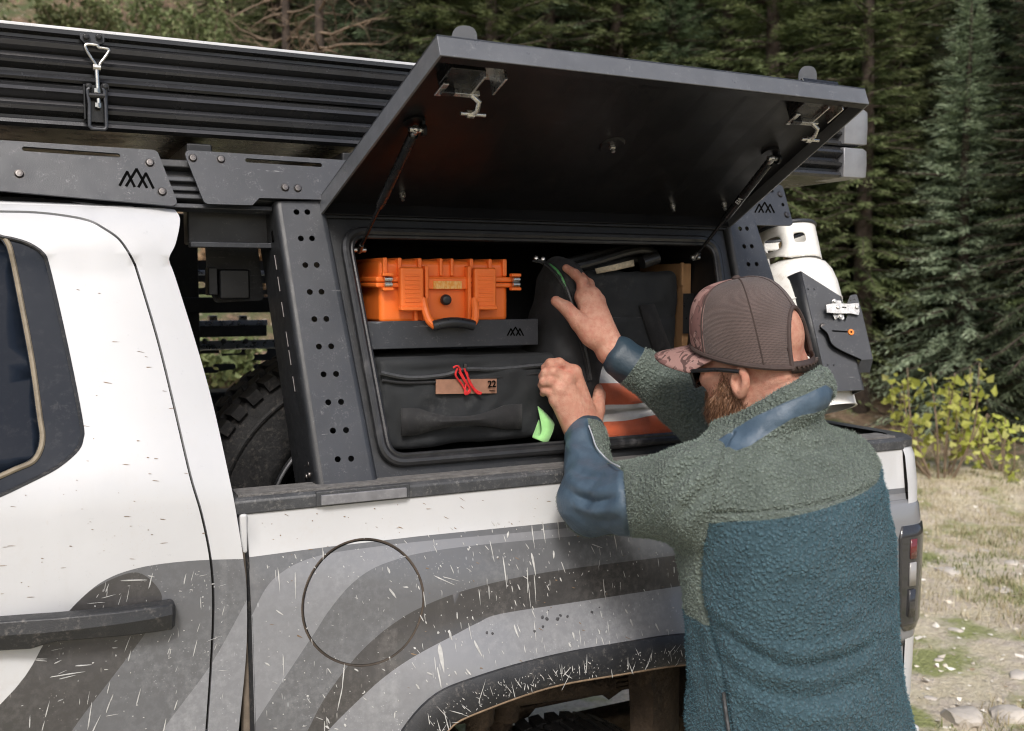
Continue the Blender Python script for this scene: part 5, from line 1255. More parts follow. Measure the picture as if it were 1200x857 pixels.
# hands: joints from wrist to finger tips, (photo x, photo y, depth) each, and radii
def J(*a): return [at(*p) for p in a]
HK = 1.06
def hand_sdf(spec, P):
    d = None
    for pts, rs, k in spec['bones']:
        q = chain(P, pts, [r_ * HK for r_ in rs], .005); d = q if d is None else smin(d, q, k)
    return d
LW, RWr = at(684, 503, .055), at(716, 411, .040)
Lel, Rel = np.array([1.008, -.10, 1.370]), np.array([1.339, -.075, 1.500])
iM, mM, rM, kM = J((672, 437, .075), (662, 446, .062), (655.5, 457, .060), (652, 469, .066))
hL_spec = {'bones': [
    ([LW + (Lel - LW) * .35, LW], [.036, .031], 0),
    (J((690, 500, .060)) + [iM], [.026, .0165], .012), ([LW, mM], [.029, .0165], .012), ([LW + (at(672, 503, .06) - LW) * .6, rM], [.026, .0155], .012), (J((672, 500, .062)) + [kM], [.022, .0145], .012),
    ([iM, mM], [.0155, .0155], .008), ([mM, rM], [.015, .0145], .008), ([rM, kM], [.0145, .0135], .008),
    ([iM] + J((655, 426, .072), (645, 426, .082), (638.5, 431, .094)), [.0135, .0112, .0100, .0085], .006),
    ([mM] + J((648, 436, .062), (639.5, 437, .072), (635.5, 441.5, .085)), [.0138, .0112, .0100, .0085], .006),
    ([rM] + J((645, 447, .062), (637.5, 447.5, .072), (634.5, 451.5, .084)), [.0130, .0105, .0095, .0080], .006),
    ([kM] + J((644, 459, .068), (638.5, 457.5, .077), (636.5, 461, .086)), [.0120, .0095, .0085, .0072], .006),
    (J((693, 500, .060), (699, 480, .075), (702.5, 463, .098), (701, 455, .122)), [.022, .0175, .0130, .0095], .012)]}
iR, mR, rR, kR = J((683, 348, .090), (694, 346, .082), (700, 353, .086), (703, 364, .096))
hR_spec = {'bones': [
    ([RWr + (Rel - RWr) * .3, RWr], [.036, .030], 0),
    (J((703, 397, .048)) + [iR], [.027, .0165], .012), ([RWr, mR], [.028, .0160], .012), (J((709, 397, .052)) + [rR], [.026, .0152], .012), (J((713, 398, .060)) + [kR], [.022, .014], .012),
    ([iR, mR], [.015, .015], .008), ([mR, rR], [.0148, .0142], .008), ([rR, kR], [.014, .013], .008),
    ([iR] + J((682, 330, .100), (673.5, 321, .122), (663.5, 314.5, .145)), [.0135, .0115, .0100, .0085], .006),
    ([mR] + J((690, 333, .118), (681, 325, .150), (672, 320, .175)), [.0130, .0110, .0098, .0085], .006),
    ([rR] + J((695, 344, .125), (688, 338, .155), (680, 334, .18)), [.0125, .0105, .0095, .0080], .006),
    ([kR] + J((698, 358, .128), (692, 353, .15), (686, 350, .165)), [.0115, .0095, .0085, .0072], .006),
    (J((692, 392, .055), (679, 378, .062), (663.5, 361, .078), (651.5, 353, .088)), [.024, .0185, .0140, .0108], .014)]}
def mk(fn, lo, hi, h, it): V, Fq = nets(fn, lo, hi, h); return relax(V, Fq, it), Fq
hlo = np.array([1.238 - .17, -.305 - .17, 1.41]); parts_ = [mk(head_sdf, hlo, np.array([1.238 + .17, -.305 + .17, 1.82]), .0026, 2)]
for sp_, W_ in ((hL_spec, LW), (hR_spec, RWr)):
    allp = np.concatenate([np.array(p) for p, _, _ in sp_['bones']]); parts_.append(mk(lambda P, s=sp_: hand_sdf(s, P), allp.min(0) - .045, allp.max(0) + .045, .0020, 1))
VV, FF, n0 = [], [], 0
for V, Fq in parts_: VV.append(V); FF.append(Fq + n0); n0 += len(V)
bm_ = big_mesh('body', np.concatenate(VV), np.concatenate(FF), M['skin']); body = bpy.data.objects.new('body', bm_); link(body, person)
M['nail'] = NT('finger_nail').out((.58, .36, .29), .3)
M['ringmetal'] = pm('dark_finger_ring', (.02, .02, .02), .35, .5)
a_ = at(649.5, 452.5, .064); ax_ = (J((644, 447.5, .068))[0] - rM); obj('finger_ring', lathe([(.0124, -.003), (.0136, -.003), (.0136, .003), (.0124, .003)], rM * .5 + J((644, 447.5, .068))[0] * .5, ax_, 24), M['ringmetal'], person, smooth=True, sharp=40)

# ---------------- jacket
ZT = np.array([.76, .95, 1.10, 1.25, 1.36, 1.42, 1.47, 1.52, 1.56])
CXt = np.array([1.276, 1.272, 1.258, 1.248, 1.248, 1.250, 1.250, 1.248, 1.246]); CYt = np.array([-.42, -.42, -.415, -.405, -.392, -.380, -.368, -.355, -.345])
At = np.array([.226, .218, .196, .196, .205, .198, .170, .120, .06]); Bt = np.array([.165, .160, .154, .155, .158, .150, .128, .095, .05])
SL, SR = np.array([1.066, -.365, 1.430]), np.array([1.408, -.345, 1.440])
LWj, RWj = LW + (Lel - LW) * .06, RWr + (Rel - RWr) * .10
CC = np.array([1.252, -.338]); 
def ring_z(x, y): return 1.585 + .40 * (x - 1.19) - .42 * (y + .39)
def jacket(P):
    z = P[:, 2]; cx, cy, a, b = (np.interp(z, ZT, k).astype(np.float32) for k in (CXt, CYt, At, Bt))
    qx, qy = np.abs(P[:, 0] - cx) / a, np.abs(P[:, 1] - cy) / b; e = 2.35
    d = ((qx ** e + qy ** e) ** (1 / e) - 1) * np.minimum(a, b)
    d = np.maximum(d, z - 1.555); d = smax(d, .80 - z, .02)
    d = smin(d, seg(P, (1.245, -.352, 1.505), SL + np.array([.01, 0, .008]), .055, .070), .05)
    d = smin(d, seg(P, (1.25, -.345, 1.515), SR, .055, .070), .05)
    la = chain(P, [SL, Lel], [.083, .066], 0); la = smin(la, seg(P, Lel, LWj, .064, .041), .03); d = smin(d, la, .035)
    ra = chain(P, [SR, Rel], [.080, .072], 0); ra = smin(ra, seg(P, Rel, RWj, .072, .043), .03); d = smin(d, ra, .035)
    nb_ = seg(P, (1.252, -.345, 1.46), (1.256, -.343, 1.56), .098, .090); nb_ = smax(nb_, z - (ring_z(P[:, 0], P[:, 1]) - .034), .012); d = smin(d, nb_, .035)
    # collar
    for k, (R_, dz, r) in enumerate(((.092, -.004, .0130), (.095, -.022, .0135), (.099, -.045, .018))):
        dx, dy = P[:, 0] - CC[0], P[:, 1] - CC[1]; rr_ = np.sqrt(dx * dx + dy * dy) + 1e-6
        ux, uy = dx / rr_, dy / rr_; zz2 = ring_z(CC[0] + ux * R_, CC[1] + uy * R_) + dz
        t = np.sqrt((rr_ - R_) ** 2 + (z - zz2) ** 2) - r; d = smin(d, t, .008 if k < 2 else .035)
    return d
def proj_np(V):
    q = V - CAM; w_ = q @ _fw; return np.stack([600 + FP * (q @ _rt) / w_, 428.5 - FP * (q @ _up) / w_], 1)
def pline_d(p, pts):
    d = np.full(len(p), 1e9); pts = [np.asarray(x, float) for x in pts]
    for a, b in zip(pts[:-1], pts[1:]):
        e = b - a; t = np.clip(((p - a) @ e) / (e @ e), 0, 1); d = np.minimum(d, np.linalg.norm(p - a - t[:, None] * e, axis=1))
    return d
def poly_sd(p, pts):                               # positive inside
    d = pline_d(p, list(pts) + [pts[0]]); s = inpoly(pts, p[:, 0], p[:, 1]); return np.where(s, d, -d)
def arm_t(V, a, b):
    e = b - a; t = ((V - a) @ e) / (e @ e); return t, np.linalg.norm(V - a - np.clip(t, 0, 1)[:, None] * e, axis=1)
# creases on the camera side of the jacket: polyline, height, width (m)
FOLDS = [([(666, 562), (690, 576), (722, 572)], .009, 6), ([(660, 545), (685, 556), (716, 558)], -.007, 5), ([(672, 588), (697, 599), (728, 592)], .009, 6), ([(668, 577), (694, 588), (726, 582)], -.007, 4), ([(682, 606), (702, 613), (730, 606)], -.007, 5), ([(662, 522), (678, 530), (694, 532)], .006, 5), ([(826, 690), (845, 725), (885, 752), (940, 765), (1000, 752), (1032, 730)], 0.0062, 9), ([(835, 735), (870, 775), (930, 797), (990, 790), (1035, 765)], 0.0056, 9), ([(850, 790), (890, 825), (950, 840), (1010, 825)], 0.0043, 10),
         ([(830, 712), (860, 745), (920, 782), (990, 772), (1030, 748)], -0.0056, 7), ([(842, 765), (880, 803), (950, 820), (1020, 800)], -0.0050, 8), ([(1015, 690), (1000, 715), (975, 735)], 0.0043, 8), ([(1020, 775), (1040, 800), (1055, 840)], 0.0050, 8), ([(1030, 720), (1022, 770), (1030, 857)], -0.0037, 6),
         ([(880, 515), (915, 528), (955, 540), (1000, 540)], 0.0050, 8), ([(895, 505), (940, 515), (985, 512), (1010, 505)], 0.0043, 7), ([(888, 522), (925, 538), (970, 550)], -0.0043, 6), ([(965, 470), (990, 488), (1010, 515)], 0.0037, 7), ([(975, 490), (990, 515), (995, 540)], -0.0031, 6),
         ([(840, 520), (815, 530), (790, 545), (770, 570)], 0.0062, 8), ([(845, 540), (820, 560), (795, 590), (785, 620)], 0.0056, 8), ([(843, 530), (815, 546), (790, 566), (775, 595)], -0.0062, 6), ([(838, 580), (815, 605), (795, 635)], 0.0056, 8), ([(840, 562), (815, 584), (790, 612)], -0.0056, 6), ([(765, 540), (745, 560), (740, 600)], 0.0043, 8), ([(752, 545), (735, 570), (738, 610)], -0.0037, 6),
         ([(700, 540), (690, 560), (668, 575)], 0.0037, 7), ([(715, 555), (700, 585), (680, 600)], 0.0037, 7), ([(705, 560), (690, 580), (670, 590)], -0.0037, 5), ([(722, 570), (720, 600), (705, 618)], 0.0037, 6),
         ([(800, 690), (800, 740), (810, 800)], 0.0037, 9), ([(812, 700), (818, 760), (830, 830)], -0.0037, 6), ([(775, 425), (770, 450), (755, 470)], 0.0031, 8), ([(805, 445), (800, 475), (790, 495)], 0.0037, 8), ([(790, 435), (785, 465), (773, 485)], -0.0031, 6)]
SEAMS = [[(858, 507), (846, 535), (838, 570), (833, 605), (822, 650)], [(822, 650), (820, 690), (832, 740), (848, 800), (858, 870)], [(836, 602), (880, 600), (950, 592), (1010, 575), (1042, 558)], [(727, 545), (730, 580), (738, 632)], [(690, 497), (697, 520), (716, 541), (727, 546)]]
def worley(P, s):                                  # distance to the nearest scattered point, in cells
    Q = P / s; i0 = np.floor(Q).astype(np.int64); best = np.full(len(P), 9.0)
    def hsh(c, k): h = (c[:, 0] * 73856093) ^ (c[:, 1] * 19349663) ^ (c[:, 2] * 83492791) ^ (k * 2654435761); h = (h ^ (h >> 13)) * 1274126177; return ((h ^ (h >> 16)) & 0xffff) / 65535.0
    for a in (-1, 0, 1):
        for b in (-1, 0, 1):
            for c in (-1, 0, 1):
                ci = i0 + np.array([a, b, c]); f = np.stack([hsh(ci, 1), hsh(ci, 2), hsh(ci, 3)], 1); best = np.minimum(best, ((ci + f - Q) ** 2).sum(1))
    return np.sqrt(best)
def j_fold(V, N):
    p = proj_np(V); vis = np.clip(np.einsum('ij,ij->i', N, (CAM - V) / np.linalg.norm(CAM - V, axis=1)[:, None]) * 2.5, 0, 1); o = np.zeros(len(V))
    for pts, amp, w_ in FOLDS:
        pts = [tuple(x) for x in spline(pts, 4)]; ends = np.minimum(1, np.minimum(np.linalg.norm(p - pts[0], axis=1), np.linalg.norm(p - pts[-1], axis=1)) / 30 + .15); d = pline_d(p, pts); o += amp * np.exp(-(d / w_) ** 2) * vis * ends
    for pts in SEAMS: o -= .0065 * np.exp(-(pline_d(p, [tuple(x) for x in spline(pts, 4)]) / 2.6) ** 2) * vis
    o += .0055 * vnoise(V * np.array([9., 9, 16])) + .003 * vnoise(V * np.array([22., 22, 30]) + 5)
    return o
def j_zones(V, N):
    p = proj_np(V); vis = np.einsum('ij,ij->i', N, (CAM - V)) > 0
    # teal below the yoke on the back, lower on the chest
    front = (p[:, 0] < np.interp(p[:, 1], [640, 690, 740, 800, 860], [822, 820, 832, 848, 858])) & (V[:, 1] > -.47)
    chest = front | (V[:, 1] > -.36)
    teal = np.where(chest, 1.205 - V[:, 2], 1.405 + .14 * (V[:, 0] - 1.10) - V[:, 2])
    t1, d1 = arm_t(V, SL, Lel); t2, d2 = arm_t(V, Lel, LW); t3, d3 = arm_t(V, Rel, RWr); t4, d4 = arm_t(V, SR, Rel)
    armL = ((d1 < .115) & (t1 > .18)) | (d2 < .105); armR = ((d4 < .12) & (t4 > .12)) | (d3 < .10)
    sleeve = (armL & (V[:, 2] > 1.27) & (V[:, 1] > -.42) & (V[:, 0] < 1.13)) | (armR & (V[:, 1] > -.30))
    sd_s = poly_sd(p, [(735, 640), (822, 652), (833, 605), (838, 570), (858, 507), (800, 480), (700, 480)])
    teal = np.where(sleeve | (vis & (sd_s > 0) & (V[:, 1] > -.52)), -.05, teal)
    ny = poly_sd(p, [(640, 480), (688, 492), (691, 500), (698, 522), (716, 541), (727, 547), (731, 580), (740, 640), (690, 660), (640, 600)]) * .0016
    ny = np.where(((d2 < .11) | ((d1 < .13) & (t1 > .35))) & (V[:, 1] > -.32) & (V[:, 0] < 1.12), np.where(vis, ny, (t2 * .2 - .02)), -.05)
    navy = np.where((d3 < .075) & (V[:, 1] > -.12), (t3 - .80) * .28, -.05); navy = np.maximum(navy, np.where((d2 < .065) & (V[:, 1] > -.03), (t2 - .93) * .2, -.05))
    yk = poly_sd(p, [(842, 518), (862, 501), (885, 488), (915, 474), (945, 462), (968, 451), (978, 456), (980, 472), (955, 484), (928, 491), (905, 505), (880, 523), (862, 530)]) * .0016
    yk = np.where(vis & (V[:, 2] > 1.46) & (V[:, 1] < -.30), yk, -.05)
    return teal, np.maximum(ny, yk), navy
def fleece_mat():
    t = NT('sherpa_fleece_and_nylon')
    A_ = lambda n: t.n('Attribute', attribute_name=n).outputs['Fac']
    w1 = t.noise(60, 3, .5); vec = t.n('VectorMath', operation='MULTIPLY_ADD'); t.t.links.new(t.tc.outputs['Object'], vec.inputs[0]); vec.inputs[1].default_value = (1, 1, 1)
    nz = t.n('TexNoise'); nz.inputs['Scale'].default_value = 120; t.t.links.new(t.tc.outputs['Object'], nz.inputs['Vector']); sc_ = t.n('VectorMath', operation='SCALE'); t.t.links.new(nz.outputs['Color'], sc_.inputs[0]); sc_.inputs['Scale'].default_value = .005; t.t.links.new(sc_.outputs[0], vec.inputs[2])
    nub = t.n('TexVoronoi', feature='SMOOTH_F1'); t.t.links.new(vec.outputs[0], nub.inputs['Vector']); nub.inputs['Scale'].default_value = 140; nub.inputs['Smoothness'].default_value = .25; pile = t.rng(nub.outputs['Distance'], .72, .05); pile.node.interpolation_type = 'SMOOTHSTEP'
    fib = t.noise(900, 4, .7); big = t.noise(14, 4)
    teal = t.mix(t.rng(big, .3, .7), (.042, .098, .128), (.060, .128, .160)); grn = t.mix(t.rng(big, .3, .7), (.130, .163, .140), (.182, .222, .190))
    fl = t.mix(t.rng(A_('teal'), -.0010, .0010), grn, teal); fl = t.mix(t.rng(fib, .45, .8, 0, .16), fl, (.26, .32, .32))
    fl = t.mix(pile, t.mix(.42, fl, (.0, .0, .0)), fl); h = t.math('ADD', pile, t.math('MULTIPLY', fib, .35))  # colour darkened between nubs in place of occlusion inside the pile
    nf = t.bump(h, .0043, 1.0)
    t.b.inputs['Sheen Weight'].default_value = .06; t.b.inputs['Sheen Roughness'].default_value = .6
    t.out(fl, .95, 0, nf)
    ny = t.t.nodes.new('ShaderNodeBsdfPrincipled'); f2 = t.noise(1200, 2); n2 = t.bump(f2, .0002); n2 = t.bump(t.noise(35, 4, .6), .004, .7, n2); t.t.links.new(n2, ny.inputs['Normal'])
    cn = t.mix(t.rng(A_('navy'), -.001, .001), t.mix(t.rng(t.noise(26, 4), .3, .7), (.040, .068, .100), (.062, .098, .138)), (.022, .042, .060)); t.t.links.new(cn, ny.inputs['Base Color']); ny.inputs['Roughness'].default_value = .5
    mx = t.n('MixShader'); k = t.math('MAXIMUM', t.rng(A_('nylon'), -.0008, .0008), t.rng(A_('navy'), -.0008, .0008)); t.t.links.new(k, mx.inputs[0]); t.t.links.new(t.b.outputs[0], mx.inputs[1]); t.t.links.new(ny.outputs[0], mx.inputs[2])
    t.t.links.new(mx.outputs[0], t.t.nodes['Material Output'].inputs[0]); return t.m
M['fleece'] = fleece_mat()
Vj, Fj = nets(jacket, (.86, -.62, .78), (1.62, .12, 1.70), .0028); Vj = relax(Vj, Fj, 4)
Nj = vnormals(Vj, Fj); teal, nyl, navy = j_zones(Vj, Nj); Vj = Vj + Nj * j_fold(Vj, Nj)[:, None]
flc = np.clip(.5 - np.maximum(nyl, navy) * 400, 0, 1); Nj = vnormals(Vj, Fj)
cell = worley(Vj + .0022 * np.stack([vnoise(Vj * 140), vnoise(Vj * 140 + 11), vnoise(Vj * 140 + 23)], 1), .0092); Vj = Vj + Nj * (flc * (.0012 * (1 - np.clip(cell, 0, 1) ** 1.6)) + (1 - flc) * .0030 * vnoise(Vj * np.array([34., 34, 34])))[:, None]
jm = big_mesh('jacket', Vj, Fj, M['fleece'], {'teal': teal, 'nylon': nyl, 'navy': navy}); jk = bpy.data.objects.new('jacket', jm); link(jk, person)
# loose pile: short fibres standing out of the fleece
nf_ = 120000; vis_ = np.einsum('ij,ij->i', Nj, CAM - Vj); pr = np.where((flc > .9) & (vis_ > -.15) & (Vj[:, 2] > .88), 1.0, 0.0); fi_ = rng.choice(len(Vj), nf_, p=pr / pr.sum())
fp, fn_ = Vj[fi_] + rng.normal(0, .0012, (nf_, 3)), Nj[fi_]; fd = fn_ + rng.normal(0, .75, (nf_, 3)); fd /= np.linalg.norm(fd, axis=1)[:, None]; fs = np.cross(fd, rng.normal(0, 1, (nf_, 3))); fs /= np.linalg.norm(fs, axis=1)[:, None]; fL = rng.uniform(.002, .0048, (nf_, 1))
fv_ = np.stack([fp - fs * .00055 - fn_ * .0005, fp + fs * .00055 - fn_ * .0005, fp + fd * fL], 1).reshape(-1, 3); t = NT('fleece_fibre'); A1 = t.n('Attribute', attribute_name='teal').outputs['Fac']
M['fibre'] = t.out(t.mix(t.rng(A1, -.001, .001), (.175, .215, .185), (.058, .125, .155)), .95)
fm = big_mesh('pile', fv_, np.arange(nf_ * 3).reshape(-1, 3), M['fibre'], {'teal': np.repeat(teal[fi_], 3)}); pl_ = bpy.data.objects.new('fleece_pile', fm); link(pl_, jk); pl_['kind'] = 'stuff'
M['piping'] = pm('grey_piping', (.36, .38, .42), .5)
def jsurf(px, py, off=.0): return surf(px, py, jacket, -1.0, off)
obj('sleeve_piping', tube([jsurf(*p, .006) for p in spline([(690, 499), (694, 510), (699, 524), (708, 535), (716, 542), (726, 547)], 5)], .0016, 6), M['piping'], jk, smooth=True)
obj('pocket_zip', tube([jsurf(*p, .004) for p in spline([(848, 812), (850, 830), (853, 850), (857, 875)], 4)], .0035, 6), M['zipper'], jk, smooth=True)

# ---------------- trousers and boots (below the frame, standing on the ground)
M['denim'] = fabric('dark_grey_trousers', (.05, .052, .06), 900, .2, .85); M['boot'] = pm('brown_leather_boot', (.10, .055, .03), .6, 0, .3, 20, .001, 200)
def trous(P):
    d = ell(P, (1.285, -.42, .90), (.185, .135, .13))
    for s in (-1, 1):
        hx = 1.285 + .095 * s; kx = 1.285 + .115 * s; fx = 1.285 + .125 * s
        d = smin(d, chain(P, [np.array([hx, -.42, .86]), np.array([kx, -.39, .49]), np.array([fx, -.43, .10])], [.098, .075, .066], .03), .03)
    return smax(d, .075 - P[:, 2], .01) + .006 * vnoise(P * np.array([12, 12, 7]))
sdf_obj('trousers', trous, (1.02, -.62, .05), (1.56, -.22, 1.08), .008, M['denim'], person, 2)
def boots(P):
    d = None
    for s in (-1, 1):
        fx = 1.285 + .125 * s; q = smin(seg(P, (fx, -.435, .06), (fx, -.43, .17), .056, .054), ell(P, (fx - .01, -.345, .045), (.050, .135, .055)), .03); q = np.maximum(q, -P[:, 2]); d = q if d is None else np.minimum(d, q)
    return d
sdf_obj('boots', boots, (1.05, -.56, -.03), (1.52, -.18, .26), .007, M['boot'], person, 2)

# ---------------- cap
def camo(name):
    t = NT(name); a = t.noise(26, 1.2, .4, None, 1.2); b = t.noise(34, 1, .4, t.obj((1, 1.3, 1), (1, .4, .2)), 1.5); wv = t.bump(t.noise(1500, 2), .0002)
    ed = t.math('ABSOLUTE', t.math('SUBTRACT', a, .54)); c = t.mix(t.rng(a, .535, .545), (.31, .18, .16), (.18, .092, .084)); c = t.mix(t.rng(b, .60, .61), c, (.095, .052, .047)); c = t.mix(t.rng(ed, .016, .010, 0, .7), c, (.38, .24, .215))
    return t.out(c, .85, 0, wv)
M['camo'] = camo('pink_brown_camo_twill')
t = NT('brown_cap_mesh'); um = t.n('UVMap'); bk_ = t.n('TexVoronoi'); mpn = t.n('Mapping'); t.t.links.new(um.outputs[0], mpn.inputs[0]); mpn.inputs['Scale'].default_value = (1, 1, 1); t.t.links.new(mpn.outputs[0], bk_.inputs['Vector']); bk_.inputs['Scale'].default_value = 1.0; bk_.inputs['Randomness'].default_value = 0
hole = t.rng(bk_.outputs['Distance'], .30, .42); c_ = t.mix(t.rng(t.noise(25, 4), .3, .7), (.085, .056, .049), (.125, .085, .076)); c_ = t.mix(hole, (.045, .029, .025), c_)
M['capmesh'] = t.out(c_, .8, 0, t.bump(hole, .0008), Sheen_Weight=.2)
M['captape'] = pm('brown_cap_tape', (.050, .033, .029), .8, 0, .2, 60, .0004, 900); M['snap'] = pm('brown_plastic_strap', (.045, .030, .024), .45, 0, .2, 40)
def cap_pt(th, t, o=0.0):                          # th 0 = front, t 0 rim .. 1 crown
    a = .112 + o if math.cos(th) > 0 else .110 + o; b = .0875 + o; z0 = .016 + .036 * math.cos(th) ; z1 = .160 + o
    fr = max(0, math.cos(th)); al = t * math.pi / 2; e = .62 - .16 * fr
    r = math.cos(al) ** e if t < 1 else 0; z = z0 + (z1 - z0) * math.sin(al) ** (1.06 - .08 * fr)
    lean = .012 * math.sin(al) * 0
    return hw_(a * r * math.cos(th) - .004 + lean, b * r * math.sin(th), z)
NT_, NR = 72, 22; V, F_, mi_, uv = [], [], [], []
for j in range(NR + 1):
    for i in range(NT_): th = 2 * math.pi * i / NT_; V.append(cap_pt(th, (j / NR) ** .9)); uv.append((th * .1 / .0021, (j / NR) ** .9 * .17 / .0021))
hole_h = .44
def in_open(th, t):
    d = abs((th - math.pi + math.pi) % (2 * math.pi) - math.pi); return (d / .60) ** 2 + (t / hole_h) ** 2 < 1
for j in range(NR):
    for i in range(NT_):
        th = 2 * math.pi * (i + .5) / NT_; t_c = ((j + .5) / NR) ** .9
        if in_open(th, t_c): continue
        F_.append((j * NT_ + i, j * NT_ + (i + 1) % NT_, (j + 1) * NT_ + (i + 1) % NT_, (j + 1) * NT_ + i)); thd = min(th, 2 * math.pi - th); mi_.append(0 if thd < rad(58) else 1)
cap = obj('cap', (V, F_), [M['camo'], M['capmesh']], person, smooth=True, sharp=None, mi=mi_)
ul = cap.data.uv_layers.new(name='UVMap')
for l in cap.data.loops:
    u_, v_q = uv[l.vertex_index]; ul.data[l.index].uv = (u_, v_q)
m_ = cap.modifiers.new('solid', 'SOLIDIFY'); m_.thickness = .0025; m_.offset = 1
for th in (rad(58), rad(118), rad(180), -rad(58), -rad(118)):
    t0 = 0 if abs(abs(th) - math.pi) > .1 else hole_h + .02
    obj('panel_seam', tube([cap_pt(th, t, .0022) for t in np.linspace(t0, .99, 18)], .0024, 6, flat=.5), M['captape'], cap, smooth=True)
op = [(math.pi + .60 * math.cos(a), hole_h * math.sin(a)) for a in np.linspace(0, math.pi, 26)]
obj('opening_tape', tube([cap_pt(th, max(0, t), .0022) for th, t in op], .0042, 8), M['captape'], cap, smooth=True)
obj('rim_tape', tube([cap_pt(th, .02, .0016) for th in np.linspace(-math.pi + .57, math.pi - .57, 60)], .0052, 8), M['captape'], cap, smooth=True)
sb = [[cap_pt(th, 0, .003) + HUp * dz + 0 for dz in (-.006, .016)] for th in np.linspace(math.pi - .62, math.pi + .62, 20)]
ss = obj('snap_strap', loft([[p[0] for p in sb], [p[1] for p in sb]], closed=False), M['snap'], cap, smooth=True, solid=.003, fix=True)
for th in np.linspace(math.pi - .5, math.pi + .36, 9): obj('strap_stud', cyl(cap_pt(th, 0, .003) + HUp * .005, cap_pt(th, 0, .0075) + HUp * .005, .0024, n=8), M['snap'], ss, smooth=True, sharp=40)
obj('cap_button', lathe([(0, .006), (.005, .0055), (.0085, .002), (.0085, -.002)], cap_pt(0, .9999, .003), HUp, 16), M['captape'], cap, smooth=True)
br = []
for j in range(9):
    s = j / 8; row = []
    for i in range(31):
        th = rad(-66 + 132 * i / 30); b0_ = np.array([.110 * math.cos(th) - .004, .0875 * math.sin(th)]); L = .092 * math.cos(th * 1.05) ** .55 if abs(th) < 1.4 else 0
        f = b0_[0] + L * s; l = b0_[1] * (1 + .06 * s); z = .016 + .036 * math.cos(th) - .006 * s - 1.8 * (abs(l) ** 2) * s - .002; row.append(hw_(f, l, z))
    br.append(row)
obj('brim', loft(br, closed=False), M['camo'], cap, smooth=True, sharp=None, solid=.004, fix=True)
# ---------------- sunglasses
M['frame_b'] = pm('black_glasses_frame', (.012, .012, .013), .3); M['lens_s'] = NT('dark_sunglass_lens').out((.01, .011, .012), .05, 0, None, Coat_Weight=.5)
gl = obj('sunglasses', tube([hw_(*p) for p in spline([(-.012, .0875, .002), (.03, .0870, .010), (.07, .0835, .012), (.094, .075, .012), (.106, .062, .012)], 6)], .0055, 8, flat=.75), M['frame_b'], person, smooth=True)
obj('glasses_arm', tube([hw_(*p) for p in spline([(-.012, -.0855, .016), (.03, -.0850, .021), (.07, -.0805, .022), (.094, -.072, .020), (.103, -.060, .018)], 6)], .0042, 8, flat=.6), M['frame_b'], gl, smooth=True)
for s in (-1, 1):
    c_l = [hw_(.108 - .35 * abs(l - .0) ** 1.0 * .5 + .003 * 0, s * l, u) for l, u in rrect([(.012, -.028), (.060, -.024), (.068, .014), (.012, .016)], .010, 4)]
    obj('glasses_rim', tube(c_l, .003, 6, closed=True), M['frame_b'], gl, smooth=True); ctr = np.mean(c_l, axis=0)
    obj('glasses_lens', (c_l + [ctr + HF * .003], [(i, (i + 1) % len(c_l), len(c_l)) for i in range(len(c_l))]), M['lens_s'], gl, smooth=True, sharp=None, solid=.0015)
obj('glasses_bridge', tube([hw_(.108, -.012, .008), hw_(.112, 0, .010), hw_(.108, .012, .008)], .0026, 6), M['frame_b'], gl, smooth=True)
# ---------------- beard: short strands over the jaw
Vh, Fh = parts_[0]; Nh = vnormals(Vh, Fh); q = (Vh - HC) @ HR.T; al = np.abs(q[:, 1])
edge = np.interp(q[:, 2], [-.13, -.09, -.06, -.03, .01, .03], [.010, -.008, -.006, .010, .024, .03])
top_l = np.interp(q[:, 0], [.0, .03, .045, .075, .11], [.030, .012, -.018, -.036, -.040])
wgt = ((q[:, 0] > edge) & (q[:, 2] < top_l) & (q[:, 2] > -.135) & ~((q[:, 0] > .088) & (al < .02) & (q[:, 2] > -.066) & (q[:, 2] < -.048)) & (al < .076)).astype(float)
fade = np.clip((q[:, 0] - edge) / .018, .10, 1) * np.clip((top_l - q[:, 2]) / .025, .15, 1); wgt *= fade
idx = rng.choice(len(Vh), 20000, p=wgt / wgt.sum()); sv, sf, tone = [], [], []
tang = -HUp * 1.0 + HF * .35
for i in idx:
    p = Vh[i] + rng.normal(0, .0010, 3); n = Nh[i]; L = rng.uniform(.007, .015) * (.45 + .75 * fade[i]) * (1.45 if q[i, 2] < -.07 else 1); d = tang - n * (tang @ n); d = d / (np.linalg.norm(d) + 1e-9) + n * rng.uniform(.25, .75) + rng.normal(0, .22, 3); d /= np.linalg.norm(d)
    s = np.cross(d, rng.normal(0, 1, 3)); s /= np.linalg.norm(s) + 1e-9; w_ = rng.uniform(.00035, .0006); b_ = n * -.001 + tang * 0; k = len(sv); m2 = p + d * L * .55; e2_ = p + d * L + (tang / np.linalg.norm(tang) - d) * L * .25
    sv += [p - s * w_ - n * .0008, p + s * w_ - n * .0008, m2 + s * w_ * .8, m2 - s * w_ * .8, e2_]; sf += [(k, k + 1, k + 2, k + 3), (k + 3, k + 2, k + 4)]; tone += [rng.random()] * 5
t = NT('ginger_beard_hair'); at_n = t.n('Attribute', attribute_name='tone').outputs['Fac']; M['beard'] = t.out(t.ramp(at_n, [(0, (.065, .028, .013)), (.5, (.185, .082, .038)), (1, (.35, .20, .12))]), .55)
bd = obj('beard', (sv, sf), M['beard'], person); bd['kind'] = 'stuff'
at2 = bd.data.attributes.new('tone', 'FLOAT', 'POINT'); at2.data.foreach_set('value', np.array(tone, np.float32))
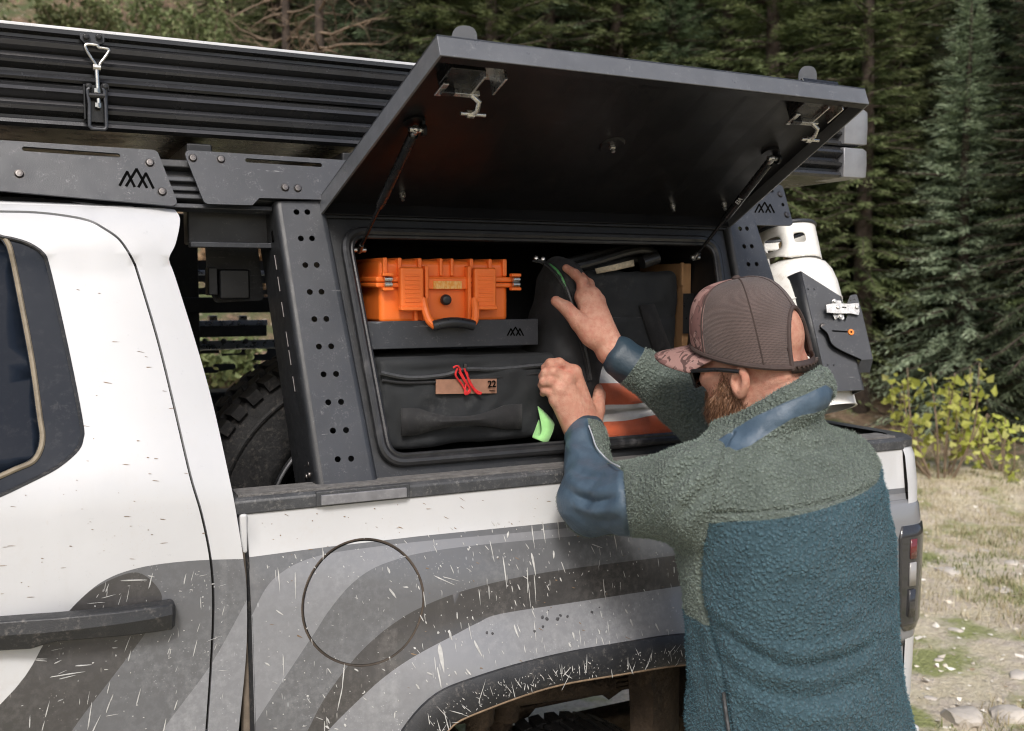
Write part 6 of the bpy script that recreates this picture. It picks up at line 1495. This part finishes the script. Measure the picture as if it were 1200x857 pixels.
# ------------------------------------------------------------------ ground: a clearing, then a wooded slope
def terrain(x, y):
    x, y = np.asarray(x, float), np.asarray(y, float); dx, dy = x, y + 1.8
    r = np.hypot(dx, dy); az = np.degrees(np.arctan2(dx, dy))
    s = np.interp(np.abs(az - 26), [0, 60, 100], [1, 1, 0]); sl = np.interp(az, [-20, 4, 14, 35, 60], [.60, .60, .46, .30, .26]); r0 = np.interp(az, [-20, 10, 40, 60], [9.0, 9.5, 11.8, 12.0])
    t = np.maximum(0, r - r0); h = sl * s * (np.sqrt(t * t + 1.2) - 1.095) * np.interp(r, [0, 60, 120], [1, 1, .6])
    P = np.stack([x, y, np.zeros_like(x)], -1).reshape(-1, 3)
    b = vnoise(P * .33).reshape(x.shape) * .14 + vnoise(P * 1.1 + 3).reshape(x.shape) * .05 + vnoise(P * 3.7 + 8).reshape(x.shape) * .018
    return h + b * np.clip((r - 4.2) / 5, .12, 1) - .06 * np.clip((r - 2.5) / 3, 0, 1) * 0
rs = np.concatenate([np.linspace(.0, 4, 16), np.linspace(4.15, 16, 80), np.linspace(16.4, 60, 70), [75, 100, 150, 220, 300]])
azs = np.radians(np.concatenate([np.linspace(-14, 66, 200), np.linspace(67, 345, 90)]))
Rg, Ag = np.meshgrid(rs, azs, indexing='ij'); Xg, Yg = Rg * np.sin(Ag), Rg * np.cos(Ag) - 1.8; Zg = terrain(Xg, Yg)
Vg = np.stack([Xg, Yg, Zg], -1).reshape(-1, 3); na, nr = len(azs), len(rs)
ii, jj = np.meshgrid(np.arange(nr - 1), np.arange(na), indexing='ij'); Fg = np.stack([ii * na + jj, ii * na + (jj + 1) % na, (ii + 1) * na + (jj + 1) % na, (ii + 1) * na + jj], -1).reshape(-1, 4)
def ground_mat():
    t = NT('dry_meadow_and_leaf_litter')
    big = t.noise(.7, 5, .6); mid = t.noise(4.5, 6, .65); fine = t.noise(38, 6, .7); peb = t.voro(26)
    straw = t.mix(t.rng(fine, .3, .7), (.54, .46, .31), (.80, .73, .55)); dirt = t.mix(t.rng(fine, .3, .7), (.46, .38, .29), (.76, .68, .57)); grn = t.mix(t.rng(fine, .3, .7), (.22, .25, .08), (.40, .42, .18))
    c = t.mix(t.rng(mid, .42, .58), straw, dirt); c = t.mix(t.rng(t.noise(2.2, 5, .6), .50, .62), c, grn)
    c = t.mix(t.math('MULTIPLY', t.rng(peb, .22, .12), t.rng(t.noise(6, 3), .5, .62)), c, (.52, .48, .42))
    litter = t.mix(t.rng(t.noise(9, 6, .75), .35, .68), (.075, .048, .028), (.33, .23, .15)); litter = t.mix(t.rng(t.noise(1.1, 5, .7), .48, .60), litter, (.085, .105, .04)); litter = t.mix(t.rng(t.voro(7), .22, .10), litter, (.36, .30, .24))
    A_ = t.n('Attribute', attribute_name='wood').outputs['Fac']; c = t.mix(t.rng(t.math('ADD', A_, t.math('MULTIPLY', big, .5)), .62, .85), c, litter)
    n = t.bump(fine, .03); n = t.bump(mid, .06, .8, n); return t.out(c, .95, 0, n)
rr_g = np.hypot(Vg[:, 0], Vg[:, 1] + 1.8); wood = np.clip((rr_g - 9.6) / 2.0, 0, 1)
gm = big_mesh('ground', Vg, Fg, ground_mat(), {'wood': wood}); go = bpy.data.objects.new('ground', gm); COL.objects.link(go); go['kind'] = 'structure'
def gpos(px, r):                                  # place on the ground in this direction at this range from the viewpoint
    d = ray(px, 335); a = math.atan2(d[0], d[1]); x, y = r * math.sin(a), r * math.cos(a) - 1.8; return np.array([x, y, float(terrain(np.array([x]), np.array([y]))[0])])
def foliage(name, c0, c1, c2, rough=.6, trans=0.0):
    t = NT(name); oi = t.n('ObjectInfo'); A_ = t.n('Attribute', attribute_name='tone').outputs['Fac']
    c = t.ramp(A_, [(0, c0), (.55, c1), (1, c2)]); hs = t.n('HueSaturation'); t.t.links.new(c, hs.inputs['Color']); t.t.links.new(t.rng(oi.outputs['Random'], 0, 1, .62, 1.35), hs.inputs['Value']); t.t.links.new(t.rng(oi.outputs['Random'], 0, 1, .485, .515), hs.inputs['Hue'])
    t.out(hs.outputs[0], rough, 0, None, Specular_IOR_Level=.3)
    if trans:
        tr_ = t.n('BsdfTranslucent'); t.t.links.new(hs.outputs[0], tr_.inputs[0]); mx = t.n('MixShader'); mx.inputs[0].default_value = trans; t.t.links.new(t.b.outputs[0], mx.inputs[1]); t.t.links.new(tr_.outputs[0], mx.inputs[2]); t.t.links.new(mx.outputs[0], t.t.nodes['Material Output'].inputs[0])
    return t.m
M['straw'] = foliage('dry_grass_blades', (.36, .30, .16), (.64, .56, .36), (.80, .73, .54), .8, .3); M['grassg'] = foliage('green_grass_blades', (.10, .13, .03), (.21, .25, .08), (.38, .40, .17), .7, .3)
def blades(name, pts, hmin, hmax, w, mat, lean=.5, per=5):
    n = len(pts) * per; B = np.repeat(pts, per, 0) + np.concatenate([rng.normal(0, .035, (n, 2)), np.zeros((n, 1))], 1); B[:, 2] = terrain(B[:, 0], B[:, 1]) - .004
    H_ = rng.uniform(hmin, hmax, n); a = rng.uniform(0, 6.28, n); L = np.stack([np.cos(a), np.sin(a), np.zeros(n)], 1) * (H_ * rng.uniform(.1, lean * 1.6, n))[:, None]; s = np.stack([-np.sin(a), np.cos(a), np.zeros(n)], 1) * (w * rng.uniform(.6, 1.4, n))[:, None]; up = np.stack([np.zeros(n), np.zeros(n), H_], 1)
    V = np.stack([B - s, B + s, B + L * .35 + up * .6 + s * .7, B + L * .35 + up * .6 - s * .7, B + L + up * .95], 1).reshape(-1, 3); k = np.arange(n)[:, None] * 5
    q = np.concatenate([k, k + 1, k + 2, k + 3], 1); t3 = np.concatenate([k + 3, k + 2, k + 4, k + 4], 1)[:, :3]
    me = bpy.data.meshes.new(name); me.from_pydata(V.tolist(), [], q.tolist() + t3.tolist()); me.materials.append(mat); at_ = me.attributes.new('tone', 'FLOAT', 'POINT'); at_.data.foreach_set('value', np.repeat(rng.random(n), 5).astype(np.float32))
    o = bpy.data.objects.new(name, me); COL.objects.link(o); return o
def wedge(n, a0, a1, r0, r1, thr=None, off=0):
    a = np.radians(rng.uniform(a0, a1, n)); r = np.sqrt(rng.uniform(r0 ** 2, r1 ** 2, n)); P = np.stack([r * np.sin(a), r * np.cos(a) - 1.8, np.zeros(n)], 1)
    if thr is not None: P = P[vnoise(P * 1.6 + off) > thr]
    return P
g1 = blades('dry_grass', wedge(9500, 38, 64, 3.0, 11.5, -.25), .015, .07, .0022, M['straw'], .9); props(g1, 'short dry straw coloured grass covering the clearing', 'grass', None, 'stuff')
g2 = blades('green_grass', wedge(5500, 38, 64, 3.0, 11.8, .12, 20), .015, .06, .0032, M['grassg'], .8); props(g2, 'patches of short green grass among the dry grass', 'grass', None, 'stuff')
def twig_mesh(name, P, D, N, L, W, tone, mat, parent=None):
    # every twig: a folded two-leaf blade of needles
    n = len(P); S = np.cross(D, N); S /= np.linalg.norm(S, axis=1)[:, None] + 1e-9; L, W = L[:, None], W[:, None]
    V = np.stack([P, P + D * L * .45 + S * W - N * W * .35, P + D * L, P + D * L * .45 - S * W - N * W * .35, ], 1).reshape(-1, 3); k = np.arange(n)[:, None] * 4
    Fq = np.concatenate([np.concatenate([k, k + 1, k + 2], 1), np.concatenate([k, k + 2, k + 3], 1)], 0)
    me = big_mesh(name, V, Fq, mat, {'tone': np.repeat(tone, 4)}); me.shade_flat(); return me
def norm(a): return a / (np.linalg.norm(a, axis=-1, keepdims=True) + 1e-9)
M['stone'] = pm('pale_field_stone', (.48, .44, .39), .85, 0, .3, 6, .004, 60, dirt=((.26, .22, .17), .4, 9))
def stone(px, py, s, flat=.5, seed=0, label='pale field stone lying half buried in the dry grass', group='pale stones in the grass'):
    p = atz(px, py, 0.0); p[2] = float(terrain(np.array([p[0]]), np.array([p[1]]))[0]); b = bmesh.new(); bmesh.ops.create_icosphere(b, subdivisions=3, radius=1.0)
    sc = np.array([1.0, rng.uniform(.6, .9), flat]) * s; ang_ = rng.uniform(0, 3.1)
    for v in b.verts:
        c = np.array(v.co)[None]; k = 1 + .28 * float(vnoise(c * 1.3 + seed * 5.1)[0]) + .10 * float(vnoise(c * 3.3 + seed)[0]); q = np.array(v.co) * k; q = np.clip(q, -.9, .85) * sc; v.co = (q[0] * math.cos(ang_) - q[1] * math.sin(ang_), q[0] * math.sin(ang_) + q[1] * math.cos(ang_), q[2])
    me = bpy.data.meshes.new('stone'); b.to_mesh(me); b.free(); me.materials.append(M['stone']); me.shade_smooth(); me.set_sharp_from_angle(angle=rad(32)); o = bpy.data.objects.new('stone', me); COL.objects.link(o); o.location = p; return props(o, label, 'stone', group)
stone(1128, 848, .10, .5, 1, 'large pinkish grey stone in the grass by the rear bumper', None); stone(1183, 845, .085, .55, 2, 'brownish stone lying at the edge of bare dirt', None)
for k, (px, py, s) in enumerate([(1090, 822, .05), (1192, 795, .10), (1110, 668, .14), (1175, 690, .11), (1150, 640, .08), (1185, 655, .10), (1120, 740, .07), (1100, 775, .05)]): stone(px, py, s * .6, .26, 10 + k)
M['chips'] = foliage('pale_stone_chips_and_dry_leaves', (.28, .21, .14), (.60, .54, .45), (.82, .79, .73), .9)
cp = wedge(3000, 38, 64, 2.8, 11.0, -.2, 40); cn_ = len(cp); cp[:, 2] = terrain(cp[:, 0], cp[:, 1]) + .006; ca_ = rng.uniform(0, 6.28, cn_); cl_ = rng.uniform(.010, .035, cn_) * rng.choice([1, 1, 1, 1.8], cn_)
cm = twig_mesh('stone_chips', cp, np.stack([np.cos(ca_), np.sin(ca_), rng.normal(0, .2, cn_)], 1), norm(np.array([0, 0, 1.]) + rng.normal(0, .3, (cn_, 3))), cl_, cl_ * rng.uniform(.2, .5, cn_), rng.random(cn_), M['chips']); co_ = bpy.data.objects.new('stone_chips', cm); COL.objects.link(co_); props(co_, 'scattered pale stone chips and dry leaves over the clearing', 'gravel', None, 'stuff')
# ------------------------------------------------------------------ trees
M['bark'] = pm('spruce_bark', (.055, .040, .030), .9, 0, .4, 12, .02, 30); M['deadwood'] = pm('dead_twig_wood', (.20, .145, .10), .9, 0, .3, 20)
M['spruce'] = foliage('spruce_needles', (.045, .068, .036), (.145, .19, .105), (.28, .33, .19), .55, .3); M['spruce_light'] = foliage('young_spruce_needles', (.13, .17, .105), (.32, .38, .25), (.46, .52, .36), .55, .3)
M['pine'] = foliage('pine_needles', (.060, .085, .032), (.175, .215, .090), (.32, .36, .17), .6, .3)
def spruce(seed, H, wide, n_br, whorl, base_z, twl, mat):
    r = np.random.default_rng(seed); Ps, Ds, Ns, Ls, Ws, Ts, limbs = [], [], [], [], [], [], []
    z = base_z
    while z < H - .05:
        k = (H - z) / H; Lb = wide * H * (k ** .85) * r.uniform(.8, 1.12) + .06; nb = max(5, int(n_br * (.55 + .45 * k)))
        for b in range(nb):
            a = 2 * math.pi * (b + r.uniform(-.35, .35)) / nb + z * 5; L = Lb * r.uniform(.65, 1.12); el = rad(30) * (1 - k) + rad(r.uniform(-14, 6)); droop = .30 * k + .05
            m = max(3, int(L / (twl * .22))); t = (np.arange(m) + .6) / m; out = np.array([math.cos(a), math.sin(a), 0])
            pos = np.outer(t * L * math.cos(el), out); pos[:, 2] = z + t * L * math.sin(el) - droop * L * t ** 1.7 + .12 * L * np.maximum(0, t - .7); tg = norm(np.gradient(pos, axis=0) if m > 1 else np.array([out])); sd_ = np.cross(tg, [0, 0, 1.]); sd_ = norm(sd_)
            if L > .7 and r.random() < .5: limbs.append(([np.array([0, 0, z])] + [pos[i] for i in range(0, m, max(1, m // 4))]))
            w_t = np.minimum(1, (1 - t) * 1.6 + .35)
            for s in (-1, 1, 0):
                cnt = m; dd = norm(tg * r.uniform(.55, 1.0, (m, 1)) + sd_ * s * r.uniform(.6, 1.0, (m, 1)) + np.array([0, 0, -1]) * r.uniform(-.10, .40, (m, 1)) + r.normal(0, .12, (m, 3)))
                keep = (t > .12) & (r.random(m) < .93); Ps.append(pos[keep] + r.normal(0, .02, (keep.sum(), 3))); Ds.append(dd[keep]); Ns.append(norm(np.array([0, 0, 1.]) + r.normal(0, .35, (m, 3)))[keep])
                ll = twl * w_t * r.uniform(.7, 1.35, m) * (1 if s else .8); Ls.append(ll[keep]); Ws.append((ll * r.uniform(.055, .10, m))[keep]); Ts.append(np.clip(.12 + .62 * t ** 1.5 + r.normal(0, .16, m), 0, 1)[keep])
        z += whorl * r.uniform(.8, 1.2) * (.6 + .4 * k)
    me = twig_mesh('crown', *(np.concatenate(x) for x in (Ps, Ds, Ns, Ls, Ws, Ts)), mat)
    tv = merge(tube([(r.normal(0, .01) , r.normal(0, .01), zz_) for zz_ in np.linspace(-.35, H * .985, 12)], [max(.008, .018 * H * (1 - q) ** .8 + .006) for q in np.linspace(0, 1, 12)], 9), *[tube(l, [.022 * (1 - i / len(l)) + .004 for i in range(len(l))], 5) for l in limbs])
    tm = mesh_data('trunk', tv, M['bark'], True); return me, tm
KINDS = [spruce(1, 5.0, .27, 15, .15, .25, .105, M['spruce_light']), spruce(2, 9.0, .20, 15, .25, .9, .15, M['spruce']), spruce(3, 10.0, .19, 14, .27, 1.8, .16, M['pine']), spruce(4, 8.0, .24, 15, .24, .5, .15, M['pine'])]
def tree(kind, p, scale, rot, label, group):
    t_ = thing('spruce_tree' if kind != 2 and kind != 3 else 'conifer_tree', label, 'tree', tuple(p), group); t_.rotation_euler = (0, 0, rot); t_.scale = (scale, scale, scale * rng.uniform(.94, 1.08))
    for nm, me in (('crown', KINDS[kind][0]), ('trunk', KINDS[kind][1])):
        o = bpy.data.objects.new(nm, me); COL.objects.link(o); o.parent = t_
    return t_
tree(0, gpos(1127, 12.9), 1.04, .4, 'young blue green spruce standing alone in front of the dark forest', None)
spots = []
for r0, H0, step, off in ((14.2, 8.6, 62, 20), (17.5, 11, 74, -10), (21.5, 13, 84, 30), (26.5, 15, 96, 0), (33, 17, 110, 40), (42, 19, 130, 10)):
    px = 455 + off
    while px < 2100:
        j = rng.uniform(-18, 18); r_ = r0 + rng.uniform(-1.1, 1.1)
        if not (r0 < 20 and (1045 < px < 1195)): spots.append((px + j, r_, H0 * rng.uniform(.85, 1.15)))
        px += step * rng.uniform(.85, 1.15) * (1 if px < 1360 else 1.7)
for px, r_, H_t in ((330, 19.5, 7.0), (270, 24, 7.5), (180, 30, 8.0), (420, 22, 11), (360, 30, 12), (230, 36, 13), (90, 40, 12), (10, 36, 10), (300, 44, 15), (-40, 28, 6), (520, 15.5, 8.0), (150, 48, 15), (40, 52, 16), (-60, 46, 15), (1230, 12.5, 7.5), (1010, 13.2, 7.5), (1300, 15, 9)): spots.append((px, r_, H_t))
KH = [5.0, 9.0, 10.0, 8.0]
for i, (px, r_, H_t) in enumerate(spots):
    kd = (1, 2, 3, 1, 3)[i % 5] if H_t > 7 else 3
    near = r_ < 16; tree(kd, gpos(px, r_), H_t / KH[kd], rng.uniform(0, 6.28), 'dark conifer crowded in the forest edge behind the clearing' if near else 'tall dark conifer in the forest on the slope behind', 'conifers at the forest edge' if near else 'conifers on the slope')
# bare dead tree with brown twigs above the tent
def dead_tree(p, H, seed, label):
    r = np.random.default_rng(seed); root = thing('dead_tree', label, 'tree', tuple(p)); obj_l = lambda n, vf, m: link_local(n, vf, m, root)
    link_local('trunk', tube([(r.normal(0, .03), r.normal(0, .03), z) for z in np.linspace(-.3, H, 9)], [.11 * (1 - q * .8) for q in np.linspace(0, 1, 9)], 8), M['bark'], root)
    tw = []
    for k in range(90):
        z = r.uniform(.12, .95) * H; a = r.uniform(0, 6.28); L = r.uniform(.5, 1.7) * (1.1 - z / H * .6); P0 = np.array([0, 0, z]); d = np.array([math.cos(a), math.sin(a), r.uniform(-.3, .35)]); pts = [P0]
        for s in range(5): d = norm(d + r.normal(0, .22, 3) + np.array([0, 0, -.06])); pts.append(pts[-1] + d * L / 5)
        tw.append(tube(pts, [.016 * (1 - i / 6) + .004 for i in range(6)], 4, cap=False))
        for s in range(7):
            i = r.integers(1, 6); d2 = norm(r.normal(0, 1, 3) + d * .8); tw.append(tube([pts[i], pts[i] + d2 * L * .14, pts[i] + norm(d2 + r.normal(0, .3, 3)) * L * .30], [.007, .005, .003], 3, cap=False))
    o = link_local('twig', merge(*tw), M['deadwood'], root); o['kind'] = 'stuff'
def link_local(name, vf, mat, parent, smooth=True):
    me = mesh_data(name, vf, mat, smooth); o = bpy.data.objects.new(name, me); COL.objects.link(o); o.parent = parent; return o
dead_tree(gpos(378, 14.0), 7.5, 5, 'bare dead tree with tangled brown twigs rising behind the tent'); dead_tree(gpos(340, 16.5), 6.5, 6, 'leaning bare shrub tree with pale dry branches on the slope')
# leafy shrubs
M['yellowleaf'] = foliage('yellow_green_leaves', (.40, .46, .08), (.70, .76, .18), (.88, .90, .36), .6, .5); M['bushleaf'] = foliage('olive_bush_leaves', (.08, .10, .04), (.17, .20, .085), (.31, .33, .16), .6, .3); M['brownleaf'] = foliage('brown_dry_leaves', (.12, .07, .035), (.25, .16, .09), (.38, .27, .17), .7, .3)
def shrub(p, R, H, n_st, n_lf, lf, mat, label, group=None, seed=0, sm='deadwood'):
    r = np.random.default_rng(seed); root = thing('leafy_shrub', label, 'shrub', tuple(p), group); st = []; Ps, Ds = [], []
    for k in range(n_st):
        a = r.uniform(0, 6.28); rr2 = R * math.sqrt(r.random()); hh = H * r.uniform(.55, 1.05) * (1 - .35 * rr2 / R); e = np.array([math.cos(a) * rr2, math.sin(a) * rr2, hh]); b_ = np.array([e[0] * .25, e[1] * .25, -.05]); mid_ = (b_ + e) / 2 + np.array([e[0] * .15, e[1] * .15, .0]) + r.normal(0, .04, 3)
        pts = spline([b_, mid_, e], 5); st.append(tube(pts, [.010 * (1 - i / len(pts)) + .003 for i in range(len(pts))], 5))
        m = n_lf // n_st; t = r.uniform(.25, 1, m) ** .7; P = np.array([pts[int(q * (len(pts) - 1))] for q in t]) + r.normal(0, .045 + .05 * R, (m, 3)); Ps.append(P); Ds.append(norm(r.normal(0, 1, (m, 3)) + np.array([0, 0, .25])))
    P, D = np.concatenate(Ps), np.concatenate(Ds); n = len(P); L = lf * r.uniform(.6, 1.3, n); me = twig_mesh('foliage', P, D, norm(r.normal(0, .7, (n, 3)) + np.array([0, 0, 1.])), L, L * .36, np.clip(r.normal(.5, .25, n), 0, 1), mat)
    o = bpy.data.objects.new('foliage', me); COL.objects.link(o); o.parent = root; link_local('stem', merge(*st), M[sm], root)
shrub(gpos(1112, 10.0), .50, 1.36, 16, 340, .095, M['yellowleaf'], 'bright yellow green shrub at the forest edge beside the truck', None, 1)
shrub(gpos(1182, 10.4), .30, .70, 8, 130, .085, M['yellowleaf'], 'small yellow green shrub under the young spruce', None, 2)
for k, (px, r_, R, H, m, lb) in enumerate([(150, 17, 1.0, 1.6, 'bushleaf', 'olive green bush on the brown leaf strewn slope'), (205, 19, 1.3, 2.0, 'bushleaf', 'olive green bush on the brown leaf strewn slope'), (100, 21, .8, 1.2, 'bushleaf', 'olive green bush on the brown leaf strewn slope'), (262, 16, 1.1, 1.9, 'bushleaf', 'olive green bush on the brown leaf strewn slope'), (310, 14, .8, 1.3, 'brownleaf', 'brown dry bush on the slope behind the tent'), (40, 15.5, .7, .9, 'brownleaf', 'brown dry bush on the slope behind the tent'), (235, 11.5, .6, .9, 'bushleaf', 'olive green bush on the brown leaf strewn slope'), (420, 15.0, .9, 1.8, 'brownleaf', 'brown dry bush on the slope behind the tent'), (-30, 20, 1.2, 1.5, 'bushleaf', 'olive green bush on the brown leaf strewn slope'), (60, 24, 1.3, 2.0, 'bushleaf', 'olive green bush on the brown leaf strewn slope'), (130, 25, 1.3, 2.2, 'brownleaf', 'brown dry bush on the slope behind the tent'), (10, 24, 1.1, 1.6, 'bushleaf', 'olive green bush on the brown leaf strewn slope'), (180, 22, 1.2, 1.9, 'bushleaf', 'olive green bush on the brown leaf strewn slope'), (245, 21, 1.3, 2.2, 'bushleaf', 'olive green bush on the brown leaf strewn slope'), (295, 18, 1.1, 2.0, 'brownleaf', 'brown dry bush on the slope behind the tent'), (85, 18, .8, 1.3, 'brownleaf', 'brown dry bush on the slope behind the tent')]):
    shrub(gpos(px, r_), R, H, 22, 1500, .11, M[m], lb, 'bushes on the slope', 20 + k)
